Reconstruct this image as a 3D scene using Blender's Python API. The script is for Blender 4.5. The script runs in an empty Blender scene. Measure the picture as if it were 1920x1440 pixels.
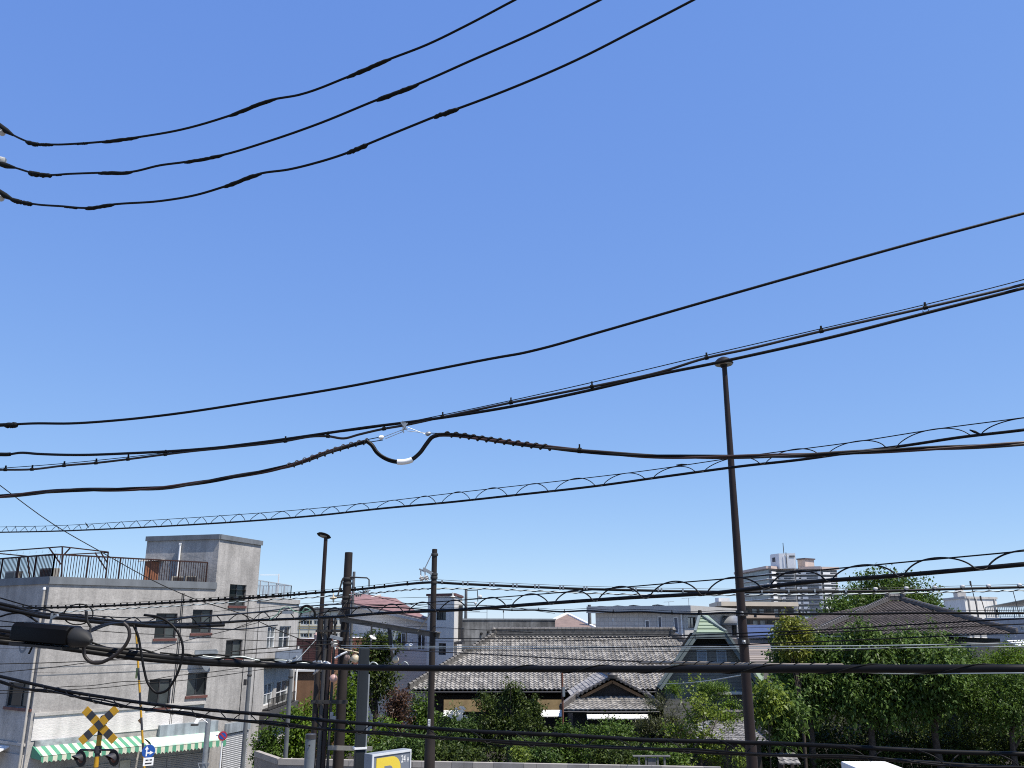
import bpy, math, random
import numpy as np
from mathutils import Vector
R = math.radians
random.seed(5); RNG = np.random.default_rng(11)
scene = bpy.context.scene
COL = scene.collection
# ------------------------------------------------------------------ camera
F = 1600.0; PITCH = R(15.6); CAMZ = 8.0
cp, sp = math.cos(PITCH), math.sin(PITCH)
def ray(u, v):
    x = (u-960)/F; y = (720-v)/F
    return np.array([x, cp - y*sp, sp + y*cp])
def P(u, v, d):
    """the place seen at picture point (u, v) that stands d metres out from the camera"""
    r = ray(u, v); t = d/r[1]
    return np.array([0, 0, CAMZ]) + r*t
def mpp(v, d):                         # metres per picture point at distance d
    return d/ray(960, v)[1]/F
cam = bpy.data.cameras.new('camera'); camo = bpy.data.objects.new('camera', cam); COL.objects.link(camo)
camo.location = (0, 0, CAMZ); camo.rotation_euler = (math.pi/2+PITCH, 0, 0)
cam.sensor_width = 36; cam.sensor_fit = 'HORIZONTAL'; cam.lens = 36*F/1920; cam.clip_end = 6000; cam.clip_start = .1
scene.camera = camo
# ------------------------------------------------------------------ light
TOSUN = Vector((.42, -.24, .87)).normalized()
elev = math.asin(TOSUN.z)
sun = bpy.data.lights.new('sun', 'SUN'); suno = bpy.data.objects.new('sun', sun); COL.objects.link(suno)
sun.energy = 5.0; sun.angle = R(.53); sun.color = (1, .94, .85)
suno.rotation_euler = (-TOSUN).to_track_quat('-Z', 'Y').to_euler(); suno.location = (30, -20, 60)
world = bpy.data.worlds.new('World'); scene.world = world; world.use_nodes = True
wn, wl = world.node_tree.nodes, world.node_tree.links
wn.clear()
sky = wn.new('ShaderNodeTexSky'); sky.sky_type = 'NISHITA'; sky.sun_disc = False
sky.sun_elevation = elev; sky.sun_rotation = math.atan2(TOSUN.x, TOSUN.y)
sky.altitude = 0; sky.air_density = .7; sky.dust_density = 0; sky.ozone_density = 3
sep = wn.new('ShaderNodeSeparateColor'); comb = wn.new('ShaderNodeCombineColor')
wl.new(sky.outputs[0], sep.inputs[0])
for ch, (gain, power) in enumerate(((1.64/1.414, .62), (2.34/1.414, .52), (5.2/1.414, .227))):   # the camera's response to the sky, channel by channel
    pw = wn.new('ShaderNodeMath'); pw.operation = 'POWER'; pw.inputs[1].default_value = power
    gn = wn.new('ShaderNodeMath'); gn.operation = 'MULTIPLY'; gn.inputs[1].default_value = gain
    wl.new(sep.outputs[ch], pw.inputs[0]); wl.new(pw.outputs[0], gn.inputs[0]); wl.new(gn.outputs[0], comb.inputs[ch])
bg = wn.new('ShaderNodeBackground'); bg.inputs[1].default_value = .12
wo = wn.new('ShaderNodeOutputWorld')
wl.new(comb.outputs[0], bg.inputs[0]); wl.new(bg.outputs[0], wo.inputs[0])
scene.view_settings.view_transform = 'Standard'; scene.view_settings.look = 'None'
scene.view_settings.exposure = 0.5; scene.view_settings.gamma = 1.0
scene.cycles.use_denoising = False; scene.cycles.pixel_filter_type = 'BLACKMAN_HARRIS'; scene.cycles.filter_width = 1.05
scene.cycles.max_bounces = 6; scene.cycles.diffuse_bounces = 3; scene.cycles.transparent_max_bounces = 6
# ------------------------------------------------------------------ materials
MATS = {}
def mat(name, col, rough=.6, var=.18, scale=3.0, metal=0, spec=.5, bump=0, streak=0, col2=None, attr=None, transl=0, fine=0):
    if name in MATS: return MATS[name]
    m = bpy.data.materials.new(name); MATS[name] = m; m.use_nodes = True
    N, L = m.node_tree.nodes, m.node_tree.links
    b = N['Principled BSDF']; out = N['Material Output']
    b.inputs['Roughness'].default_value = rough; b.inputs['Metallic'].default_value = metal
    b.inputs['Specular IOR Level'].default_value = spec
    c = col; c2 = col2 if col2 else tuple(x*(1-var*1.6) for x in c)
    tc = N.new('ShaderNodeTexCoord')
    if attr:
        at = N.new('ShaderNodeAttribute'); at.attribute_name = attr; fac = at.outputs['Fac']
    else:
        nz = N.new('ShaderNodeTexNoise'); nz.inputs['Scale'].default_value = scale; nz.inputs['Detail'].default_value = 6
        nz.inputs['Roughness'].default_value = .62
        L.new(tc.outputs['Object'], nz.inputs['Vector']); fac = nz.outputs['Fac']
    rp = N.new('ShaderNodeValToRGB')
    if attr:
        rp.color_ramp.elements[0].position = 0; rp.color_ramp.elements[1].position = 1
    else:
        rp.color_ramp.elements[0].position = .32; rp.color_ramp.elements[1].position = .68
    rp.color_ramp.elements[0].color = (*c2, 1); rp.color_ramp.elements[1].color = (*c, 1)
    L.new(fac, rp.inputs[0]); colout = rp.outputs[0]
    def mul(src, facsock, lo, hi=1.0, p0=.35, p1=.65):
        mr = N.new('ShaderNodeMapRange'); mr.inputs[1].default_value = p0; mr.inputs[2].default_value = p1
        mr.inputs[3].default_value = lo; mr.inputs[4].default_value = hi
        L.new(facsock, mr.inputs[0])
        mx = N.new('ShaderNodeMix'); mx.data_type = 'RGBA'; mx.blend_type = 'MULTIPLY'; mx.inputs[0].default_value = 1
        L.new(src, mx.inputs[6]); L.new(mr.outputs[0], mx.inputs[7]); return mx.outputs[2]
    if streak:
        mp = N.new('ShaderNodeMapping'); mp.inputs['Scale'].default_value = (2.2, 2.2, .12)
        n2 = N.new('ShaderNodeTexNoise'); n2.inputs['Scale'].default_value = 1.5; n2.inputs['Detail'].default_value = 5
        L.new(tc.outputs['Object'], mp.inputs[0]); L.new(mp.outputs[0], n2.inputs['Vector'])
        colout = mul(colout, n2.outputs['Fac'], 1-streak, 1.0, .3, .6)
    if fine:
        n3 = N.new('ShaderNodeTexNoise'); n3.inputs['Scale'].default_value = 14; n3.inputs['Detail'].default_value = 8
        n3.inputs['Roughness'].default_value = .75
        L.new(tc.outputs['Object'], n3.inputs['Vector'])
        colout = mul(colout, n3.outputs['Fac'], 1-fine, 1.0, .3, .62)
    L.new(colout, b.inputs['Base Color'])
    if bump:
        nb = N.new('ShaderNodeTexNoise'); nb.inputs['Scale'].default_value = scale*7; nb.inputs['Detail'].default_value = 6
        mb = N.new('ShaderNodeMapping'); mb.inputs['Scale'].default_value = (1, 1, 2.2)
        L.new(tc.outputs['Object'], mb.inputs[0]); L.new(mb.outputs[0], nb.inputs['Vector'])
        bp = N.new('ShaderNodeBump'); bp.inputs['Strength'].default_value = bump; bp.inputs['Distance'].default_value = .05
        L.new(nb.outputs['Fac'], bp.inputs['Height']); L.new(bp.outputs[0], b.inputs['Normal'])
    if transl:
        tr = N.new('ShaderNodeBsdfTranslucent'); ms = N.new('ShaderNodeMixShader'); ms.inputs[0].default_value = transl
        L.new(colout, tr.inputs[0]); L.new(b.outputs[0], ms.inputs[1]); L.new(tr.outputs[0], ms.inputs[2]); L.new(ms.outputs[0], out.inputs[0])
    return m
def stripes_mat(name, ca, cb, period, axis, rough=.6, ramp=None):
    """bands painted on the thing itself, along its own axis"""
    if name in MATS: return MATS[name]
    m = mat(name, ca, rough); N, L = m.node_tree.nodes, m.node_tree.links
    b = N['Principled BSDF']; tc = [n for n in N if n.type == 'TEX_COORD'][0]
    dt = N.new('ShaderNodeVectorMath'); dt.operation = 'DOT_PRODUCT'; dt.inputs[1].default_value = axis
    L.new(tc.outputs['Object'], dt.inputs[0])
    q = N.new('ShaderNodeMath'); q.operation = 'DIVIDE'; q.inputs[1].default_value = period; L.new(dt.outputs['Value'], q.inputs[0])
    fr = N.new('ShaderNodeMath'); fr.operation = 'FRACT'; L.new(q.outputs[0], fr.inputs[0])
    gt = N.new('ShaderNodeMath'); gt.operation = 'GREATER_THAN'; gt.inputs[1].default_value = .5; L.new(fr.outputs[0], gt.inputs[0])
    src = b.inputs['Base Color'].links[0].from_socket
    mx = N.new('ShaderNodeMix'); mx.data_type = 'RGBA'; L.new(gt.outputs[0], mx.inputs[0]); L.new(src, mx.inputs[6]); mx.inputs[7].default_value = (*cb, 1)
    L.new(mx.outputs[2], b.inputs['Base Color']); return m
def grid_mat(name, col, joint, sx, sz, rough=.5, var=.1, wid=.03):
    """tiles with joints: brick texture on the wall's own metres"""
    if name in MATS: return MATS[name]
    m = mat(name, col, rough, var, .8); N, L = m.node_tree.nodes, m.node_tree.links
    b = N['Principled BSDF']; tc = [n for n in N if n.type == 'TEX_COORD'][0]
    mp = N.new('ShaderNodeMapping'); mp.inputs['Rotation'].default_value = (R(90), 0, 0); L.new(tc.outputs['Object'], mp.inputs[0])
    br = N.new('ShaderNodeTexBrick'); br.offset = 0; br.inputs['Scale'].default_value = 1; br.inputs['Mortar Size'].default_value = wid
    br.inputs['Brick Width'].default_value = sx; br.inputs['Row Height'].default_value = sz; br.inputs['Mortar Smooth'].default_value = .2
    br.inputs['Color1'].default_value = (1, 1, 1, 1); br.inputs['Color2'].default_value = (.86, .86, .86, 1)
    br.inputs['Mortar'].default_value = (*joint, 1)
    L.new(mp.outputs[0], br.inputs['Vector'])
    src = b.inputs['Base Color'].links[0].from_socket
    mx = N.new('ShaderNodeMix'); mx.data_type = 'RGBA'; mx.blend_type = 'MULTIPLY'; mx.inputs[0].default_value = 1
    L.new(src, mx.inputs[6]); L.new(br.outputs['Color'], mx.inputs[7]); L.new(mx.outputs[2], b.inputs['Base Color']); return m

m_stucco = mat('grey_stucco', (.52, .495, .462), .95, .26, .5, bump=.2, streak=.22, fine=.36)
m_stucco_pale = mat('pale_stucco', (.53, .505, .47), .95, .16, .6, bump=.15, streak=.2, fine=.25)
m_render_white = mat('white_render', (.70, .67, .63), .85, .10, 1.2, bump=.3, streak=.18, fine=.15)
m_paint_grey = mat('grey_cornice_paint', (.16, .175, .19), .7, .15, 1.5, streak=.2)
m_rust = mat('rusty_brown_paint', (.045, .022, .019), .75, .3, 6, spec=.25)
m_redsill = mat('red_brown_sill', (.13, .048, .038), .7, .25, 4)
m_frame_dark = mat('dark_bronze_frame', (.035, .033, .033), .45, .1)
m_frame_white = mat('white_frame', (.72, .73, .73), .4, .05)
m_glass = mat('window_glass', (.022, .028, .03), .08, .5, 1.1, spec=.22, col2=(.012, .014, .015))
m_glass_mid = mat('lighter_glass', (.085, .10, .10), .12, .5, .9, spec=.35, col2=(.03, .037, .038))  # paler base colour, so paired panes differ
m_glass_pale = mat('curtained_glass', (.20, .22, .225), .10, .3, 1.3, col2=(.06, .07, .075))
m_black = mat('black_cable_sheath', (.0055, .0052, .0052), .5, .2, 5, spec=.16)
m_blackmatt = mat('black_tape', (.007, .0075, .0065), .75, .2, 8, spec=.15)
m_greybrown = mat('weathered_sheath', (.030, .024, .021), .5, .35, 2.5, spec=.3)
m_palewire = mat('pale_steel_wire', (.36, .40, .39), .4, .15, 3, metal=.3)
m_steel = mat('galvanised_steel', (.34, .36, .37), .45, .2, 5, metal=.55)
m_darksteel = mat('dull_steel', (.05, .048, .046), .6, .25, 5, metal=.15, spec=.25)
m_pole = mat('brown_steel_pole', (.034, .026, .022), .6, .25, 1.4, streak=.3, spec=.25)
m_lamp_pole = mat('dark_brown_lamp_paint', (.026, .017, .015), .5, .2, 2, spec=.25)
m_porc = mat('white_porcelain', (.56, .55, .52), .35, .1)
m_cream = mat('cream_porcelain', (.62, .52, .36), .3, .25, 6)
m_white = mat('white_paint', (.78, .78, .76), .45, .06, 3)
m_lens = mat('lamp_lens', (.20, .19, .165), .25, .1)
m_mattblack = mat('matt_black', (.008, .008, .008), .7, .1)
m_concrete = mat('dark_stained_concrete', (.21, .215, .22), .9, .5, .55, bump=.2, streak=.45, fine=.2)
m_bark = mat('bark', (.07, .052, .038), .9, .4, 8, bump=.3)
m_soil = mat('soil', (.03, .026, .02), .95, .3, 1)
# ------------------------------------------------------------------ objects
def tag(o, label=None, cat=None, group=None, kind=None):
    if label: o['label'] = label
    if cat: o['category'] = cat; o['kind'] = 'thing'
    if group: o['group'] = group
    if kind: o['kind'] = kind
    return o
def empty(name, loc, label, cat, group=None):
    o = bpy.data.objects.new(name, None); COL.objects.link(o); o.location = tuple(float(x) for x in loc); o.empty_display_size = .2
    return tag(o, label, cat, group)
def origin_of(o):
    v = np.zeros(3)
    while o is not None: v = v + np.array(o.location); o = o.parent
    return v
class MB:
    def __init__(s): s.v = []; s.f = []; s.mi = []; s.cur = 0; s.att = []
    def add(s, vs, fs, att=None):
        n = len(s.v); s.v.extend([tuple(map(float, x)) for x in vs])
        for f in fs: s.f.append(tuple(i+n for i in f)); s.mi.append(s.cur); s.att.append(att if att is not None else 0.)
        return s
    def quad(s, *p): return s.add(p, [tuple(range(len(p)))])
    def box(s, c, size, rz=0):
        hx, hy, hz = [x/2 for x in size]; ca, sa = math.cos(rz), math.sin(rz); vs = []
        for z in (-hz, hz):
            for x, y in ((-hx, -hy), (hx, -hy), (hx, hy), (-hx, hy)):
                vs.append((c[0]+x*ca-y*sa, c[1]+x*sa+y*ca, c[2]+z))
        return s.add(vs, [(3, 2, 1, 0), (4, 5, 6, 7), (0, 1, 5, 4), (1, 2, 6, 5), (2, 3, 7, 6), (3, 0, 4, 7)])
    def bar(s, a, b, w, h=None, up=(0, 0, 1)):
        """a rectangular bar from a to b"""
        a, b = np.array(a, float), np.array(b, float); h = w if h is None else h
        t = b-a; t /= np.linalg.norm(t); up = np.array(up, float)
        if abs(t@up) > .97: up = np.array([1., 0, 0])
        sd = np.cross(t, up); sd /= np.linalg.norm(sd); u2 = np.cross(sd, t)
        vs = [p+sd*w/2*x+u2*h/2*y for p in (a, b) for x, y in ((-1, -1), (1, -1), (1, 1), (-1, 1))]
        return s.add(vs, [(0, 1, 2, 3), (7, 6, 5, 4), (0, 4, 5, 1), (1, 5, 6, 2), (2, 6, 7, 3), (3, 7, 4, 0)])
    def prism(s, poly, z0, z1):
        n = len(poly); vs = [(x, y, z0) for x, y in poly]+[(x, y, z1) for x, y in poly]
        return s.add(vs, [tuple(range(n))[::-1], tuple(range(n, 2*n))]+[(i, (i+1) % n, (i+1) % n+n, i+n) for i in range(n)])
    def slab(s, pts, off):
        """a flat polygon (3D points) given a thickness vector"""
        n = len(pts); pts = [np.array(p, float) for p in pts]; off = np.array(off, float)
        return s.add(pts+[p+off for p in pts], [tuple(range(n))[::-1], tuple(range(n, 2*n))]+[(i, (i+1) % n, (i+1) % n+n, i+n) for i in range(n)])
    def tube(s, pts, r, n=8, cap=True):
        pts = np.array(pts, float); k = len(pts)
        rr = np.full(k, r, float) if np.isscalar(r) else np.array(r, float)
        T = np.gradient(pts, axis=0); T /= np.linalg.norm(T, axis=1)[:, None]+1e-12
        up = np.array([0, 0, 1.]) if abs(T[0][2]) < .9 else np.array([1., 0, 0])
        nn = np.cross(T[0], up); nn /= np.linalg.norm(nn); vs = []; a = np.arange(n)*2*math.pi/n
        for i in range(k):
            nn = nn-T[i]*(nn@T[i]); nn /= np.linalg.norm(nn)+1e-12; bb = np.cross(T[i], nn)
            vs.extend(pts[i]+rr[i]*(np.cos(a)[:, None]*nn+np.sin(a)[:, None]*bb))
        fs = [(i*n+j, i*n+(j+1) % n, (i+1)*n+(j+1) % n, (i+1)*n+j) for i in range(k-1) for j in range(n)]
        if cap: fs += [tuple(range(n))[::-1], tuple((k-1)*n+j for j in range(n))]
        return s.add(vs, fs)
    def lathe(s, base, axis, prof, n=16):
        """profile [(radius, height)] turned about an axis from base"""
        ax = np.array(axis, float); ax /= np.linalg.norm(ax); base = np.array(base, float)
        return s.tube_prof([base+ax*h for r, h in prof], [max(r, 1e-4) for r, h in prof], ax, n)
    def tube_prof(s, cs, rs, ax, n):
        up = np.array([0, 0, 1.]) if abs(ax[2]) < .9 else np.array([1., 0, 0]); e1 = np.cross(ax, up); e1 /= np.linalg.norm(e1); e2 = np.cross(ax, e1)
        a = np.arange(n)*2*math.pi/n; vs = []
        for c, r in zip(cs, rs): vs.extend(np.array(c)+r*(np.cos(a)[:, None]*e1+np.sin(a)[:, None]*e2))
        k = len(cs); fs = [(i*n+j, i*n+(j+1) % n, (i+1)*n+(j+1) % n, (i+1)*n+j) for i in range(k-1) for j in range(n)]
        fs += [tuple(range(n))[::-1], tuple((k-1)*n+j for j in range(n))]
        return s.add(vs, fs)
    def build(s, name, mats, parent=None, smooth=None, origin=None, attr=None):
        if not isinstance(mats, (list, tuple)): mats = [mats]
        v = np.array(s.v); o0 = origin_of(parent) if parent else (np.array(origin) if origin is not None else np.array([*((v.min(0)+v.max(0))/2)[:2], v[:, 2].min()]))
        me = bpy.data.meshes.new(name); me.from_pydata([tuple(x) for x in (v-o0)], [], s.f); me.update()
        for m in mats: me.materials.append(m)
        me.polygons.foreach_set('material_index', s.mi)
        if attr:
            a = me.attributes.new(attr, 'FLOAT', 'FACE'); a.data.foreach_set('value', [float(x) for x in s.att])
        import bmesh
        bm = bmesh.new(); bm.from_mesh(me); bmesh.ops.recalc_face_normals(bm, faces=bm.faces); bm.to_mesh(me); bm.free()
        if smooth is not None:
            me.polygons.foreach_set('use_smooth', [True]*len(me.polygons)); me.set_sharp_from_angle(angle=R(smooth))
        o = bpy.data.objects.new(name, me); COL.objects.link(o)
        if parent: o.parent = parent
        else: o.location = tuple(float(x) for x in o0)
        return o
# ------------------------------------------------------------------ walls that hold openings
class Wall:
    def __init__(s, A, B):
        s.A = np.array(A[:2], float); s.B = np.array(B[:2], float); s.L = np.linalg.norm(s.B-s.A); s.t = (s.B-s.A)/s.L
        n = np.array([s.t[1], -s.t[0]]); s.n = n if n@(-(s.A+s.B)/2) > 0 else -n
    def hit(s, u, v):
        r = ray(u, v); # solve A + t*s = r*k
        M = np.array([[s.t[0], -r[0]], [s.t[1], -r[1]]]); q = np.linalg.solve(M, -s.A); return q[0], CAMZ+r[2]*q[1]
    def pt(s, a, z, off=0): p = s.A+s.t*a+s.n*off; return np.array([p[0], p[1], z])
    def rect(s, u0, v0, u1, v1):
        um, vm = (u0+u1)/2, (v0+v1)/2
        return s.hit(u0, vm)[0], s.hit(u1, vm)[0], s.hit(um, v1)[1], s.hit(um, v0)[1]
    def holes(s, mb, z0, z1, holes, depth=.14):
        S = sorted({0, s.L, *[h[0] for h in holes], *[h[1] for h in holes]}); Z = sorted({z0, z1, *[h[2] for h in holes], *[h[3] for h in holes]})
        S = [x for x in S if 0 <= x <= s.L]; Z = [x for x in Z if z0 <= x <= z1]
        for a, b in zip(S, S[1:]):
            for c, d in zip(Z, Z[1:]):
                m, k = (a+b)/2, (c+d)/2
                if any(h[0] < m < h[1] and h[2] < k < h[3] for h in holes): continue
                mb.quad(s.pt(a, c), s.pt(b, c), s.pt(b, d), s.pt(a, d))
        for a, b, c, d in holes:
            cs = [(a, c), (b, c), (b, d), (a, d)]
            for i in range(4):
                p, q = cs[i], cs[(i+1) % 4]; mb.quad(s.pt(*p), s.pt(*q), s.pt(*q, -depth), s.pt(*p, -depth))
    def block(s, mb, a, b, c, d, o0, o1):
        """box on the wall: along a..b, height c..d, from offset o0 to o1"""
        mb.slab([s.pt(a, c, o0), s.pt(b, c, o0), s.pt(b, d, o0), s.pt(a, d, o0)], np.append(s.n*(o1-o0), 0)); return mb
def window(root, W, hole, frame=m_frame_dark, glass=m_glass, sill=None, mull=1, fw=.05, depth=.14, trans=0, extra=None):
    a, b, c, d = hole; e = .002
    m = MB(); o0, o1 = -depth+.005, -depth+.07
    for x0, x1, z0, z1 in ((a+e, a+fw, c+e, d-e), (b-fw, b-e, c+e, d-e), (a+fw, b-fw, c+e, c+fw), (a+fw, b-fw, d-fw, d-e)): W.block(m, x0, x1, z0, z1, o0, o1)
    for k in range(mull):
        x = a+(b-a)*(k+1)/(mull+1); W.block(m, x-fw*.5, x+fw*.5, c+fw, d-fw, o0, o1-.01)
    for k in range(trans):
        z = c+(d-c)*(k+1)/(trans+1); W.block(m, a+fw, b-fw, z-fw*.4, z+fw*.4, o0, o1-.014)
    wn_ = m.build('window', frame, root)
    xs = [a+fw*.5, (a+b)/2, b-fw*.5] if mull == 1 else [a+fw*.5, b-fw*.5]; swap = random.random() < .6
    for k, (x0, x1) in enumerate(zip(xs, xs[1:])):
        g = MB(); W.block(g, x0, x1, c+fw*.5, d-fw*.5, -depth-.02, -depth+(.03 if k == 0 else .018)); g.build('pane', (m_glass_mid if glass is m_glass and mull == 1 and (k == 1) == swap else glass), wn_)
    if sill:
        q = MB(); h = .11; W.block(q, a-.05, b+.05, c-h, c-.003, -.02, .07); q.build('sill', sill, wn_)
    return wn_
def facade(root, name, W, z0, z1, rects, m, depth=.14, **kw):
    hs_ = [W.rect(*r[:4]) for r in rects]; mb = MB(); W.holes(mb, z0, z1, hs_, depth); mb.build(name, m, root)
    for h in hs_: window(root, W, h, depth=depth, **kw)
    return hs_
def spline(pts, n=8):
    """Catmull-Rom through the points"""
    p = np.array(pts, float); p = np.vstack([2*p[0]-p[1], p, 2*p[-1]-p[-2]]); out = []
    for i in range(1, len(p)-2):
        for t in np.linspace(0, 1, n, endpoint=False):
            a, b, c, d = p[i-1:i+3]
            # centripetal-ish tangents scaled by chord lengths keep uneven points smooth
            l0, l1, l2 = [max(np.linalg.norm(x), 1e-6) for x in (b-a, c-b, d-c)]
            m1 = ((b-a)/l0*l1+(c-b)/l1*l0)/(l0+l1)*l1; m2 = ((c-b)/l1*l2+(d-c)/l2*l1)/(l1+l2)*l1
            out.append((2*t**3-3*t**2+1)*b+(t**3-2*t**2+t)*m1+(-2*t**3+3*t**2)*c+(t**3-t**2)*m2)
    out.append(p[-2]); return np.array(out)
# ------------------------------------------------------------------ tiled roofs
def tile_patch(mb, E0, E1, R0, R1, tw=.29, th=.25, amp=.045, step=.045, ns=6):
    E0, E1, R0, R1 = [np.array(x, float) for x in (E0, E1, R0, R1)]
    U = E1-E0; U /= np.linalg.norm(U); q = (R0+R1)/2-(E0+E1)/2; V = q-U*(q@U); H = np.linalg.norm(V); V /= H
    Nn = np.cross(U, V); Nn = Nn if Nn[2] > 0 else -Nn
    uE0, uE1, uR0, uR1 = 0., (E1-E0)@U, (R0-E0)@U, (R1-E0)@U
    rows = max(1, int(round(H/th))); th = H/rows
    for j in range(rows):
        v0, v1 = j*th, (j+1)*th+.03; f = (j+.4)/rows
        ul, ur = uE0+(uR0-uE0)*f, uE1+(uR1-uE1)*f
        k0, k1 = math.floor(ul/tw), math.ceil(ur/tw)
        for k in range(k0, k1):
            xs = np.linspace(k*tw, (k+1)*tw, ns+1); xs = np.clip(xs, ul, ur)
            if xs[-1]-xs[0] < .03: continue
            ph = (xs/tw-k); h = amp*(.5+.5*np.cos(2*math.pi*(ph-.12)))+RNG.normal(0, .003)
            top = [E0+U*x+V*v1+Nn*(hh+.0) for x, hh in zip(xs, h)]
            low = [E0+U*x+V*v0+Nn*(hh+step) for x, hh in zip(xs, h)]
            lip = [E0+U*x+V*v0+Nn*(hh-.03) for x, hh in zip(xs, h)]
            n = ns+1; fs = [(i, i+1, n+i+1, n+i) for i in range(ns)]+[(n+i, n+i+1, 2*n+i+1, 2*n+i) for i in range(ns)]
            mb.add(top+low+lip, fs, RNG.random())
    return mb
def flat_patch(mb, E0, E1, R0, R1, rows, step=.03):
    """shingle courses on a roof plane"""
    E0, E1, R0, R1 = [np.array(x, float) for x in (E0, E1, R0, R1)]
    nn = np.cross(E1-E0, (R0+R1)/2-(E0+E1)/2); nn /= np.linalg.norm(nn); nn = nn if nn[2] > 0 else -nn
    for j in range(rows):
        f0, f1 = j/rows, (j+1)/rows; a, b = E0+(R0-E0)*f0, E1+(R1-E1)*f0; c, d = E1+(R1-E1)*f1, E0+(R0-E0)*f1
        mb.add([a+nn*step, b+nn*step, c, d, a-nn*.02, b-nn*.02], [(0, 1, 2, 3), (4, 5, 1, 0)], RNG.random())
    return mb
# ------------------------------------------------------------------ foliage
def leaf_mat(name, dark, light, transl=.25, rough=.45, spec=.35):
    return mat(name, light, rough, 0, attr='rnd', col2=dark, transl=transl, spec=spec)
def crown(name, clumps, n, size, m, parent, droop=.3, aspect=.5, seed=0, per=12, jitter=.16, up=.5, shell=.42):
    rng = np.random.default_rng(seed+77); C = np.array([c[:3] for c in clumps]); Rr = np.array([c[3:6] for c in clumps])
    w = np.prod(Rr, axis=1)**.72; w /= w.sum(); nt = max(8, n//per)
    ci = rng.choice(len(C), nt, p=w); D = rng.normal(size=(nt, 3)); D /= np.linalg.norm(D, axis=1)[:, None]
    lump = 1+.20*np.sin(D[:, 0]*5+ci)+.16*np.sin(D[:, 2]*6+ci*2.1)+.12*np.sin(D[:, 1]*7+ci*1.3)
    rad = rng.random(nt)**shell*lump
    T = C[ci]+D*Rr[ci]*rad[:, None]; tr = rng.random(nt)
    ti = np.repeat(np.arange(nt), per); k = len(ti)
    ax = D*.6+rng.normal(size=(nt, 3))*.55; ax[:, 2] += .25-droop*.9; ax /= np.linalg.norm(ax, axis=1)[:, None]
    out = ax[ti]*.55+rng.normal(size=(k, 3))*.62; out[:, 2] -= droop*.7; out /= np.linalg.norm(out, axis=1)[:, None]
    tw = rng.random(k)[:, None]
    base = T[ti]+ax[ti]*(tw-.35)*size*4.2+rng.normal(size=(k, 3))*jitter*.55
    nrm = np.array([.1, -.05, up*1.7])+rng.normal(size=(k, 3))*.5+D[ti]*.35; sd = np.cross(out, nrm); sd /= np.linalg.norm(sd, axis=1)[:, None]+1e-9
    nn = np.cross(sd, out); L = size*(.65+.7*rng.random(k))[:, None]; W_ = L*aspect*.5
    mid = base+out*L*.45; tip = base+out*L-np.array([0, 0, 1.])*L*.12*droop*2
    a = mid+sd*W_+nn*W_*.35; b = mid-sd*W_+nn*W_*.35
    V = np.empty((k*4, 3)); V[0::4] = base; V[1::4] = a; V[2::4] = tip; V[3::4] = b
    V -= origin_of(parent)
    me = bpy.data.meshes.new(name); me.vertices.add(k*4); me.vertices.foreach_set('co', V.astype('f').ravel())
    me.loops.add(k*4); me.loops.foreach_set('vertex_index', np.arange(k*4, dtype=np.int32))
    me.polygons.add(k); me.polygons.foreach_set('loop_start', np.arange(0, k*4, 4, dtype=np.int32)); me.polygons.foreach_set('loop_total', np.full(k, 4, np.int32))
    me.update(calc_edges=True); me.validate()
    at = me.attributes.new('rnd', 'FLOAT', 'FACE'); at.data.foreach_set('value', np.clip(.55*tr[ti]+.45*rng.random(k), 0, 1).astype('f'))
    me.materials.append(m); o = bpy.data.objects.new(name, me); COL.objects.link(o); o.parent = parent; return o
def clumps_in(c, r, k, seed, frac=.45):
    rng = np.random.default_rng(seed+5); out = []
    for i in range(k):
        d = rng.normal(size=3); d /= np.linalg.norm(d); f = frac*(.75+.5*rng.random()); q = (1-f*.72)*(.72+.30*rng.random())
        out.append((*(np.array(c)+d*np.array(r)*q), *(np.array(r)*f*np.array([1, 1, .85]))))
    return out
def trunk(parent, base, clumps, r0, seed=0, limbs=6):
    rng = np.random.default_rng(seed+3); m = MB(); base = np.array(base, float); C = np.array([c[:3] for c in clumps]); cen = C.mean(0)
    top = base*.25+cen*.75; top[2] = base[2]+(cen[2]-base[2])*.8
    mid = (base+top)/2+rng.normal(size=3)*np.array([.15, .15, 0])*r0*4
    m.tube(spline([base, mid, top], 6), np.linspace(r0, r0*.55, 13), 9)
    idx = rng.permutation(len(C))[:limbs]
    for i in idx:
        s0 = base+(top-base)*(.55+.45*rng.random()); md = (s0+C[i])/2+np.array([0, 0, -.08*np.linalg.norm(C[i]-s0)])
        pts = spline([s0, md, C[i]], 5); m.tube(pts, np.linspace(r0*.45, r0*.12, len(pts)), 6)
    return m.build('trunk', m_bark, parent, smooth=60)
def tree(name, label, cat, u0, u1, v0, v1, d, n, size, m, k=9, depth=.8, group=None, seed=0, frac=.45, rtrunk=.14, limbs=6, crownname='crown', **kw):
    """a tree or shrub whose crown fills the picture rectangle at distance d"""
    um, vm = (u0+u1)/2, (v0+v1)/2; c = P(um, vm, d); a = (P(u1, vm, d)-P(u0, vm, d))[0]/2; zt, zb = P(um, v0, d)[2], max(.25, P(um, v1, d)[2])
    c[2] = (zt+zb)/2; r = (a, a*depth, (zt-zb)/2); root = empty(name, (c[0], c[1], 0), label, cat, group)
    cl = clumps_in(c, r, k, seed, frac); crown(crownname, cl, n, size, m, root, seed=seed, **kw)
    trunk(root, (c[0], c[1], -.05), cl, rtrunk, seed, limbs); return root
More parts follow.
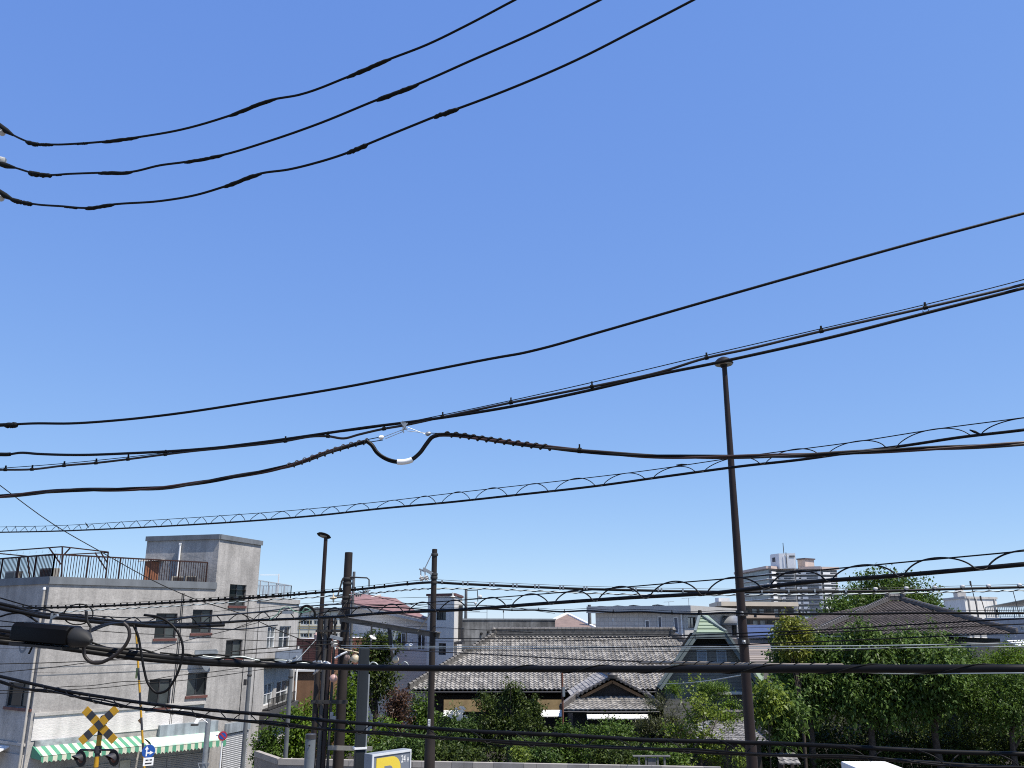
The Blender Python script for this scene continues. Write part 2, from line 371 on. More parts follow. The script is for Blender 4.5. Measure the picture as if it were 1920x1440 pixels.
# ================================================================== CABLES
def dep(knots):
    us = [k[0] for k in knots]; inv = [1/k[1] for k in knots]; return lambda u: 1/np.interp(u, us, inv)
def path(pts, knots, ext=(8, 8), n=6):
    """picture-traced run of a wire, laid out at its own distances and carried on past both frame edges"""
    D = dep(knots) if isinstance(knots, list) else (lambda u: knots)
    q = spline(pts, n); W = np.array([P(u, v, float(D(u))) for u, v in q])
    edge = lambda p: p[0] < 25 or p[0] > 1895 or p[1] < 0 or p[1] > 1440
    if ext[0] and edge(pts[0]): t = W[0]-W[3]; t /= np.linalg.norm(t); W = np.vstack([W[0]+t*ext[0], W])
    if ext[1] and edge(pts[-1]): t = W[-1]-W[-4]; t /= np.linalg.norm(t); W = np.vstack([W, W[-1]+t*ext[1]])
    return W
def frames(W):
    T = np.gradient(W, axis=0); T /= np.linalg.norm(T, axis=1)[:, None]; sd = np.cross(T, [0, 0, 1.]); sd /= np.linalg.norm(sd, axis=1)[:, None]
    return T, sd, np.cross(sd, T)
def arcl(W): return np.concatenate([[0], np.cumsum(np.linalg.norm(np.diff(W, axis=0), axis=1))])
def at_s(W, s):
    S = arcl(W); return np.stack([np.interp(s, S, W[:, i]) for i in range(3)], 1)
def helix(W, r, pitch, phase=0, step=None):
    L = arcl(W)[-1]; s = np.linspace(0, L, max(8, int(L/(step or pitch/14)))); Q = at_s(W, s); T, sd, up = frames(Q); a = 2*math.pi*s/pitch+phase
    return Q+r*(np.cos(a)[:, None]*sd+np.sin(a)[:, None]*up)
def near(W, u, v):                              # index of the point of the run that is seen closest to (u, v)
    X = W-np.array([0, 0, CAMZ]); f = X[:, 1]*cp+X[:, 2]*sp; uu = 960+F*X[:, 0]/f; vv = 720-F*(X[:, 2]*cp-X[:, 1]*sp)/f
    return int(np.argmin((uu-u)**2+(vv-v)**2+(f < .5)*1e9))
def cable(name, label, cat, pts, knots, dia, m=m_black, group=None, ext=(8, 8), n=6, sides=8):
    W = path(pts, knots, ext, n); mb = MB(); mb.tube(W, dia/2, sides); o = mb.build(name, m, smooth=70); tag(o, label, cat, group); return o, W
def rooted(name, label, cat, W, group=None): return empty(name, W[len(W)//2], label, cat, group)
def sleeve(root, W, a, b, r, name='sleeve', m=m_blackmatt, lump=.12, seed=0):
    """taped splice between two seen points of the wire"""
    rg = np.random.default_rng(seed); i, j = near(W, *a), near(W, *b); S = arcl(W); s = np.linspace(S[i], S[j], 15); Q = at_s(W, s)
    r *= .74; pr = np.array([.55, .85]+[1]*11+[.8, .5])*r*(1+rg.normal(0, lump*.6, 15)); Q = Q+rg.normal(0, r*.08, Q.shape)-np.array([0, 0, r*.3])
    mb = MB(); mb.tube(Q, pr, 8); return mb.build(name, m, root, smooth=50)
# ---- three overhead power lines with taped sleeves
G = 'three black power lines climbing to the upper edge'
tops = [
 ('topmost of the three black taped power lines climbing to the upper edge', [(-60, 205), (0, 238), (30, 256), (60, 268), (100, 271), (150, 269), (200, 265), (260, 257), (340, 243), (430, 217), (510, 187), (560, 178), (650, 145), (720, 115), (800, 84), (880, 45), (965, 0), (1060, -48)],
  [((193, 266), (265, 256), .028), ((435, 216), (516, 186), .028), ((648, 146), (727, 112), .030), ((140, 270), (163, 268), .02)], [((48, 264), (74, 270), .036), ((75, 271), (98, 271), .026)]),
 ('middle one of the three black taped power lines climbing to the upper edge', [(-60, 285), (0, 308), (30, 315), (60, 324), (90, 328), (130, 326), (185, 324), (248, 322), (300, 310), (345, 304), (420, 290), (500, 266), (600, 231), (705, 188), (785, 157), (880, 115), (1000, 62), (1125, 0), (1210, -44)],
  [((185, 324), (250, 322), .03), ((343, 304), (422, 289), .026), ((703, 189), (790, 155), .032), ((100, 327), (118, 326), .018)], [((57, 322), (76, 328), .042), ((74, 327), (98, 328), .036)]),
 ('lowest of the three black taped power lines climbing to the upper edge', [(-60, 335), (0, 362), (25, 374), (60, 382), (120, 387), (160, 390), (215, 383), (300, 377), (370, 365), (420, 350), (490, 325), (540, 318), (590, 306), (650, 287), (690, 270), (780, 233), (820, 217), (860, 203), (960, 165), (1080, 113), (1200, 52), (1300, 0), (1380, -42)],
  [((157, 391), (222, 383), .03), ((417, 351), (494, 324), .03), ((648, 288), (692, 270), .032), ((813, 220), (862, 202), .032), ((123, 386), (145, 389), .02)], [((22, 372), (42, 379), .036), ((40, 378), (64, 383), .034)])]
for k, (lab, pts, sl, bl) in enumerate(tops):
    W = path(pts, [(0, 9.2), (1400, 6.8)]); root = rooted('power_line', lab, 'power line', W, G)
    mb = MB(); mb.tube(W, .0125, 8); mb.build('wire', m_black, root, smooth=70)
    for q, (a, b, r) in enumerate(sl): sleeve(root, W, a, b, r, seed=k*10+q)
    for q, (a, b, r) in enumerate(bl): sleeve(root, W, a, b, r, 'clamp_cover', seed=k*10+q+5)
    i = near(W, 8, pts[1][1]+4)                   # strain insulator beside the wire at the frame edge
    p0 = W[i]; t = W[i+2]-W[i]; t /= np.linalg.norm(t)
    ins = MB(); prof = []
    for q in range(4): prof += [(.018, q*.035), (.042, q*.035+.006), (.040, q*.035+.016), (.02, q*.035+.022)]
    ins.lathe(p0-t*.16+np.array([0, 0, -.055 if k != 1 else .06]), t, prof, 14); ins.build('strain_insulator', m_porc, root, smooth=40)
    cv = MB(); cv.tube([p0-t*.2+np.array([0, 0, .02]), p0+t*.02+np.array([0, 0, .0]), p0+t*.16], [.03, .035, .015], 8); cv.build('insulator_cover', m_blackmatt, root, smooth=50)
# ---- single line across the middle
W = path([(-80, 797), (0, 797), (20, 796), (60, 794), (130, 794), (220, 788), (320, 777), (480, 753), (640, 727), (800, 696), (940, 669), (975, 663), (1010, 655), (1120, 624), (1300, 572), (1500, 515), (1700, 459), (1920, 400), (2020, 373)], [(0, 9.6), (1920, 7.4)])
root = rooted('power_line', 'single black line alone in the open sky, rising from left edge to right edge', 'power line', W)
mb = MB(); mb.tube(W, .0145, 8); mb.build('wire', m_black, root, smooth=70)
sleeve(root, W, (11, 797), (31, 796), .045, 'joint', seed=3, lump=.06)
mb = MB(); mb.tube(W[[i for i in range(len(W)) if i <= near(W, 12, 797)]], .022, 8); mb.build('sleeve', m_blackmatt, root, smooth=60)
# ---- pair with messenger wire
def clip_ring(root, W, u, v, r, h=0, name='cable_clip', m=m_blackmatt):
    i = near(W, u, v); T, sd, up = frames(W[max(0, i-2):i+3]); c = W[i]+np.array([0, 0, h]); t = T[len(T)//2]
    mb = MB(); mb.tube([c-t*.018, c+t*.018], r, 9); mb.bar(c+np.array([0, 0, r]), c+np.array([0, 0, r+.035]), .016); return mb.build(name, m, root)
K5 = [(0, 11), (760, 9.2), (1920, 7.6)]
Wl = path([(-60, 852), (0, 852), (15, 852), (38, 849), (70, 851), (150, 853), (240, 850), (320, 846), (420, 838), (530, 824), (620, 811), (690, 801), (755, 793), (830, 783), (955, 763), (1100, 733), (1240, 701), (1340, 681), (1400, 668), (1560, 632), (1740, 586), (1920, 540), (2000, 519)], K5)
root = rooted('power_line', 'thick smooth black line, lower strand of the close pair crossing the lamp head', 'power line', Wl)
mb = MB(); mb.tube(Wl, .0165, 8); mb.build('wire', m_black, root, smooth=70)
mb = MB(); mb.tube(Wl[:near(Wl, 18, 851)+1], .026, 8); mb.build('sleeve', m_blackmatt, root, smooth=60)
Wb = path([(-60, 883), (0, 881), (60, 880), (120, 873), (180, 868), (240, 861), (310, 852), (360, 846), (430, 839), (535, 827), (590, 818), (615, 818), (645, 822), (672, 815), (720, 804), (755, 798), (830, 782), (958, 755), (1110, 725), (1240, 697), (1325, 671), (1400, 655), (1540, 621), (1735, 577), (1920, 533), (2000, 512)], K5)
Wm = path([(-60, 882), (0, 878), (120, 869), (240, 857), (310, 849), (430, 835), (535, 822), (615, 813), (720, 799), (760, 792), (830, 778), (958, 751), (1110, 717), (1325, 666), (1537, 617), (1735, 571), (1920, 524), (2000, 502)], K5)
root = rooted('messenger_cable', 'upper black cable of the close pair, tied by clips to a thin wire', 'cable', Wb)
mb = MB(); mb.tube(Wb, .014, 8); mb.build('cable', m_greybrown, root, smooth=70)
mb = MB(); mb.tube(Wm, .005, 6); mb.build('support_wire', m_black, root, smooth=70)
for u, v in ((10, 880), (63, 877), (120, 871), (180, 866), (242, 859), (304, 851), (533, 825), (613, 817), (720, 802), (830, 780), (958, 753), (1110, 720), (1325, 668), (1538, 619), (1735, 574)): clip_ring(root, Wb, u, v, .021)
mb = MB(); i = near(Wb, 1738, 578); T, sd, up = frames(Wb); c = Wb[i]+np.array([0, 0, -.022]); a = np.linspace(math.pi, 2*math.pi, 9)
mb.tube([c+T[i]*.03*math.cos(x)+np.array([0, 0, .022*math.sin(x)]) for x in a], .003, 5); mb.build('tie_wire', m_blackmatt, root)
# ---- twisted bundle hung from the pair with a drip loop
KB = [(0, 9.4), (760, 9.0), (1920, 7.6)]
Wc = path([(-60, 934), (0, 931), (60, 925), (130, 919), (200, 918), (320, 913), (380, 904), (460, 890), (540, 874), (610, 850), (660, 834), (690, 827)], KB, ext=(8, 0))
Wr = path([(822, 815), (835, 814.5), (860, 816), (900, 822), (960, 830), (1020, 838), (1100, 846), (1180, 853), (1280, 856.5), (1380, 856), (1500, 853.5), (1600, 848.5), (1700, 843), (1800, 838.5), (1920, 832), (2000, 827)], KB, ext=(0, 8))
Wd = path([(688, 827), (697, 834), (706, 847), (722, 859), (745, 866), (770, 863), (787, 850), (800, 832), (811, 819), (824, 815)], 9.0, ext=(0, 0))
root = rooted('cable_bundle', 'twisted bundle of three cables sagging in a drip loop under the white clamp', 'cable bundle', Wd)
mm = [m_black, m_greybrown, mat('reddish_sheath', (.05, .026, .022), .45, .3, 2.5, spec=.3)]
for k in range(3):
    ph = k*2*math.pi/3
    for Q, nm, pitch in ((Wc, 'strand', 1.6), (Wr, 'strand', 2.2)):
        mb = MB(); mb.tube(helix(Q, .0125, pitch, ph, .06), .0125, 7); mb.build(nm, mm[k], root, smooth=70)
    mb = MB(); mb.tube(helix(Wd, .011, 3.0, ph, .03), .0135, 7); mb.build('loop_strand', m_black, root, smooth=70)
i, j = near(Wc, 535, 876), near(Wc, 694, 826); mb = MB(); mb.tube(helix(Wc[i:j+1], .031, .088), .0055, 6); mb.build('wrap_wire', m_darksteel, root, smooth=70)
i, j = near(Wr, 835, 815), near(Wr, 1028, 839); mb = MB(); mb.tube(helix(Wr[i:j+1], .026, .098), .0105, 6); mb.build('wrap_tie', m_black, root, smooth=70)
i, j = near(Wd, 746, 866), near(Wd, 774, 861); mb = MB(); mb.tube(Wd[i:j+1], .030, 10); mb.build('tape_band', m_white, root, smooth=60)
clip_ring(root, Wr, 1092, 845, .03)
c0 = P(757, 802, 9.0)
root = empty('suspension_clamp', c0, 'white metal clamp with two thin tie wires above the drip loop', 'clamp')
mb = MB(); mb.box(P(758, 799, 8.98), (.035, .03, .075), 0); mb.bar(P(752, 792, 8.97), P(763, 806, 8.97), .014); mb.bar(P(764, 793, 8.96), P(753, 808, 8.96), .012); mb.bar(P(755, 789, 8.97), P(757, 812, 8.97), .010); mb.build('clamp_body', m_steel, root)
for a, b in (((754, 806), (715, 821)), ((756, 809), (722, 823)), ((764, 801), (800, 815)), ((764, 808), (800, 812))):
    mb = MB(); mb.tube([P(*a, 8.98), P(*b, 9.0)], .0035, 6); mb.build('tie_wire', m_steel, root)
for (u, v), m_ in (((715, 821), m_white), ((803, 814), m_steel)):
    mb = MB(); mb.lathe(P(u, v, 9.0)-np.array([.03, 0, .004]), (1, 0, .3), [(.008, 0), (.022, .012), (.024, .03), (.02, .048), (.008, .06)], 10); mb.build('thimble', m_, root, smooth=40)
for a, b in (((715, 819), (690, 824)), ((718, 825), (692, 829)), ((806, 812), (835, 813))):
    mb = MB(); mb.tube([P(*a, 9.0), P(*b, 9.0)], .005, 6); mb.build('tie_wire', m_black, root)
# ---- lashed cables: a cable, a thin wire above and an open coil round both
def lashed(label, low, up, knots, dia, wdia, p0, p1, cdia, u0, u1, group=None, m=m_black, over=1.06, r=.07, ext=(8, 8), name='lashed_cable', phase=0, sleeves=()):
    L = path(low, knots, ext, 10); us = spline(up, 10)
    D = dep(knots); X = L-np.array([0, 0, CAMZ]); f = X[:, 1]*cp+X[:, 2]*sp; uu = 960+F*X[:, 0]/f
    M_ = np.array([P(u, np.interp(u, us[:, 0], us[:, 1]), float(D(u))) if us[0, 0] <= u <= us[-1, 0] else l+np.array([0, 0, .16]) for u, l in zip(uu, L)])
    root = rooted(name, label, 'cable', L, group); ls, ms = spline(low, 10), us
    mb = MB(); mb.tube(L, dia/2, 8); mb.build('cable', m, root, smooth=70)
    mb = MB(); mb.tube(M_, wdia/2, 6); mb.build('support_wire', m_black, root, smooth=70)
    S = arcl(L); s0 = S[near(L, u0, np.interp(u0, ls[:, 0], ls[:, 1]))]; s1 = S[near(L, u1, np.interp(u1, ls[:, 0], ls[:, 1]))]
    pts = []; s = s0; sd = np.array([0, 1., 0]); Sm = S
    while s < s1:
        p = (p0+(p1-p0)*(s-s0)/(s1-s0))*random.uniform(.92, 1.08); fa = random.uniform(.78, .88); hi = over*random.uniform(.94, 1.08)
        for k in range(30):
            t = k/30; q = s+p*t; l = np.array([np.interp(q, S, L[:, i]) for i in range(3)]); mm_ = np.array([np.interp(q, S, M_[:, i]) for i in range(3)])
            w = hi*math.sin(math.pi*t/fa)**.72 if t < fa else -.14*math.sin(math.pi*(t-fa)/(1-fa))
            pts.append(l+(mm_-l)*w+sd*(r*math.sin(2*math.pi*t)-dia*.45*(t > fa)))
        s += p
    mb = MB(); mb.tube(pts, cdia/2, 6); mb.build('lashing_coil', m_black, root, smooth=80)
    for a, b in sleeves:
        mb = MB(); mb.tube([P(*a, float(D(a[0]))), P(*((np.array(a)+np.array(b))/2), float(D(a[0]))), P(*b, float(D(b[0])))], [.006, .014, .006], 7); mb.build('coil_joint', m_blackmatt, root, smooth=60)
    return root, L, M_
GL = 'cables lashed to a wire by an open coil'
lashed('coiled cable against the open sky, just beneath the drip loop and its bundle', [(-60, 999), (0, 998), (100, 996), (200, 992), (320, 986), (480, 976), (600, 966), (720, 953), (840, 942), (960, 929), (1120, 911), (1250, 893), (1400, 873), (1500, 862), (1600, 848), (1700, 835), (1800, 820), (1920, 806), (2000, 795)],
 [(-60, 989), (0, 988), (120, 985), (240, 978), (400, 968), (560, 956), (720, 940), (880, 921), (1040, 903), (1200, 884), (1400, 855), (1600, 829), (1760, 804), (1920, 783), (2000, 772)], [(0, 20), (1920, 7.8)], .030, .011, .45, .74, .011, -30, 2000, GL,
 sleeves=(((1818, 806), (1838, 814)), ((1268, 872), (1288, 871)), ((160, 980), (166, 989))))
lashed('thick coiled cable spanning the whole picture just over the roofs', [(-60, 1118), (0, 1132), (60, 1147), (110, 1158), (170, 1163), (230, 1166), (300, 1170), (400, 1168), (480, 1163), (560, 1160), (640, 1156), (700, 1151), (800, 1146), (850, 1144), (1000, 1133), (1160, 1122), (1380, 1108), (1500, 1093), (1660, 1081), (1800, 1069), (1920, 1058), (2000, 1051)],
 [(-60, 1105), (0, 1121), (60, 1138), (110, 1149), (170, 1154), (230, 1158), (300, 1158), (400, 1154), (480, 1149), (560, 1144), (640, 1140), (700, 1136), (840, 1127), (960, 1118), (1100, 1107), (1240, 1095), (1340, 1087), (1600, 1063), (1760, 1048), (1920, 1033), (2000, 1025)], [(0, 9), (300, 12), (480, 14), (1920, 7.2)], .040, .014, .55, .66, .015, 60, 2000, GL)
lashed('coiled double cable running low across the trees and the garden wall', [(-60, 1262), (0, 1279), (30, 1288), (80, 1296), (120, 1300), (160, 1311), (200, 1320), (260, 1328), (330, 1337), (400, 1346), (470, 1353), (540, 1361), (640, 1370), (720, 1376), (800, 1382), (900, 1388), (960, 1394), (1100, 1399), (1250, 1406), (1350, 1412), (1500, 1417), (1600, 1421), (1720, 1428), (1820, 1435), (1920, 1440), (2000, 1445)],
 [(-60, 1255), (0, 1268), (60, 1282), (120, 1295), (200, 1308), (300, 1322), (400, 1332), (500, 1340), (600, 1350), (700, 1358), (800, 1365), (900, 1372), (1000, 1376), (1100, 1381), (1200, 1387), (1350, 1391), (1500, 1396), (1640, 1403), (1780, 1410), (1920, 1414), (2000, 1416)], [(0, 11), (1920, 7.6)], .030, .040, .33, .6, .011, 60, 2000, GL, over=1.12)
o, W = cable('telephone_cable', 'thin slack cable wandering along the lowest coiled cable', 'cable', [(-40, 1270), (0, 1276), (40, 1290), (90, 1294), (130, 1304), (190, 1312), (270, 1331), (340, 1334), (430, 1349), (520, 1354), (600, 1366), (740, 1374), (850, 1384), (980, 1391), (1150, 1403), (1300, 1405), (1450, 1416), (1600, 1417), (1800, 1437), (1920, 1438)], [(0, 10.9), (1920, 7.5)], .018)
# ---- the heavy cable along the bottom
W = path([(-60, 1188), (0, 1195), (80, 1202), (160, 1213), (300, 1232), (400, 1241), (480, 1246), (560, 1249), (700, 1252), (960, 1254), (1160, 1254.5), (1400, 1254.5), (1640, 1254), (1920, 1254), (2000, 1254)], [(0, 8.2), (300, 9), (500, 10), (1920, 6.4)])
root = rooted('trunk_cable', 'heaviest black cable, running level across the house and the trees', 'cable', W)
mb = MB(); mb.tube(W, .031, 12); mb.build('cable', m_black, root, smooth=70)
i, j = near(W, 940, 1254), len(W)-2; mb = MB(); mb.tube(helix(W[i:j]+np.array([0, 0, .0]), .033, .75), .006, 6); mb.build('wrap_wire', m_blackmatt, root, smooth=70)
j = near(W, 560, 1249); k_ = np.linspace(1, 0, j)[:, None]; mb = MB(); mb.tube(W[:j]+np.array([0, -.01, -.036])*np.minimum(1, k_*2.2), np.linspace(.03, .022, j), 10); mb.build('second_cable', m_black, root, smooth=70)
i, j = near(W, 140, 1210), near(W, 640, 1250); mb = MB(); mb.tube(helix(W[i:j]+np.array([0, 0, .035]), .016, .5), .010, 6); mb.build('twisted_pair', m_blackmatt, root, smooth=70)
cable('telephone_cable', 'pale thin cable just under the heaviest cable at the right edge', 'cable', [(1560, 1255), (1640, 1262), (1760, 1263), (1920, 1262), (2000, 1262)], [(1560, 7.2), (1920, 6.3)], .008, m_palewire, ext=(0, 6))
# ---- railway feeder on hangers, with white-and-black twisted wire beneath
KF = [(-60, 33), (640, 30.45), (815, 27.25), (1920, 26.5)]
W = path([(-40, 1141), (30, 1140), (150, 1138), (300, 1131), (400, 1125), (500, 1119), (600, 1111), (650, 1107), (720, 1100), (760, 1095.5), (815, 1092), (850, 1094), (960, 1099), (1100, 1104.5), (1200, 1107), (1300, 1109), (1400, 1110), (1500, 1109.5), (1600, 1109), (1700, 1107), (1800, 1104), (1920, 1101), (2000, 1099)], KF, ext=(4, 8))
root = rooted('feeder_cable', 'black feeder cable clipped under a thin wire, passing both brown poles', 'cable', W)
mb = MB(); mb.tube(W, .038, 8); mb.build('cable', m_black, root, smooth=70)
mb = MB(); mb.tube(W+np.array([0, 0, .085]), .007, 5); mb.build('support_wire', m_darksteel, root)
hang = list(np.cumsum([32]+[12, 15, 9, 17, 12]*8)) + [360, 383, 396, 410, 423, 437, 452, 469, 484, 500, 511, 527, 540, 561, 574, 592, 609, 624, 640, 666, 680, 702, 721, 764] + [829, 868, 877, 919, 926, 962, 969, 1003, 1010, 1050, 1056, 1095, 1100, 1187, 1192, 1234, 1240, 1280, 1330] + [1428, 1478, 1527, 1585]
ls = None
X = W-np.array([0, 0, CAMZ]); f = X[:, 1]*cp+X[:, 2]*sp; uu = 960+F*X[:, 0]/f
cl0 = None
for u in hang:
    p = np.array([np.interp(u, uu, W[:, i]) for i in range(3)])
    mb = MB(); mb.box(p+np.array([0, -.043, .035]), (.05, .02, .10)); mb.box(p+np.array([0, 0, -.041]), (.05, .08, .012)); mb.build('cable_clip', m_blackmatt if u < 820 else m_steel, root)
for u in (1642, 1700, 1753, 1805, 1854, 1912):
    p = np.array([np.interp(u, uu, W[:, i]) for i in range(3)]); mb = MB()
    mb.lathe(p+np.array([0, 0, -.05]), (0, 0, 1), [(.014, 0), (.03, .03), (.035, .06), (.06, .09), (.072, .12), (.06, .15), (.03, .165)], 12); mb.build('hanger_insulator', m_porc, root, smooth=40)
Wt = path([(100, 1149), (160, 1145), (300, 1138), (400, 1132), (500, 1125), (560, 1122), (640, 1116), (700, 1112), (760, 1106.5), (815, 1103.5), (850, 1104), (900, 1104), (1000, 1108), (1100, 1112), (1200, 1115), (1320, 1116), (1500, 1115), (1700, 1112), (1800, 1110), (1920, 1107), (2000, 1105)], [(u, d-.25) for u, d in KF], ext=(4, 8))
root = rooted('twisted_wire', 'pale wire spiral-wrapped in black, hanging just below the black feeder cable', 'cable', Wt)
mb = MB(); mb.tube(Wt, .017, 7); mb.build('pale_strand', mat('pale_green_sheath', (.50, .55, .52), .5, .1, 3), root, smooth=70)
mb = MB(); mb.tube(helix(Wt, .020, .42, 0, .05), .014, 5); mb.build('dark_strand', m_black, root, smooth=70)
# ---- signal and telephone wires along the railway
def wires(rows):
    for lab, pts, kn, dia, m_ in rows: cable('overhead_wire', lab, 'wire', pts, kn, dia, m_, 'thin wires strung along the railway', n=4, sides=6)
KR = [(0, 31), (640, 29.5), (815, 26.7), (1370, 15.6), (1920, 15)]
Wk, = [path([(560, 1168), (600, 1150), (640, 1143), (700, 1139), (760, 1140), (800, 1143), (860, 1142), (920, 1142), (960, 1144), (1010, 1144), (1050, 1147), (1100, 1145), (1150, 1148), (1200, 1147), (1260, 1150), (1320, 1151), (1370, 1149), (1390, 1150), (1450, 1152), (1500, 1151), (1620, 1151), (1750, 1149), (1860, 1150), (1920, 1149.5), (2000, 1149)], [(560, 29), (815, 26), (1385, 15.6), (1920, 14)], ext=(0, 8))]
root = rooted('telephone_cable', 'wavy black cable hung from a thin wire at the height of the white house eaves', 'cable', Wk)
mb = MB(); mb.tube(Wk, .019, 8); mb.build('cable', m_black, root, smooth=70)
mb = MB(); mb.tube(Wk+np.array([0, 0, .045]), .005, 5); mb.build('support_wire', m_black, root)
for u in (962, 1010, 1057, 1150, 1260, 1310, 1500, 1740, 1870): clip_ring(root, Wk, u, 1148, .024)
wires([
 ('upper of two dark wires just above the blue roof at the right', [(815, 1197), (1000, 1197), (1100, 1196), (1270, 1192), (1400, 1187), (1560, 1180), (1660, 1174), (1800, 1166), (1920, 1160)], [(815, 26), (1385, 15.7), (1920, 14)], .024, m_black),
 ('lower of two dark wires just above the blue roof at the right', [(815, 1202), (1000, 1202), (1270, 1197), (1400, 1193), (1560, 1185), (1700, 1180), (1920, 1170)], [(815, 26), (1385, 15.6), (1920, 14)], .02, m_black),
 ('dark wire passing just over the louvred windows and into the leafy trees', [(815, 1217), (1000, 1216), (1150, 1214), (1290, 1211), (1400, 1208), (1560, 1202), (1700, 1196), (1800, 1191), (1920, 1187)], [(815, 26), (1385, 15.8), (1920, 14)], .022, m_black),
 ('upper of two pale steel wires across the louvred windows and trees', [(640, 1210), (815, 1212), (1050, 1213), (1270, 1213), (1400, 1212.5), (1600, 1211), (1800, 1208), (1920, 1206)], [(640, 28), (1385, 16.6), (1920, 15)], .020, m_palewire),
 ('lower of two pale steel wires across the louvred windows and trees', [(640, 1214), (815, 1215), (1050, 1217), (1270, 1217), (1400, 1216.5), (1600, 1216), (1800, 1213), (1920, 1212)], [(640, 28), (1385, 16.5), (1920, 15)], .017, m_palewire),
 ('thin dark wire just below the two pale steel wires', [(640, 1217), (840, 1219), (1160, 1221), (1300, 1221.5), (1400, 1220.5), (1600, 1219), (1700, 1213), (1800, 1207), (1920, 1202)], [(640, 28), (1385, 16.4), (1920, 15)], .013, m_black),
 ('dark sagging wire across the lower roof tiles of the big house', [(630, 1209), (700, 1216), (815, 1222), (950, 1229), (1060, 1235), (1160, 1239), (1280, 1242), (1400, 1244.5)], [(630, 29), (1400, 15.9)], .03, m_greybrown),
 ('hair-thin wire crossing just over the ridge of the big tiled house', [(800, 1179), (1000, 1180), (1200, 1178), (1400, 1177), (1600, 1173), (1920, 1170)], [(800, 25), (1400, 17), (1920, 17)], .008, m_black),
 ('long thin line slanting from the sky down across the grey stucco tower', [(-40, 880), (0, 910), (100, 983), (190, 1035), (300, 1095), (370, 1125), (450, 1150), (520, 1181), (600, 1213)], [(0, 27), (600, 30)], .03, m_black),
 ('thin line rising from the lower left corner to the tower window', [(-40, 1266), (0, 1261), (100, 1251), (160, 1243), (270, 1226), (350, 1201), (420, 1184), (485, 1167)], [(0, 22), (485, 28)], .022, m_black),
 ('thin rope-like line just above the left building second floor windows', [(-40, 1247), (0, 1245), (80, 1243), (160, 1240), (270, 1235), (330, 1232), (420, 1228), (520, 1222), (600, 1212)], [(0, 24), (600, 29)], .026, m_black),
 ('upper of two wavy wires crossing the left building second floor', [(-40, 1298), (0, 1295), (60, 1294), (130, 1287), (165, 1286), (230, 1278), (270, 1277), (320, 1268), (380, 1262), (440, 1254), (475, 1248), (540, 1244), (600, 1238)], [(0, 24), (600, 29)], .022, m_black),
 ('lower of two wavy wires crossing the left building second floor', [(-40, 1300), (0, 1300), (70, 1297), (150, 1292), (210, 1288), (270, 1281), (330, 1277), (390, 1270), (440, 1263), (500, 1254), (540, 1249), (600, 1240)], [(0, 24), (600, 29)], .022, m_black),
 ('thin wire under the third floor sills of the stucco building', [(160, 1181), (240, 1187), (320, 1191), (400, 1196), (480, 1201), (560, 1202), (640, 1202), (815, 1206)], [(160, 25), (640, 29), (815, 26)], .024, m_black),
 ('hair-thin wire through the third floor windows of the stucco building', [(150, 1166), (250, 1171), (350, 1177), (420, 1180), (560, 1188), (640, 1189), (815, 1184)], [(150, 25), (640, 29), (815, 26)], .014, m_black),
 ('thin line crossing the stucco tower above its window ledge', [(100, 1180), (200, 1172), (300, 1168), (380, 1150), (480, 1140), (580, 1131), (640, 1127), (790, 1120), (960, 1124)], [(100, 25), (640, 29), (960, 26)], .014, m_black),
 ('dark wire dipping behind the red roof beside the poles', [(560, 1144), (600, 1134), (645, 1132), (720, 1134), (790, 1134), (860, 1134), (930, 1136), (1040, 1150)], [(560, 28), (815, 26.5), (1040, 30)], .02, m_black),
 ('hair-thin pale wire at the base of the stucco second floor', [(-20, 1216), (100, 1216), (250, 1214), (420, 1221), (560, 1223), (640, 1214)], [(0, 26), (640, 29)], .010, m_darksteel),
 ('fine wire running along the wall under the inverted triangle plate', [(60, 1261), (150, 1262), (300, 1259), (400, 1260), (470, 1258)], [(60, 30), (470, 33)], .009, m_black),
 ('lumpy dark line lying just above the heaviest cable left of the poles', [(300, 1224), (360, 1229), (400, 1227), (440, 1232), (480, 1236), (520, 1236), (560, 1241), (600, 1243)], [(300, 10.2), (600, 11)], .02, m_blackmatt),
 ('second lumpy line with pale patches just above the heaviest cable', [(380, 1230), (420, 1234), (450, 1231), (490, 1239), (530, 1238), (570, 1243), (610, 1244)], [(380, 10.4), (610, 11)], .018, m_palewire),
 ('dark wire through the balcony windows toward the conduit cluster', [(431, 1222), (480, 1217), (520, 1214), (560, 1211), (600, 1209), (640, 1206)], [(431, 27), (640, 29)], .035, m_black),
 ('pale stay wire slanting from the brick house to the heaviest cable', [(552, 1243), (572, 1222), (592, 1200)], [(552, 27), (592, 29)], .025, m_palewire),
 ('thin dark wire slanting from the stucco tower base to the thicker pole', [(431, 1182), (490, 1160), (550, 1146), (600, 1138), (648, 1128)], [(431, 27), (648, 29.5)], .02, m_black),
 ('black lead rising from the coiled cable to the thicker pole', [(628, 1160), (636, 1150), (643, 1139), (648, 1132), (652, 1128)], [(628, 29), (652, 29.5)], .05, m_black),
 ('hair-thin wire crossing the white house windows beside the thinner pole', [(660, 1168), (740, 1173), (815, 1176), (900, 1181), (1000, 1186)], [(660, 29), (1000, 27)], .014, m_black),
 ('dark wire sagging from the thicker pole over the red roof', [(652, 1101), (700, 1117), (760, 1131), (830, 1141), (900, 1147)], [(652, 30), (900, 40)], .02, m_black),
 ('pale wire sloping across the grey siding below the louvred windows', [(1230, 1281.5), (1280, 1281), (1330, 1276), (1390, 1266)], [(1230, 40), (1390, 16.4)], .022, m_palewire)])
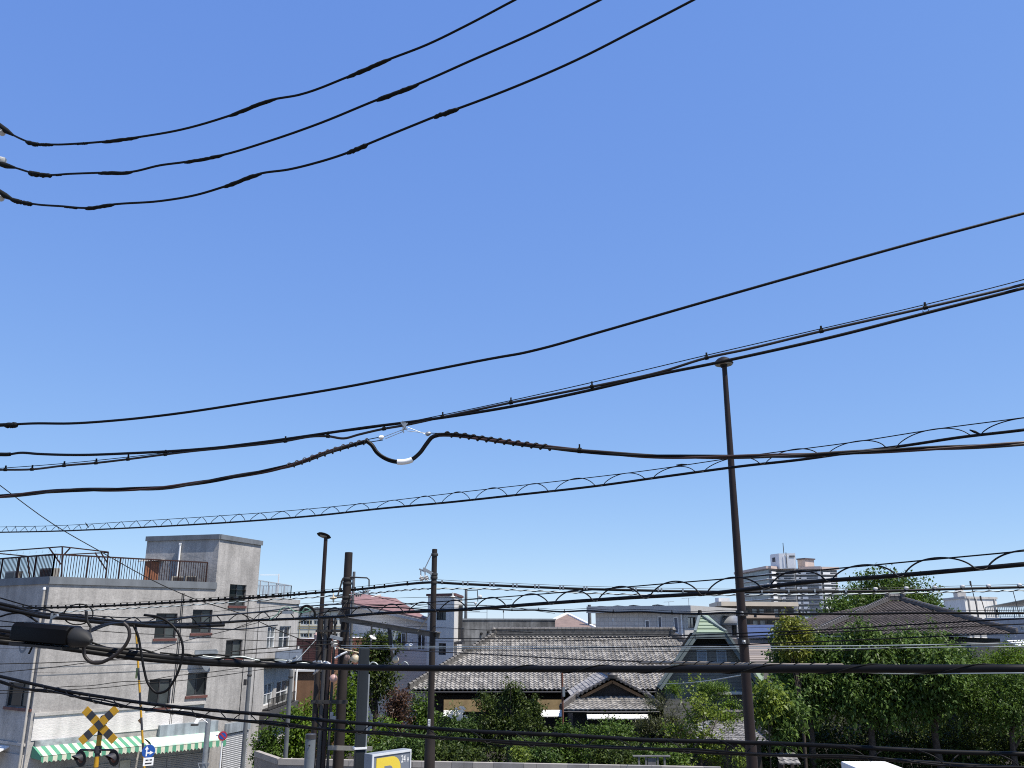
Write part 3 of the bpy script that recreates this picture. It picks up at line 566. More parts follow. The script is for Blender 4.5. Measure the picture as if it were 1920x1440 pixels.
# cable at the lower right behind the heavy one, with brown pale wrapping
Wq = path([(1200, 1243), (1280, 1242.5), (1350, 1244), (1420, 1246), (1500, 1247), (1580, 1247.5)], [(1200, 18), (1580, 14)], ext=(0, 2))
root = rooted('wrapped_cable', 'pale brown spiral wrapped cable resting above the heaviest cable by the lamp post', 'cable', Wq)
mb = MB(); mb.tube(Wq, .028, 8); mb.build('cable', mat('pale_brown_wrap', (.26, .22, .17), .7, .2, 4), root, smooth=70)
mb = MB(); mb.tube(helix(Wq, .03, .32), .008, 5); mb.build('wrap_wire', m_black, root, smooth=70)
# ---- tangle at the left edge with its closure box
for lab, pts, d_, dia in (('black stub cable entering the closure box from the left edge', [(-40, 1180), (0, 1182), (20, 1185), (42, 1187)], 7.4, .03), ('lower black stub cable slanting under the left end of the closure box', [(-40, 1184), (0, 1189), (40, 1196), (90, 1203), (150, 1209)], 7.5, .034),
    ('thin wire meeting the closure box from the left edge, upper of two', [(-40, 1161), (0, 1164), (42, 1169)], 7.6, .009), ('thin wire meeting the closure box from the left edge, lower of two', [(-40, 1176), (0, 1175), (42, 1174)], 7.6, .009),
    ('black sagging cable between the closure box and the slanting cables at the left edge', [(-40, 1162), (0, 1156), (18, 1151), (40, 1150), (58, 1158), (70, 1166)], 7.45, .016), ('black tail of cable pointing down below the closure box', [(60, 1213), (57, 1220), (54, 1226)], 7.3, .016)):
    cable('drop_cable', lab, 'cable', pts, d_, dia)
KT = [(-60, 7), (350, 9.5), (700, 12)]
cable('drop_cable', 'thick shiny cable slanting in at the left edge over the black closure box', 'cable', [(-40, 1124), (0, 1132), (30, 1139), (60, 1149), (100, 1153), (150, 1157), (230, 1166), (300, 1173), (360, 1172)], KT, .03, ext=(6, 0))
cable('drop_cable', 'second slanting cable at the left edge, right above the closure box', 'cable', [(-40, 1129), (0, 1140), (40, 1148), (80, 1156), (130, 1160), (180, 1166), (250, 1172), (320, 1175), (420, 1172)], [(u, d-.15) for u, d in KT], .034, ext=(6, 0))
cable('drop_cable', 'cable leaving the closure box and rising toward the far poles', 'cable', [(158, 1188), (185, 1174), (215, 1169), (250, 1168), (300, 1165), (360, 1157), (420, 1153), (480, 1148), (530, 1142), (572, 1137), (640, 1133)], [(150, 7.4), (640, 20)], .022, ext=(0, 0))
cable('drop_cable', 'lower cable leaving the closure box toward the stucco windows', 'cable', [(150, 1195), (180, 1180), (205, 1171), (240, 1168), (300, 1175), (380, 1178), (450, 1180), (520, 1172)], [(150, 7.3), (520, 14)], .018, ext=(0, 0))
cable('cable_loop', 'thick grey cable loop hanging from the end of the closure box', 'cable loop', [(167, 1190), (161, 1202), (157, 1216), (160, 1232), (170, 1241), (185, 1243), (202, 1237), (222, 1224), (237, 1207), (243, 1190), (240, 1176), (232, 1168)], 7.3, .03, m_greybrown, ext=(0, 0))
cable('cable_loop', 'big thin black cable loop dangling before the second floor window', 'cable loop', [(250, 1172), (258, 1190), (264, 1220), (270, 1255), (279, 1284), (294, 1299), (310, 1296), (326, 1276), (338, 1248), (343, 1215), (336, 1190), (320, 1170), (300, 1158), (270, 1153)], 8.5, .024, ext=(0, 0))
a = np.linspace(0, 2*math.pi, 25)
mb = MB(); c = P(147, 1152, 8.0); mb.tube([c+np.array([.108*math.cos(x), .05*math.cos(x), .09*math.sin(x)]) for x in a], .006, 6)
tag(mb.build('cable_ring', m_black, smooth=70), 'thin round ring of spare cable over the closure box', 'cable loop')
root = empty('splice_closure', P(98, 1190, 7.3), 'black rounded closure box hanging in the cable tangle at the left edge', 'closure box')
a0, a1 = P(36, 1183, 7.35), P(136, 1192, 7.2); t = a1-a0; Ln = np.linalg.norm(t); t /= Ln; sd = np.cross(t, [0, 0, 1.]); sd /= np.linalg.norm(sd); up = np.cross(sd, t)
prof = [(-.5, -.42), (-.5, .3), (-.36, .5), (.36, .5), (.5, .3), (.5, -.42), (.42, -.5), (-.42, -.5)]
mb = MB(); W2, H2 = .20, .15
for s_, k_ in ((0, .86), (.02, 1), (Ln, 1), (Ln+.02, .9)): mb.v += [tuple(a0+t*s_+sd*x*W2*k_+up*y*H2*k_) for x, y in prof]
for j in range(3): 
    for i in range(8): mb.f.append((j*8+i, j*8+(i+1) % 8, (j+1)*8+(i+1) % 8, (j+1)*8+i)); mb.mi.append(0); mb.att.append(0)
mb.f += [tuple(range(8)), tuple(range(24, 32))]; mb.mi += [0, 0]; mb.att += [0, 0]
mb.build('case', mat('closure_plastic', (.0025, .0025, .003), .55, .2, 6, fine=.3, spec=.12), root, smooth=35)
mb = MB(); mb.tube([a1+t*.01-up*.01, a1+t*.05-up*.01, a1+t*.14-up*.02, a1+t*.19-up*.03], [.078, .08, .06, .02], 14); mb.build('end_seal', m_mattblack, root, smooth=40)
mb = MB(); mb.slab([a0+t*.02-up*.088+sd*.1, a1-up*.088+sd*.1, a1-up*.088-sd*.1, a0+t*.02-up*.088-sd*.1], -up*.02); mb.build('bottom_flange', m_mattblack, root)
mb = MB(); e = a1+t*.09; mb.bar(e+up*.075-sd*.08, e+up*.13-sd*.02, .014); mb.bar(e+up*.13-sd*.02, e+up*.2, .018); mb.bar(e+up*.075-sd*.08, e-up*.06-sd*.085, .018, .01); mb.build('hanger_hook', m_darksteel, root)
mb = MB(); e = a0+t*.3; mb.bar(e+up*.08, e+up*.16, .014); mb.bar(e+up*.12, e+up*.15+t*.06, .02); mb.build('hanger_hook', m_steel, root)
mb = MB(); mb.tube(spline([a0-t*.03+up*.05, a0-t*.07, a0-t*.05-up*.07], 5), .008, 6); mb.build('tie_strap', m_palewire, root)
# ================================================================== GROUND
mb = MB(); mb.quad((-3000, -400, 0), (3000, -400, 0), (3000, 5000, 0), (-3000, 5000, 0))
tag(mb.build('ground', mat('ground_concrete', (.24, .23, .215), .95, .2, .05, fine=.15), origin=(0, 0, 0)), 'town ground spreading to the horizon', kind='structure')
mb = MB(); mb.quad((-60, -20, .004), (60, -20, .004), (60, 33, .004), (-60, 33, .004))
tag(mb.build('railway_bed', mat('ballast', (.20, .175, .15), .95, .35, 9, bump=.3), origin=(0, 0, 0)), 'gravel bed of the railway below', kind='structure')
mb = MB(); mb.quad((-17, 43.2, .006), (45, 43.2, .006), (45, 64, .006), (-17, 64, .006))
tag(mb.build('garden_soil', m_soil, origin=(0, 0, 0)), 'garden soil under the trees', kind='structure')
# ================================================================== GREY STUCCO CORNER BUILDING
def rail(mb, pts, h, gap, w=.02, post=1.6, pw=.05, low=.12, top=.05):
    """railing of thin uprights along 3D points (at their feet)"""
    for a, b in zip(pts, pts[1:]):
        a, b = np.array(a, float), np.array(b, float); L = np.linalg.norm(b-a); hh = np.array([0, 0, h]); lo = np.array([0, 0, low])
        mb.bar(a+hh, b+hh, top); mb.bar(a+lo, b+lo, top*.7)
        for i in range(1, int(L/gap)): p = a+(b-a)*i*gap/L; mb.bar(p+lo, p+hh, w)
        n = max(1, int(round(L/post)))
        for i in range(n+1): p = a+(b-a)*i/n; mb.bar(p, p+hh*1.0+np.array([0, 0, .01]), pw)
Lp, K1, K2, T1, E1, Bk = [np.array(p) for p in ((-25.3, 40.2), (-19.0, 36.0), (-14.05, 41.5), (-13.05, 45.0), (-13.05, 54.0), (-26., 57.))]
ZP = 9.79; root = empty('stucco_building', (-17, 41, 0), 'old grey stucco corner building with red-brown sills and striped awnings', 'building'); SB = root
WL, WM, WT, WE = Wall(Lp, K1), Wall(K1, K2), Wall(K2, T1), Wall(T1, E1)
mb = MB(); hl = [WL.rect(13, 1280, 62, 1327)]; hm = [WM.rect(*r) for r in ((291, 1150, 331, 1197), (360, 1143, 397, 1187), (278, 1273, 320, 1326), (351, 1261, 388, 1304))]
ht = [WT.rect(430, 1094, 461, 1136), WT.rect(423, 1200, 454, 1234)]
he = [WE.rect(501, 1175, 517, 1216), WE.rect(523, 1174, 545, 1216), WE.rect(495, 1281, 512, 1321), WE.rect(518, 1276, 540, 1318)]
WL.holes(mb, 0, ZP, hl); WM.holes(mb, 0, ZP, hm); WT.holes(mb, 0, ZP, ht)
mb.cur = 1; WE.holes(mb, 0, 9.28, he); mb.cur = 0
mb.quad((*E1, 0), (*Bk, 0), (*Bk, 9.28), (*E1, 9.28)); mb.quad((*Bk, 0), (*Lp, 0), (*Lp, ZP), (*Bk, ZP))
mb.cur = 2; mb.quad(*[(*p, ZP-.25) for p in (Lp, K1, K2, T1, Bk)]); mb.quad((*T1, 9.1), (*E1, 9.1), (*Bk, 9.1)); mb.cur = 0
# inner dark box so that light never shows through the openings
mb.build('wall', [m_stucco, m_stucco_pale, m_concrete], root)
for W, H in ((WL, hl), (WM, hm), (WT, ht)):
    for h in H: window(root, W, h, m_frame_dark, m_glass, m_redsill, 1, .05)
for k, h in enumerate(he): window(root, WE, h, m_frame_white, m_glass_pale if k % 2 == 0 else m_glass, None, 1, .055, trans=1)
# storey line, cornice, painted bands
mb = MB()
for W in (WL, WM): W.block(mb, -.05, W.L+.02, ZP-.27, ZP+.03, .003, .07)
WT.block(mb, 0, .05, ZP-.27, ZP, .003, .05); mb.build('parapet_cap', m_paint_grey, root)
mb = MB(); WE.block(mb, 0, WE.L, 9.05, 9.31, .003, .06); mb.build('parapet_cap', m_stucco_pale, root)
zt_, zb_ = WM.hit(230, 1331)[1], WM.hit(230, 1373)[1]
mb = MB(); WM.block(mb, .12, WM.L-1.0, zb_, zt_, .003, .03); mb.build('painted_band', m_render_white, root)
mb = MB(); WM.block(mb, .1, WM.L, zt_+.003, zt_+.12, .003, .09); WL.block(mb, 0, WL.L-.1, zb_-.2, zb_-.1, .003, .06); mb.build('ledge', m_stucco_pale, root)
mb = MB(); WM.block(mb, .25, 2.5, zb_-.32, zb_-.004, .003, .12); mb.build('shop_fascia', mat('peeling_fascia', (.42, .45, .46), .6, .75, 2.2, col2=(.13, .135, .14)), root)
s0, s1 = WM.hit(296, 1366)[0], WM.hit(404, 1366)[0]; zf0, zf1 = WM.hit(350, 1381)[1], WM.hit(350, 1355)[1]
mb = MB(); WM.block(mb, s0, s1, zf0, zf1, .003, .22); mb.build('shop_fascia', mat('metal_fascia', (.36, .40, .43), .5, .2, 1.2, streak=.5), root)
WT_s = WT.hit(421, 1360)[0], WT.hit(466, 1360)[0]
mb = MB(); WT.block(mb, WT_s[0], WT_s[1], WT.hit(440, 1372)[1], WT.hit(440, 1354)[1], .003, .12); mb.build('shop_fascia', mat('metal_fascia', (.4,)*3), root)
for u0, v0, h_ in ((230, 1260, .035), (230, 1246, .02), (230, 1206, .02)):
    z_ = WM.hit(u0, v0)[1]; mb = MB(); xs_ = [0.02]
    for hh in sorted(hm):
        if hh[2]-.15 < z_ < hh[3]+.05: xs_ += [hh[0]-.06, hh[1]+.06]
    xs_.append(WM.L-.02)
    for a_, b_ in zip(xs_[::2], xs_[1::2]): WM.block(mb, a_, b_, z_-h_/2, z_+h_/2, .002, .008)
    mb.build('joint_line', m_paint_grey, root)
# corner tower
TL = K2+np.array([-3.95, 1.14]); TB = TL+(T1-K2); ZT = 12.05; WTL, WTR = Wall(TL, K2+np.array([0, .0])), WT
mb = MB()
for a, b in ((TL, K2), (K2, T1), (T1, TB), (TB, TL)): mb.quad((*a, ZP), (*b, ZP), (*b, ZT), (*a, ZT)) if not (a is TL) else mb.quad((*a, ZP-.4), (*b, ZP-.4), (*b, ZT), (*a, ZT))
mb.quad(*[(*p, ZT-.02) for p in (TL, K2, T1, TB)]); mb.build('stair_tower', m_stucco, root)
mb = MB(); WTL.block(mb, -.05, WTL.L+.03, ZT-.2, ZT+.03, .003, .08); WT.block(mb, 0, WT.L+.05, ZT-.2, ZT+.03, .003, .08); mb.build('parapet_cap', m_paint_grey, root)
# pipes
mb = MB(); p = WL.pt(WL.L-.18, 0, .09); z1 = WL.hit(89, 1106)[1]
mb.tube([(*p[:2], 0), (*p[:2], z1)], .055, 8); mb.build('drain_pipe', mat('cream_pipe', (.50, .47, .42), .55, .2, 2, streak=.3), root, smooth=60)
mb = MB(); mb.lathe((*p[:2], z1-.02), (0, 0, 1), [(.03, 0), (.07, .02), (.075, .08), (.04, .13)], 10); mb.build('pipe_cap', m_white, root, smooth=40)
mb = MB(); pw = WTL.hit(337, 1050); a = WTL.pt(pw[0], ZP-.3, .07); b = WTL.pt(pw[0], WTL.hit(337, 1020)[1], .07)
mb.tube([a, b], .05, 8); mb.box(b, (.11, .11, .08)); mb.build('vent_pipe', m_white, root, smooth=50)
for u in (338, 341, 463, 485):
    mb = MB()
    W = WM if u < 400 else WE if u > 480 else WT
    W_s = min(max(W.hit(u, 1150)[0], .05), W.L-.05); mb.tube([W.pt(W_s, 9.3, .03), W.pt(W_s+.02, 6.5, .03), W.pt(W_s, 3.4, .03)], .014, 6); mb.build('wall_cable', m_darksteel, root)
mb = MB(); p = WE.pt(WE.hit(552, 1280)[0], 0, .1); mb.tube([(*p[:2], 0), (*p[:2], 6.6)], .06, 8); mb.build('drain_pipe', m_white, root, smooth=60)
# awnings
def awning(W, u0, u1, vt, vb, out, name_mat, val=.22, curve=0):
    s0, s1 = W.hit(u0, vt)[0], W.hit(u1, vt)[0]; z1 = W.hit((u0+u1)/2, vt)[1]
    q = W.pt((s0+s1)/2, 0, out); r_ = ray((u0+u1)/2, vb); k = (q[:2]@W.n)/(r_[:2]@W.n); z0 = CAMZ+r_[2]*k+val
    mb = MB(); n = 8; prev = None
    for i in range(n+1):
        f = i/n; o = out*math.sin(f*math.pi/2)**.9 if curve else out*f; z = z1-(z1-z0)*(1-math.cos(f*math.pi/2) if curve else f); o += .02
        cur = (W.pt(s0, z, o), W.pt(s1, z, o))
        if prev: mb.quad(prev[0], prev[1], cur[1], cur[0])
        prev = cur
    aw = mb.build('awning', name_mat, root)
    v = MB(); ns = max(6, int((s1-s0)/.16))
    for i in range(ns):
        a, b = s0+(s1-s0)*i/ns, s0+(s1-s0)*(i+1)/ns; c = (a+b)/2
        v.quad(W.pt(a, z0-.002, out+.022), W.pt(b, z0-.002, out+.022), W.pt(b, z0-val*.75, out+.03), W.pt(c, z0-val*1.05, out+.035), W.pt(a, z0-val*.75, out+.03))
    v.quad(W.pt(s0, z1, .01), W.pt(s0, z0, out+.02), W.pt(s0, z0-val*.6, out+.02), W.pt(s0, z0-val*.6, .01)); v.quad(W.pt(s1, z1, .01), W.pt(s1, z0, out+.02), W.pt(s1, z0-val*.6, out+.02), W.pt(s1, z0-val*.6, .01))
    v.build('valance', m_aw, aw)
    f = MB(); f.bar(W.pt(s0, z0, out+.005), W.pt(s1, z0, out+.005), .03)
    for s in (s0+.03, s1-.03): f.bar(W.pt(s, z1-.04, .02), W.pt(s, z0, out), .025)
    f.build('frame', m_darksteel, aw)
ax = tuple(WM.t)+(0,)
m_aw = stripes_mat('green_striped_canvas', (.62, .61, .47), (.075, .26, .155), .34, ax, .8); m_aw2 = stripes_mat('faded_striped_canvas', (.60, .66, .54), (.40, .58, .45), .34, ax, .8)
awning(WM, 62, 262, 1389, 1421, 1.0, m_aw)
awning(WM, 268, 405, 1377, 1409, .9, m_aw2, val=.26, curve=1)
m_shut = mat('rolling_shutter', (.36, .345, .32), .55, .15, 1.5, streak=.2)
def shutter(W, s0, s1, z1, m, name='shutter', lath=.075):
    mb = MB(); k = int(z1/lath)
    for i in range(k): mb.quad(W.pt(s0, i*z1/k, .02), W.pt(s1, i*z1/k, .02), W.pt(s1, (i+.85)*z1/k, .045), W.pt(s0, (i+.85)*z1/k, .045)); mb.quad(W.pt(s0, (i+.85)*z1/k, .045), W.pt(s1, (i+.85)*z1/k, .045), W.pt(s1, (i+1)*z1/k, .02), W.pt(s0, (i+1)*z1/k, .02))
    return mb.build(name, m, root)
for a, b in ((72, 180), (183, 225), (246, 312), (314, 384)): shutter(WM, WM.hit(a, 1415)[0], WM.hit(b, 1415)[0], 2.35, m_shut)
mb = MB(); WM.block(mb, WM.hit(226, 1415)[0], WM.hit(245, 1415)[0], 0, 2.4, .003, .06); mb.build('pilaster', mat('cream_pilaster', (.52, .48, .36), .7), root)
shutter(WT, WT_s[0], WT_s[1], WT.hit(440, 1374)[1], mat('silver_shutter', (.52, .53, .54), .4, .1, 1, metal=.2), lath=.09)
mb = MB(); WM.block(mb, WM.L-.55, WM.L-.05, 0, 2.3, .003, .02); mb.build('doorway', m_mattblack, root)
# small canopy and wall lamp on the shaded side
mb = MB(); a, b = WL.hit(-40, 1400)[0], WL.hit(18, 1400)[0]; z = WL.hit(0, 1396)[1]
mb.slab([WL.pt(a, z, .01), WL.pt(b, z, .01), WL.pt(b, z-.35, 1.0), WL.pt(a, z-.35, 1.0)], (0, 0, -.06)); mb.build('door_canopy', m_white, root)
mb = MB(); WL.block(mb, WL.hit(2, 1425)[0], WL.hit(44, 1425)[0], .2, WL.hit(20, 1412)[1], .003, .05); mb.build('door_panel', m_stucco_pale, root)
# round painted mark on the shaded wall, half hidden by the closure box
mb = MB(); cc = WL.hit(43, 1210); a = np.linspace(math.pi*.95, math.pi*2.05, 15)
for t0, t1 in zip(a, a[1:]): mb.quad(*[WL.pt(cc[0]+r*math.cos(t), cc[1]+r*math.sin(t), .004) for r, t in ((.2, t0), (.31, t0), (.31, t1), (.2, t1))])
mb.build('painted_mark', m_paint_grey, root)
# inverted triangle plate fixed to the wall
mb = MB(); c = [WM.hit(u, v) for u, v in ((358, 1219), (398, 1217), (402, 1222), (381, 1257), (376, 1257), (357, 1225))]; mb.slab([WM.pt(*q, .35) for q in c], np.append(WM.n*.03, 0))
tr = empty('road_sign', WM.pt(WM.hit(379, 1235)[0], WM.hit(379, 1235)[1], .35), 'grey back of an inverted triangle plate on the stucco wall', 'sign')
mb.build('plate', m_steel, tr); mb = MB(); q = WM.hit(379, 1228); mb.bar(WM.pt(*q, .02), WM.pt(*q, .35), .05); mb.build('bracket', m_darksteel, tr)
# roof railing, annex railing and balconies
ins = .30
def inset(p, W): return np.append(p-W.n*ins, ZP-.25)
mb = MB(); rp = [inset(Lp, WL), np.append(K1-WL.n*.15-WM.n*.28, ZP-.25), inset(K2-WM.t*.35, WM)]
rail(mb, rp, 1.2, .115, .022, 1.5, .055, .22, .06); mb.build('roof_railing', m_rust, root)
mb = MB(); e0 = np.append(T1-WE.n*.4+WE.t*.1, 9.1); e1 = np.append(E1-WE.n*.4-WE.t*.6, 9.1); e2 = e1+np.array([-3.5, .5, 0])
rail(mb, [e0, e1, e2], 1.05, .2, .018, 1.8, .05, .18, .04); mb.build('roof_railing', mat('pale_grey_rail', (.42, .44, .46), .5), root)
mb = MB(); p = P(523, 1076, 50.5); mb.bar((p[0], p[1], 9.1), p, .06); mb.bar(P(488, 1078, 50), P(523, 1078, 50.5), .04); mb.build('laundry_post', m_white, root)
for (u0, v0, u1, v1) in ((496, 1219, 546, 1243),):
    a, b, c, d = WE.rect(u0, v0, u1, v1); mb = MB(); WE.block(mb, a, b, c, d, .55, .60); WE.block(mb, a, b, c-.08, c, .003, .6)
    for s in (a+.02, (a+b)/2, b-.02): WE.block(mb, s-.03, s+.03, c, d+.03, .605, .64)
    mb.build('balcony', mat('blue_grey_panel', (.20, .235, .29), .5, .1, 2), root)
a, b, c, d = WE.rect(493, 1304, 543, 1321); mb = MB(); rail(mb, [WE.pt(a, c, .3), WE.pt(b, c, .3)], d-c, .12, .015, 1, .03, .05, .03); WE.block(mb, a, b, c-.06, c, .003, .32); mb.build('balcony', m_darksteel, root)
a, b, c, d = WE.rect(487, 1322, 548, 1342); mb = MB(); WE.block(mb, a, b, c-.4, d-.07, .003, .35); mb.build('base_wall', mat('dark_base', (.07, .068, .066), .8), root)
# things standing on the roof
def acunit(u, v, d, w, h, lab, rz=.6, open_=False):
    p = P(u, v, d); p[2] = ZP-.25; r_ = empty('air_conditioner', p, lab, 'air conditioner', 'units on the stucco roof')
    mb = MB(); mb.box(p+np.array([0, 0, h/2+.06]), (w, .34, h), rz); mb.build('case', mat('unit_case', (.30, .285, .25), .6, .2, 3), r_)
    mb = MB(); ca, sa = math.cos(rz), math.sin(rz); f = p+np.array([sa*.172, -ca*.172, h/2+.06]); mb.box(f, (w*.78, .02, h*.8), rz); mb.build('grille', m_frame_dark, r_)
    mb = MB()
    for q in (-.35, .35): mb.box(p+np.array([ca*w*q, sa*w*q, .03]), (.08, .38, .06), rz)
    mb.build('foot', m_darksteel, r_)
acunit(26, 1075, 38.3, .8, .55, 'boxy air conditioner near the left end of the roof railing', -.55); acunit(93, 1073, 37.3, .85, .62, 'boxy air conditioner behind the railing corner post', -.5)
acunit(333, 1082, 41.6, .6, .5, 'dark air conditioner by the pale vent pipe on the roof', .6); acunit(357, 1086, 41.3, .55, .5, 'brownish unit at the right end of the roof railing', .6)
p = P(287, 1080, 42.6); p[2] = ZP-.25; r_ = empty('roof_shed', p, 'small rust-orange shed with slanted lid beside the stair tower', 'shed')
mb = MB(); mb.box(p+np.array([0, 0, .65]), (.75, .6, 1.3), .35); mb.build('body', mat('orange_rust_panel', (.32, .12, .055), .75, .25, 3), r_)
mb = MB(); mb.slab([p+np.array([-.62, -.5, 1.28]), p+np.array([.62, -.4, 1.36]), p+np.array([.55, .45, 1.5]), p+np.array([-.62, .35, 1.42])], (0, 0, .04)); mb.build('lid', m_stucco_pale, r_)
r_ = empty('laundry_frame', (P(117, 1075, 38.5)[0], 38.5, ZP-.25), 'brown bar frame for hanging laundry above the roof railing', 'frame')
mb = MB(); q = lambda u, v, d=38.5: P(u, v, d)
for a, b in ((q(-30, 1036, 40), q(117, 1025)), (q(117, 1025), q(203, 1035, 41)), (q(-30, 1035, 38), q(52, 1043, 38)), (q(52, 1043, 38), q(203, 1036, 41)), (q(117, 1025), (q(118, 1078)[0], 38.5, ZP-.25)), (q(203, 1035, 41), (q(200, 1075, 41)[0], 41, ZP-.25)),
             (q(92, 1027), q(114, 1058)), (q(132, 1027), q(120, 1040)), (q(190, 1037, 41), q(201, 1055, 41)), (q(178, 1036, 41), q(199, 1068, 41)), (q(52, 1043, 38), (q(60, 1075, 38)[0], 38, ZP-.25))): mb.bar(a, b, .05)
mb.build('bars', m_rust, r_)
for u in range(8, 106, 12):
    mb = MB(); p = q(u, 1031+(106-u)*.05, 38.9); mb.tube([p, p+np.array([.02, 0, -.06]), p+np.array([-.02, 0, -.1])], .006, 5); mb.build('hook', m_steel, r_)
# ================================================================== MIDDLE DISTANCE HOUSES
def body(root, name, A, B, depth, z0, z1, m, holes=(), wm=None, roofm=None, hd=.1, ret=False):
    """four walls and a flat top; openings in the front; returns the front wall"""
    W = Wall(A, B); mb = MB(); W.holes(mb, z0, z1, list(holes), hd); n = -W.n*depth; A2, B2 = W.A+n, W.B+n
    for p, q_ in ((W.A, A2), (A2, B2), (B2, W.B)): mb.quad((*p, z0), (*q_, z0), (*q_, z1), (*p, z1))
    mb.cur = 1; mb.quad(*[(*p, z1-.01) for p in (W.A, W.B, B2, A2)])
    mb.build(name, [m, roofm or m_concrete], root); return W, A2, B2
def XY(u, v, d): return P(u, v, d)[:2]
# cream block far behind the left building
A, B = XY(556, 1160, 92), XY(648, 1160, 92); zt = P(600, 1146, 92)[2]; W = Wall(A, B)
root = empty('apartment_block', (*((A+B)/2), 0), 'cream block with small dark windows seen behind the pole cluster', 'building')
rs = [(u, v, u+11, v+h) for v, h in ((1153, 3), (1163, 8), (1187, 8)) for u in (563, 574, 588, 604, 622, 636)]
hs_ = [W.rect(*r) for r in rs if r[0]]; body(root, 'wall', A, B, 12, 0, zt, mat('cream_tile_wall', (.56, .54, .46), .7, .08, 2), hs_, hd=.2)
for h in hs_: window(root, W, h, m_frame_white, m_glass, None, 1, .06, .2)
mb = MB(); W.block(mb, -.2, W.L+.2, zt, zt+.35, -.3, .25); mb.build('parapet_cap', m_concrete, root)
mb = MB()
for u in (562, 580, 599, 618): s = W.hit(u, 1170)[0]; W.block(mb, s-.03, s+.03, 2, zt, .003, .05)
for v in (1174, 1178): z = W.hit(600, v)[1]; W.block(mb, 0, W.L, z-.04, z+.04, .003, .05)
mb.build('joint_line', mat('ochre_joint', (.38, .33, .2), .8), root)
# red brick and brown clad house between it and the tower
A, B = XY(546, 1220, 62), XY(612, 1220, 61); root = empty('brick_house', (*((A+B)/2), 0), 'narrow house with red brick above and brown cladding below, left of the brown poles', 'house')
z1, z2 = P(575, 1197, 62)[2], P(575, 1252, 62)[2]
body(root, 'brick_wall', A, B, 8, z2, z1, grid_mat('red_brick', (.20, .08, .06), (.35, .32, .3), .5, .16, .8, .3, .02), roofm=m_white)
A2 = XY(535, 1280, 57); B2 = XY(606, 1280, 57); body(root, 'clad_wall', A2, B2, 8, 0, P(570, 1259, 57)[2], mat('brown_cladding', (.24, .13, .07), .8, .25, .7, streak=.25))
mb = MB(); W = Wall(A2, B2); W.block(mb, -.1, W.L+.1, P(570, 1259, 57)[2], P(570, 1255, 57)[2], -.3, .15); mb.build('eave_gutter', m_white, root)
mb = MB(); p = P(594, 1200, 60.8); mb.lathe(p, (0, 0, 1), [(.12, 0), (.2, .15), (.22, .35), (.1, .5)], 10); mb.build('roof_vent', mat('pink_vent', (.6, .4, .35), .6), root, smooth=40)
# white house with the red roof
A, B = XY(652, 1180, 71), XY(806, 1180, 66); root = empty('red_roof_house', (*((A+B)/2), 0), 'white house under a long sloping red roof beside the second brown pole', 'house')
W = Wall(A, B); ze = P(806, 1158, 66)[2]; rs = [(744, 1186, 760, 1212), (768, 1196, 774, 1216), (782, 1188, 797, 1219)]
hs_ = [W.rect(*r) for r in rs]; m_siding = grid_mat('white_siding', (.62, .585, .535), (.75, .75, .75), 6, .22, .6, .06, .02)
W, A2, B2 = body(root, 'wall', A, B, 3.5, 0, ze, m_siding, hs_)
for h in hs_: window(root, W, h, m_frame_white, m_glass, None, 1, .06, .1)
n3 = lambda p, z: np.array([p[0], p[1], z]); m_redroof = mat('red_metal_roof', (.30, .165, .145), .65, .2, 1.0, streak=.3, fine=.2)
eA, eB, rB, rA = P(640, 1128, 70.2), P(804, 1163, 65.2), P(742, 1124, 73), P(655, 1112.5, 75)
mb = MB(); mb.slab([eA, eB, rB, rA], (0, 0, .10)); mb.build('roof', m_redroof, root)
mb = MB(); mb.bar(eA-np.array([0, 0, .14]), eB-np.array([0, 0, .14]), .12, .2); mb.build('fascia', m_stucco_pale, root)
zA = eA[2]-.1; mb = MB(); mb.slab([n3(A, ze), n3(B, ze), n3(B, ze+.02), n3(A, zA)], np.append(-W.n*.1, 0)); D_ = n3(A2, 0); mb.slab([n3(A, ze), n3(A2, ze), n3(A2, rA[2]-.1), n3(A, zA)], (.1, 0, 0)); mb.build('gable_wall', m_siding, root)
# white block with flat brown trim, right of the second pole
A, B = XY(801, 1180, 64), XY(851, 1180, 62.5); C_ = XY(866, 1180, 69); root = empty('white_house', (*((A+B)/2), 0), 'tall white block with thin brown roof trim just right of the second brown pole', 'house')
W = Wall(A, B); zt = P(825, 1117, 63)[2]; rs = [(818, 1143, 836, 1163), (822, 1206, 836, 1228)]; hs_ = [W.rect(*r) for r in rs]; mb = MB(); W.holes(mb, 0, zt, hs_)
W2 = Wall(B, C_); mb.quad((*B, 0), (*C_, 0), (*C_, zt), (*B, zt)); D_ = A+(C_-B); mb.quad((*C_, 0), (*D_, 0), (*D_, zt), (*C_, zt)); mb.quad((*D_, 0), (*A, 0), (*A, zt), (*D_, zt)); mb.quad(*[(*q_, zt-.01) for q_ in (A, B, C_, D_)])
mb.build('wall', mat('off_white_render', (.64, .61, .56), .8, .06, 1, streak=.1), root)
for h in hs_: window(root, W, h, m_frame_dark, m_glass, None, 1, .06)
mb = MB(); W.block(mb, -.1, W.L+.08, zt, zt+.16, -.1, .1); W2.block(mb, 0, W2.L, zt, zt+.16, -.1, .1); mb.build('roof_trim', m_redsill, root)
mb = MB(); q0 = P(858, 1135, 66); q1 = P(862, 1199, 66); mb.box(((q0[0]+q1[0])/2+.15, 66, (q0[2]+q1[2])/2), (.28, .3, q0[2]-q1[2])); mb.build('chimney_pipe', m_frame_dark, root)
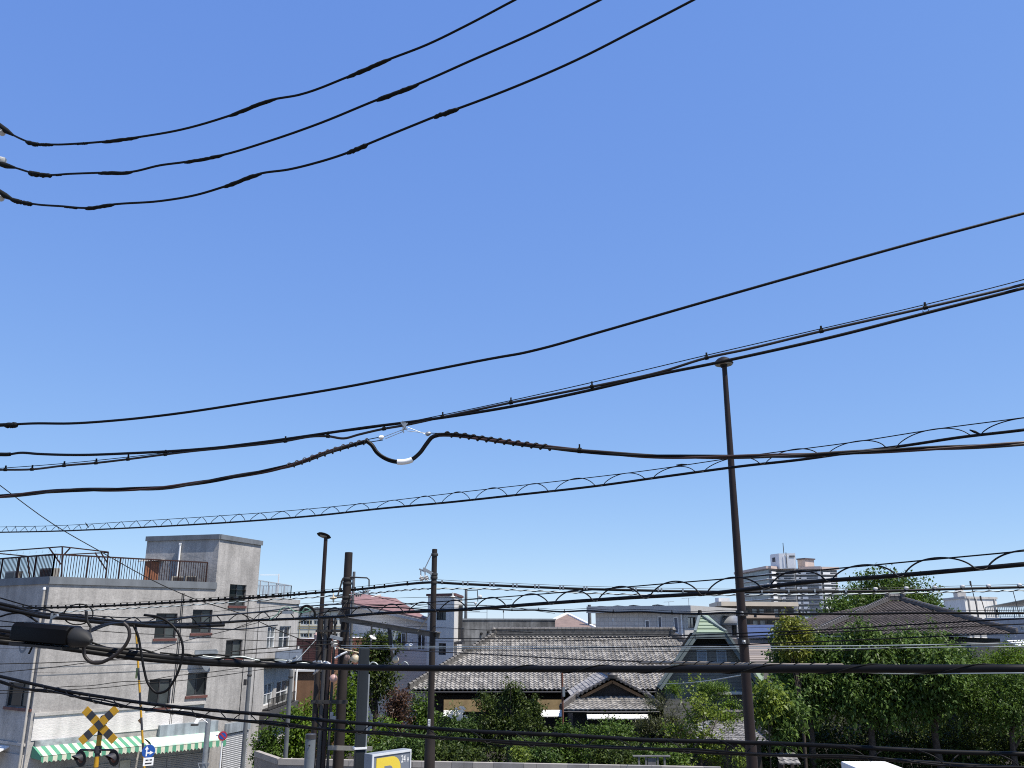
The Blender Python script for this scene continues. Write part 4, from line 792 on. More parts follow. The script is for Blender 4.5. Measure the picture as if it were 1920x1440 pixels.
mb = MB(); z = P(855, 1179, 63)[2]; rail(mb, [W2.pt(.2, z-.9, .5), W2.pt(2.4, z-.9, .5)], .95, .5, .03, 1, .04, .1, .04); W2.block(mb, .1, 2.5, z-1.05, z-.9, .003, .6); mb.build('balcony', m_frame_dark, root)
# dark stained concrete building
A, B = XY(861, 1180, 71), XY(1041, 1180, 76); root = empty('concrete_building', (*((A+B)/2), 0), 'plain dark stained concrete building behind the tiled roof', 'building')
W = Wall(A, B); zt = P(950, 1163, 73.5)[2]; body(root, 'wall', A, B, 10, 0, zt, m_concrete)
mb = MB(); W.block(mb, -.05, W.L+.05, zt, zt+.14, -.2, .06); mb.build('parapet_cap', m_paint_grey, root)
mb = MB(); s = W.hit(900, 1157)[0]; rail(mb, [W.pt(.2, zt+.14, -.5), W.pt(s*1.5, zt+.14, -.5)], 1.0, 2.0, .03, 2, .04, .5, .035); mb.build('roof_railing', m_darksteel, root)
mb = MB(); p = W.pt(W.hit(951, 1160)[0], zt+.1, -.6); mb.bar(p, p+np.array([0, 0, .55]), .03); mb.box(p+np.array([0, 0, .6]), (.1, .1, .16)); mb.build('roof_lamp', m_darksteel, root)
for u, v in ((902, 1188), (915, 1185)):
    a = W.hit(u, v); mb = MB(); mb.lathe(W.pt(*a, .003), np.append(W.n, 0), [(.1, 0), (.1, .12), (.02, .13)], 10); mb.build('wall_vent', m_mattblack, root, smooth=40)
# brown hip roof with white ridge lines
root = empty('brown_roof_house', (*XY(1065, 1170, 92), 0), 'house with brown hipped roof and white ridge lines', 'house')
ap = P(1063, 1151, 96); el, er = P(1000, 1180, 88), P(1122, 1178, 88); zb = min(el[2], er[2]); el[2] = er[2] = zb; bl, br_ = el+np.array([0, 16, 0]), er+np.array([0, 16, 0])
mb = MB(); mb.add([el, er, br_, bl, ap], [(0, 1, 4), (1, 2, 4), (2, 3, 4), (3, 0, 4)]); mb.build('roof', mat('brown_slate', (.24, .17, .14), .8, .2, 1.5, fine=.2), root)
for a, b in ((ap, el), (ap, er)):
    mb = MB(); mb.bar(a+np.array([0, 0, .06]), b+np.array([0, 0, .06]), .3, .14); mb.build('ridge_line', m_white, root)
mb = MB(); mb.box(((el[0]+er[0])/2, 96, zb/2-.1), (er[0]-el[0]-1.2, 14, zb-.2)); mb.build('wall', m_concrete, root)
# white tiled house with flat roof
A, B = XY(1117, 1170, 70), XY(1283, 1170, 66); C_ = XY(1385, 1170, 84); root = empty('tiled_house', (*((A+B)/2), 0), 'flat-roofed house of pale square tiles with antennas on its roof', 'house')
W, W2 = Wall(A, B), Wall(B, C_); zt = P(1200, 1149, 68)[2]; rs = [(1147, 1158, 1151, 1165), (1208, 1162, 1218, 1183), (1232, 1155, 1241, 1183), (1262, 1156, 1272, 1188)]
m_tile = grid_mat('pale_square_tile', (.46, .45, .435), (.55, .56, .58), .31, .31, .4, .06, .012); hs_ = [W.rect(*r) for r in rs]; h2 = [W2.rect(1290, 1157, 1305, 1178), W2.rect(1356, 1168, 1363, 1190), W2.rect(1372, 1172, 1381, 1195)]
mb = MB(); W.holes(mb, 0, zt, hs_); W2.holes(mb, 0, zt, h2); D_ = A+(C_-B); mb.quad((*C_, 0), (*D_, 0), (*D_, zt), (*C_, zt)); mb.quad((*D_, 0), (*A, 0), (*A, zt), (*D_, zt)); mb.build('wall', m_tile, root)
for h in hs_: window(root, W, h, m_frame_white, mat('blue_grey_glass', (.10, .13, .18), .08, .3, 1), None, 0, .09)
for h in h2: window(root, W2, h, m_frame_dark, m_glass, None, 1, .06)
oa, ob, oc, od = A-W.t*.5+W.n*.6, B+W.n*.7+W2.n*.7+W.t*.1, C_+W2.n*.7, D_-W.t*.5
mb = MB(); mb.prism([oa, ob, oc, od], zt, zt+.1); mb.prism([oa-W.n*.02+W.t*.02, ob-W.n*.02, oc, od], zt+.1, zt+.5); mb.build('roof_slab', mat('beige_fascia', (.40, .385, .36), .7, .08, 1), root)
mb = MB(); p = W.pt(W.hit(1279, 1170)[0], 0, .08); mb.tube([(*p[:2], 2), (*p[:2], zt)], .06, 8); mb.build('drain_pipe', m_frame_white, root, smooth=60)
for u in (1124, 1157, 1187, 1233):
    p0 = P(u, 1135+(1187-u)*.03 if u < 1190 else 1134, 71); p1 = P(u+26, 1138.5, 70.4); z = zt+.5; mb = MB()
    for o in (0, 2.6): mb.bar(p0+np.array([0, o, 0]), p1+np.array([0, o, 0]), .06); mb.bar((p0[0], p0[1]+o, z), p0+np.array([0, o, 0]), .05); mb.bar(((p0[0]+p1[0])/2, p0[1]+o, z), (p0+p1)/2+np.array([0, o, 0]), .05)
    mb.slab([p0, p1, p1+np.array([0, 2.6, 0]), p0+np.array([0, 2.6, 0])], (0, 0, .04)); tag(mb.build('solar_panel', m_frame_dark), ['leftmost tilted panel rack on the pale tiled house roof', 'second tilted panel rack from the left on the pale tiled house roof', 'third tilted panel rack from the left on the pale tiled house roof', 'rightmost tilted panel rack on the pale tiled house roof, by the antennas'][(1124, 1157, 1187, 1233).index(u)], 'panel', 'tilted racks on the tiled house roof')
def antenna(u, v, d, zb, lab, w=1.2, h=None):
    p = P(u, v, d); mb = MB(); mb.bar((p[0], p[1], zb), p, .035); mb.bar(p+np.array([-w/2, 0, 0]), p+np.array([w/2, .1, .05]), .03)
    for i in range(7): q_ = p+np.array([-w/2+w*i/6, .1*i/6, .05*i/6]); mb.bar(q_+np.array([0, -.25, 0]), q_+np.array([.03, .25, .0]), .018)
    return tag(mb.build('antenna', m_steel), lab, 'antenna', 'rooftop antennas')
antenna(1254, 1129, 70, zt+.4, 'small antenna left of the tall one on the pale tiled house', .8); antenna(1291, 1122, 72, zt+.4, 'taller antenna on the flat roof of the pale tiled house', 1.1)
# annex with rounded roof and a blue sheet roof behind the lamp post
A, B = XY(1340, 1185, 78), XY(1383, 1185, 76); root = empty('annex', (*((A+B)/2), 0), 'grey annex with rounded roof between the green gable and the lamp post', 'building')
W = Wall(A, B); zt = P(1360, 1172, 77)[2]; h = [W.rect(1372, 1172, 1381, 1192)]; body(root, 'wall', A, B, 7, 0, zt, mat('grey_render', (.34, .35, .37), .8), h)
for q_ in h: window(root, W, q_, m_frame_dark, m_glass)
mb = MB(); n = 8
for i in range(n):
    a0_, a1_ = math.pi/2*i/n, math.pi/2*(i+1)/n
    f = lambda a: (W.n*(.3-2.2*(1-math.cos(a-math.pi/2+math.pi/2))), 0)
    o0, z0_, o1, z1_ = .3-1.8*(1-math.cos(a0_)), zt+.8*math.sin(a0_), .3-1.8*(1-math.cos(a1_)), zt+.8*math.sin(a1_)
    mb.quad(W.pt(-1.5, z0_, o0), W.pt(W.L+.2, z0_, o0), W.pt(W.L+.2, z1_, o1), W.pt(-1.5, z1_, o1))
mb.build('roof', mat('grey_metal_roof', (.30, .31, .32), .4, .1, 1, metal=.3), root)
root = empty('blue_roof_house', (*XY(1425, 1200, 66), 0), 'house with a blue sheet roof and brown lower tiles right of the lamp post', 'house')
e0, e1 = P(1385, 1196, 66), P(1470, 1196, 66); r0, r1 = P(1392, 1174, 72), P(1462, 1174, 72)
mb = MB(); mb.slab([e0, e1, r1, r0], (0, 0, .1)); mb.build('roof', mat('blue_sheet_roof', (.05, .072, .16), .5, .2, 1, streak=.2), root)
zl = P(1420, 1198, 65.6)[2]; mb = MB(); mb.box((P(1425, 1200, 68)[0], 69.5, zl/2), (P(1462, 1200, 66)[0]-P(1392, 1200, 66)[0], 6.5, zl-.1)); mb.build('wall', mat('grey_brown_siding', (.26, .24, .23), .8), root)
mb = MB(); flat_patch(mb, P(1398, 1241, 60), P(1449, 1241, 60), P(1398, 1206, 64), P(1444, 1206, 64), 9); mb.build('lower_roof', mat('brown_grey_tiles', (.30, .25, .21), .7, 0, attr='rnd', col2=(.17, .145, .13)), root, attr='rnd')
mb = MB(); p = P(1443, 1226, 59.6); mb.tube([p, (p[0], p[1], p[2]-2.5)], .07, 8); mb.box(p, (.5, .2, .12)); mb.build('drain_pipe', m_frame_dark, root)
# ================================================================== FAR BUILDINGS
m_far_grey = mat('far_grey_wall', (.30, .305, .315), .8, .3, .25, fine=.2); m_far_white = mat('far_white_panel', (.70, .70, .69), .7, .05, .2); m_far_pink = mat('far_pink_trim', (.50, .40, .35), .7, .1, .3)
m_far_slab = mat('far_slab', (.66, .66, .655), .7, .1, .3)
root = empty('apartment_tower', (*XY(1490, 1150, 560), 0), 'tall far apartment tower of many balconies with white roof house and pink trim', 'tower')
d0 = 560; ztop = P(1445, 1066, d0)[2]; nf = 15; fh = 3.05
fr = [XY(1383, 1100, 620), XY(1444, 1100, 550), XY(1461, 1100, 560), XY(1462, 1100, 561), XY(1492, 1100, 558), XY(1494, 1100, 560), XY(1504, 1100, 559), XY(1541, 1100, 554), XY(1542, 1100, 559), XY(1572, 1100, 563)]
mb = MB()
for a, b in zip(fr, fr[1:]): mb.quad((*a, 0), (*b, 0), (*b, ztop), (*a, ztop))
bk0, bk1 = fr[0]+np.array([10, 30]), fr[-1]+np.array([5, 30]); mb.quad((*fr[-1], 0), (*bk1, 0), (*bk1, ztop), (*fr[-1], ztop)); mb.quad((*bk1, 0), (*bk0, 0), (*bk0, ztop), (*bk1, ztop)); mb.quad((*bk0, 0), (*fr[0], 0), (*fr[0], ztop), (*bk0, ztop))
mb.add([(*p, ztop-.1) for p in fr+[bk1, bk0]], [tuple(range(len(fr)+2))]); mb.build('wall', m_far_grey, root)
mb = MB()
for p_, q_ in zip(fr, fr[1:]):
    if np.linalg.norm(p_-q_) < 9 : continue
    W = Wall(p_, q_); W.block(mb, -.6, W.L+.6, ztop-.6, ztop+1.0, -.5, 1.9)
mb.build('roof_trim', m_far_pink, root)
m_ribbon = grid_mat('balcony_glazing', (.17, .18, .19), (.9, .9, .9), 2.4, 9, .3, .4, .25)
for i, (k, wp) in enumerate(((0, 0), (1, .45), (3, .32), (5, .5), (6, .28), (8, .45))):
    W = Wall(fr[k], fr[k+1])
    for f in range(nf-1):
        z = ztop-fh*(f+1)-.6; sl = MB(); W.block(sl, 0, W.L, z-.35, z, .02, 1.7)
        if k: W.block(sl, W.L*wp, W.L*.86 if k == 6 else W.L, z+.85, z+1.1, 1.5, 1.6)
        bal = sl.build('balcony', m_far_slab, root); gl = MB(); W.block(gl, .4, W.L-.4, z+.2, z+2.2, .02, .1); gl.build('glazing', m_ribbon, bal); pn = MB()
        if k: W.block(pn, .1, W.L*wp, z+.01, z+1.25, 1.45, 1.75)
        else: W.block(pn, W.L*.5-.15, W.L*.5+.15, z+.01, z+1.9, 1.3, 1.55); W.block(sl, 0, W.L, z+.85, z+1.05, 1.5, 1.6)
        pn.build('balcony_panel', m_far_white, bal)
        if k == 6: pn = MB(); W.block(pn, W.L*.86, W.L, z+.01, z+1.4, 1.45, 1.75); pn.build('balcony_panel', m_far_white, bal)
c0, c1 = XY(1445, 1050, 556), XY(1492, 1050, 552); zr0, zr1 = ztop, P(1465, 1038, 555)[2]
cA, cM = XY(1446, 1050, 562), XY(1461, 1050, 554); W1, W2 = Wall(cA, cM), Wall(cM, c1); mb = MB()
cB = c1+np.array([2, 14]); cC = cA+np.array([3, 12])
for a, b in ((cA, cM), (cM, c1), (c1, cB), (cB, cC), (cC, cA)): mb.quad((*a, zr0-.5), (*b, zr0-.5), (*b, zr1), (*a, zr1))
mb.quad(*[(*p, zr1-.1) for p in (cA, cM, c1, cB, cC)]); W2.block(mb, 2.5, W2.L-1, zr0, zr1-1.8, .02, .3); mb.build('roof_house', m_far_white, root)
mb = MB(); W1.block(mb, 1.2, 4.4, zr1-5, zr1-2.2, .02, .15); W2.block(mb, W2.L*.62, W2.L*.95, zr1-2.6, zr1-1.4, .32, .45); W2.block(mb, W2.L*.42, W2.L*.46, zr0, zr1+.6, .32, .6); mb.build('louvre', m_concrete, root)
mb = MB(); p = P(1468, 1018, 556); mb.bar((p[0], p[1], zr1-.2), p, .35); mb.build('mast', m_darksteel, root)
mb = MB(); a, b, c = XY(1495, 1050, 562), XY(1509, 1050, 556), XY(1526, 1050, 562); zz = P(1510, 1049, 558)[2]; dd = a+np.array([12, 14])
for p_, q_ in ((a, b), (b, c), (c, dd), (dd, a)): mb.quad((*p_, ztop-.5), (*q_, ztop-.5), (*q_, zz), (*p_, zz))
mb.build('tank_house', m_far_pink, root)
mb = MB(); mb.prism([a+np.array([-.8, -.5]), b+np.array([0, -.9]), c+np.array([.8, -.5]), dd], zz, zz+.8); mb.build('tank_house_roof', mat('dark_roof', (.1, .08, .09), .7), root)
# beige mid-rise in front of it
root = empty('apartment_block', (*XY(1420, 1160, 230), 0), 'low beige apartment block with brown balcony bands in front of the far tower', 'building')
A, B = XY(1337, 1150, 262), XY(1353, 1150, 232); C_ = XY(1489, 1150, 238); zt = P(1400, 1135, 234)[2]; W, W0 = Wall(B, C_), Wall(A, B)
mb = MB(); mb.quad((*A, 0), (*B, 0), (*B, zt), (*A, zt)); mb.quad((*B, 0), (*C_, 0), (*C_, zt), (*B, zt)); D_ = A+(C_-B); mb.quad((*C_, 0), (*D_, 0), (*D_, zt), (*C_, zt)); mb.quad(*[(*p, zt) for p in (A, B, C_, D_)]); mb.build('wall', mat('dark_brown_grey_wall', (.085, .078, .07), .8, .3, .4), root)
mb = MB(); W.block(mb, -.8, W.L+.5, zt-.2, zt+.9, -.5, 1.6); W0.block(mb, 0, W0.L, zt-.2, zt+.9, -.5, 1.0); mb.build('roof_trim', mat('beige_trim', (.46, .40, .32), .7, .08, .4), root)
for f in range(4):
    z = zt-3.0*(f+1)
    for a, b in ((.02, .10), (.14, .40), (.44, .69), (.80, .99)) if f % 2 == 0 else ((.02, .16), (.16, .42), (.55, .76), (.84, .99)):
        mb = MB(); W.block(mb, W.L*a, W.L*b, z-.1, z+1.05, 1.1, 1.3); mb.build('balcony_panel', mat('tan_balcony_panel', (.36, .28, .215), .7, .12, .4), root)
    mb = MB(); W.block(mb, 0, W.L, z-.3, z-.12, .02, 1.3); mb.build('balcony_slab', mat('tan_balcony_panel', (.3,)*3), root)
    for i in range(10):
        mb = MB(); W.block(mb, W.L*(i+.15)/10, W.L*(i+.75)/10, z+.1, z+2.1, .02, .1); mb.build('window', m_glass_pale if i % 3 else m_glass, root)
mb = MB(); W.block(mb, W.L*.05, W.L*.2, zt+.9, zt+2.0, -5, -3); mb.build('roof_unit', m_far_slab, root)
# white block and railing building at the right edge
A, B, C_ = XY(1772, 1150, 118), XY(1812, 1150, 108), XY(1872, 1150, 112); zt = P(1812, 1122, 108)[2]; root = empty('white_building', (*B, 0), 'plain white block with a roof hump behind the dark tiled roof at the right', 'building')
D_ = A+(C_-B); mb = MB()
for a, b in ((A, B), (B, C_), (C_, D_), (D_, A)): mb.quad((*a, 0), (*b, 0), (*b, zt), (*a, zt))
mb.quad(*[(*p, zt-.05) for p in (A, B, C_, D_)]); mb.build('wall', mat('white_plaster', (.70, .68, .64), .8, .1, .5, streak=.2), root)
mb = MB(); W = Wall(B, C_); W.block(mb, -.1, W.L+.1, zt, zt+.25, -.3, .12); W_ = Wall(A, B); W_.block(mb, 0, W_.L, zt, zt+.25, -.3, .12); mb.build('parapet_cap', m_stucco_pale, root)
mb = MB(); q0 = P(1806, 1110, 114); mb.box((q0[0], 115, (zt+q0[2])/2), (1.1, 1.1, q0[2]-zt)); mb.lathe((q0[0], 115, q0[2]), (0, 0, 1), [(.55, 0), (.6, .1), (.3, .5)], 12); mb.build('roof_hump', m_stucco_pale, root)
mb = MB()
for u in (1817, 1831, 1865): W.block(mb, W.hit(u, 1140)[0]-.08, W.hit(u, 1140)[0]+.08, 2, zt, .02, .16)
mb.build('drain_pipe', m_stucco_pale, root)
for u, vt, lab in ((1819, 1089, 'tall thin mast rising before the white block at the right'), (1838, 1117, 'short leaning mast on the white block at the right')):
    p = P(u, vt, 104); mb = MB(); mb.bar((p[0]+.5, p[1], zt-3), p, .07); mb.box(p+np.array([0, 0, -.3]), (.18, .1, .5)); tag(mb.build('antenna_mast', m_darksteel), lab, 'mast')
A, B = XY(1846, 1160, 96), XY(1990, 1160, 84); W = Wall(A, B); zt = P(1900, 1158, 91)[2]; root = empty('railing_building', (*((A+B)/2), 0), 'grey flat-topped building with a roof railing at the far right edge', 'building')
rs = [(1912, 1174, 1925, 1182)]; h = [W.rect(*r) for r in rs]; body(root, 'wall', A, B, 9, 0, zt, mat('grey_render', (.34, .35, .37), .8), h)
for q_ in h: window(root, W, q_, m_frame_white, m_glass_pale)
mb = MB(); rail(mb, [W.pt(.1, zt, -.2), W.pt(W.L-.1, zt, -.2)], 1.1, .3, .04, 2.5, .06, .1, .06); mb.build('roof_railing', m_palewire, root)
mb = MB(); mb.slab([W.pt(.2, zt+1.1, -.2), W.pt(W.L, zt+2.2, -.2), W.pt(W.L, zt+2.2, -4), W.pt(.2, zt+1.1, -4)], (0, 0, .06)); mb.build('sheet_roof', m_palewire, root)
p = P(1899, 1107, 88); mb = MB(); mb.bar((p[0]+.3, p[1], zt), p, .05); tag(mb.build('antenna_mast', m_darksteel), 'thin pole standing on the railing building at the right edge', 'mast')
# ================================================================== BIG TILED HOUSE
m_kawara = mat('silver_grey_tiles', (.37, .348, .315), .36, 0, attr='rnd', col2=(.155, .146, .133), spec=.7)
m_kawara_dark = mat('dark_grey_tiles', (.125, .105, .093), .65, 0, attr='rnd', col2=(.07, .058, .052), spec=.2)
m_kawara_small = mat('grey_gate_tiles', (.30, .29, .28), .4, 0, attr='rnd', col2=(.12, .115, .11), spec=.6)
m_ridge = mat('ridge_tiles', (.16, .148, .132), .5, .35, 5, fine=.3); m_ridge_dark = mat('dark_ridge_tiles', (.12, .11, .105), .5, .3, 5)
m_ochre = mat('ochre_wall', (.42, .29, .13), .8, .2, 2.5, streak=.25); m_darkwood = mat('dark_old_wood', (.028, .022, .018), .8, .3, 4)
m_canopy = mat('white_canopy_sheet', (.70, .68, .62), .6, .1, 1.5)
def lev(p, z): return np.array([p[0], p[1], z])
def hip_roof(root, E0, E1, R0, R1, back, m, mr, tw=.30, th=.27, amp=.095, step=.06, rw=.28, rh=.22, ridge_h=.45, orn=True):
    """tiled front and side planes, plain back, with stacked ridges; E at the eave, R at the ridge"""
    B0, B1 = E0+np.array([0, back, 0]), E1+np.array([0, back, 0]); mb = MB()
    tile_patch(mb, E0, E1, R0, R1, tw, th, amp, step)
    tile_patch(mb, B0, E0, R0, R0, tw, th, amp, step); tile_patch(mb, E1, B1, R1, R1, tw, th, amp, step)
    mb.add([B0, B1, R1, R0], [(0, 1, 2, 3)], .5); mb.build('roof', m, root, attr='rnd')
    mb = MB(); u = np.array([0, 0, .05])
    [mb.bar(R0+u+np.array([0, 0, ridge_h*(k+.5)/4]), R1+u+np.array([0, 0, ridge_h*(k+.5)/4]), rw*(1.15-.12*k), ridge_h*.17) for k in range(4)]; mb.bar(R0+u+np.array([0, 0, ridge_h/2]), R1+u+np.array([0, 0, ridge_h/2]), rw*.55, ridge_h); mb.tube([R0+u+np.array([0, 0, ridge_h+.03]), R1+u+np.array([0, 0, ridge_h+.03])], rw*.5, 8)
    n = int(np.linalg.norm(R1-R0)/.3)
    for i in range(n): p = R0+(R1-R0)*(i+.5)/n+u+np.array([0, 0, ridge_h+.03]); mb.tube([p-np.array([.03, 0, 0]), p+np.array([.03, 0, 0])], rw*.58, 8)
    mb.build('ridge', mr, root)
    for a, b in ((R0, E0), (R1, E1)):
        mb = MB(); mb.bar(a+u+np.array([0, 0, .1]), b+u+np.array([0, 0, .1]), rw*.8, rh); n = int(np.linalg.norm(b-a)/.32)
        for i in range(n):
            p, q = a+(b-a)*i/n+u, a+(b-a)*(i+.96)/n+u; mb.tube([p+np.array([0, 0, rh+.01]), q+np.array([0, 0, rh+.05])], [rw*.42, rw*.5], 7)
        mb.build('hip_ridge', mr, root, smooth=40)
    if orn:
        for p, s in ((R0, -1), (R1, 1)):
            mb = MB(); mb.lathe(p+np.array([s*.05, -.05, .1]), (s*.3, -.2, 1), [(.14, .1), (.2, .25), (.17, .4), (.22, .47), (.12, .58), (.04, .64)], 10); mb.build('ridge_end_tile', mr, root, smooth=40)
E0 = P(766, 1294, 58); ze = E0[2]; R0, R1 = P(930, 1194, 64), P(1258, 1194, 64); zr = (R0[2]+R1[2])/2; R0, R1 = lev(R0, zr), lev(R1, zr)
E1 = lev((R1[0]+(R0[0]-E0[0]), 58), ze)
root = empty('tiled_house', (5, 62, 0), 'large old house under a wide silver-grey tiled hip roof', 'house')
hip_roof(root, E0, E1, R0, R1, 12, m_kawara, m_ridge)
mb = MB(); mb.box(((E0[0]+E1[0])/2, 64, ze/2-.25), (E1[0]-E0[0]-2.6, 9.4, ze-.3)); mb.build('wall', m_darkwood, root)
mb = MB(); mb.slab([E0+np.array([.1, .05, -.08]), E1+np.array([-.1, .05, -.08]), E1+np.array([-.1, 1.3, -.05]), E0+np.array([.1, 1.3, -.05])], (0, 0, -.06)); mb.build('eave_board', m_darkwood, root)
mb = MB(); mb.tube([E0+np.array([.1, -.1, -.12]), E1+np.array([-.1, -.1, -.12])], .055, 8); mb.build('gutter', m_frame_dark, root, smooth=60)
za, zb_ = P(900, 1312, 57.6)[2], P(900, 1334, 57.6)[2]  # ochre wall strips, set forward of the eave so the sun reaches them
for u0, u1 in ((832, 912), (1008, 1054)):
    a, b = XY(u0, 1320, 57.55), XY(u1, 1320, 57.55); mb = MB(); mb.box(((a[0]+b[0])/2, 57.58, (za+zb_)/2), (b[0]-a[0], .05, za-zb_)); mb.build('forward_wall_strip', m_ochre, root)
for u0, u1, v0, v1, d in ((832, 868, 1332, 1342, 56.4), (1012, 1053, 1331, 1343, 56.4), (1100, 1214, 1339, 1347, 50.8)):
    a, b = P(u0, v0, d+.5), P(u1, v0, d+.5); mb = MB(); dz = np.array([0, -.5, -(P(u0, v0, d+.5)[2]-P(u0, v1, d)[2])]); mb.slab([a, b, b+dz, a+dz], (0, 0, -.04)); n = int((b[0]-a[0])/.35)
    for i in range(n+1): p = a+(b-a)*i/n; mb.bar(p+np.array([0, 0, -.07]), p+dz+np.array([0, 0, -.07]), .03)
    mb.build('sheet_canopy', m_canopy, root)
# entrance gable in front
ap = P(1147, 1270, 53.0); zg = P(1147, 1309, 53.0)[2]; gl, gr = lev(P(1074, 1309, 53.0), zg), lev(P(1222, 1309, 53.0), zg); back = np.array([0, 6.5, 0])
mb = MB(); fo = np.array([0, -.35, 0]); tile_patch(mb, gl+back, gl+fo, ap+back, ap+fo, .27, .25); tile_patch(mb, gr+fo, gr+back, ap+fo, ap+back, .27, .25)
pe0, pe1 = P(1052, 1331, 51.4), P(1240, 1331, 51.4); pr0, pr1 = P(1084, 1306, 53.1), P(1212, 1306, 53.1); pe1[2] = pe0[2]; pr1[2] = pr0[2]; tile_patch(mb, pe0, pe1, pr0, pr1, .27, .25)
ent = mb.build('entrance_roof', m_kawara, root, attr='rnd')
mb = MB()
for a, b in ((ap+fo, gl+fo), (ap+fo, gr+fo)):
    mb.bar(a+np.array([0, .12, .09]), b+np.array([0, .12, .09]), .22, .12); n = int(np.linalg.norm(b-a)/.26)
    for i in range(n+1): p = a+(b-a)*i/n; mb.tube([p+np.array([0, -.12, .06]), p+np.array([0, .16, .10])], .085, 8)
for a, b in ((pr0, pe0), (pr1, pe1), (ap+fo, ap+back)): mb.bar(a+np.array([0, 0, .12]), b+np.array([0, 0, .12]), .24, .2); mb.tube([a+np.array([0, 0, .25]), b+np.array([0, 0, .25])], .1, 7)
mb.build('ridge', m_ridge_dark, ent)
mb = MB(); mb.lathe(ap+fo+np.array([0, -.05, .0]), (0, -.1, 1), [(.28, 0), (.32, .2), (.2, .38), (.26, .5), (.06, .66)], 10); mb.build('ridge_end_tile', m_ridge_dark, ent, smooth=40)
mb = MB(); mb.slab([gl+np.array([.3, .1, 0]), gr+np.array([-.3, .1, 0]), ap+np.array([0, .1, -.2])], (0, .1, 0)); mb.build('gable_board', m_darkwood, root)
mb = MB(); 
for g in (gl, gr): mb.bar(ap+np.array([0, -.18, -.22]), g*.8+ap*.2+np.array([0, -.18, -.2]), .06, .16)
mb.build('barge_board', mat('brown_barge', (.23, .13, .06), .7), root)
mb = MB(); mb.box(((pe0[0]+pe1[0])/2, 54.5, pe0[2]/2-.1), (pe1[0]-pe0[0]-1.4, 5.0, pe0[2]-.2)); mb.build('porch_wall', m_darkwood, root)
mb = MB(); mb.tube([pe0+np.array([.1, -.1, -.1]), pe1+np.array([-.1, -.1, -.1])], .05, 8); mb.build('gutter', m_frame_dark, root, smooth=60)
p = P(1054, 1262, 50.5); mb = MB(); mb.tube([(p[0], p[1], 0), p], .06, 8); r_ = empty('vent_pole', (p[0], p[1], 0), 'thin rusty pole standing before the big tiled roof', 'pole'); mb.build('shaft', mat('rust_flakes', (.19, .07, .04), .85, .5, 3), r_); mb = MB(); q_ = P(1057, 1297, 50.4); mb.box(q_, (.14, .14, .5)); mb.build('joint_box', m_steel, r_)
# green gable house
d = 52.0; gL, gR = P(1235, 1286, d), P(1428, 1286, d); hL, hR = P(1303, 1187, d), P(1361, 1187, d); aF = P(1327, 1154, 54.6)
gR[2] = gL[2]; hR[2] = hL[2]; xm = (hL[0]+hR[0])/2; aF[0] = xm; bk = np.array([2.6, 9., 0]); root = empty('green_gable_house', (xm, 55, 0), 'steep gabled house with green tile tip and louvred windows', 'house')
m_gt = mat('pale_green_tiles', (.33, .38, .26), .6, 0, attr='rnd', col2=(.20, .26, .18)); m_trim = mat('green_grey_trim', (.165, .195, .185), .55, .15, 2); m_gsid = grid_mat('dark_grey_siding', (.185, .182, .165), (.6, .6, .6), 5, .2, .6, .1, .02)
mb = MB(); fx = np.array([0, -.1, 0]); flat_patch(mb, hL+fx+np.array([-.12, 0, 0]), hR+fx+np.array([.12, 0, 0]), aF, aF+np.array([.02, 0, 0]), 5, .06); aB = aF+np.array([1.75, 6, 0])
for g, h, s in ((gL, hL, 1), (gR, hR, -1)):
    n_ = np.array([-s*.8, 0, .5]); n_ /= np.linalg.norm(n_); mb.slab([g, h, aF, aB, g+bk] if s > 0 else [g+bk, aB, aF, h, g], n_*.1)
mb.build('roof', m_gt, root, attr='rnd')
mb = MB()
for g, h in ((gL, hL), (gR, hR)): mb.bar(g+np.array([0, -.06, -.12]), h+np.array([0, -.06, -.12]), .12, .34, up=(0, 0, 1)); mb.bar(g+np.array([0, -.1, .06]), h+np.array([0, -.1, .06]), .16, .12)
mb.bar(hL+np.array([0, -.08, -.16]), hR+np.array([0, -.08, -.16]), .12, .3)
for h in (hL, hR): mb.bar(h+np.array([0, -.08, .1]), aF+np.array([0, -.04, .08]), .16, .12)
mb.build('barge_board', m_trim, root)
mb = MB(); mb.lathe(aF+np.array([0, -.05, 0]), (0, 0, 1), [(.1, 0), (.13, .15), (.1, .32)], 8); mb.build('finial', m_darkwood, root)
in_ = np.array([0, .8, 0]); wz = P(1320, 1212, d+.8)[2]; f = (wz-gL[2])/(hL[2]-gL[2]); w0, w1 = gL+(hL-gL)*f+in_, gR+(hR-gR)*f+in_
mb = MB(); mb.slab([gL+in_+np.array([.2, 0, 0]), gR+in_-np.array([.2, 0, 0]), w1, w0], (0, .1, 0)); mb.slab([lev(gL+in_, 0)+np.array([.35, 0, 0]), lev(gR+in_, 0)-np.array([.35, 0, 0]), gR+in_-np.array([.35, 0, .003]), gL+in_+np.array([.35, 0, -.003])], (0, .1, 0)); mb.build('gable_wall', m_gsid, root)
mb = MB(); mb.slab([w0+np.array([0, .5, 0]), w1+np.array([0, .5, 0]), hR+in_+np.array([0, .5, 0]), hL+in_+np.array([0, .5, 0])], (0, .1, 0)); mb.build('attic_dark_panel', m_mattblack, root)  # matt black panel at the back; the recess's shade is painted
WG = Wall((gL+in_)[:2], (gR+in_)[:2])
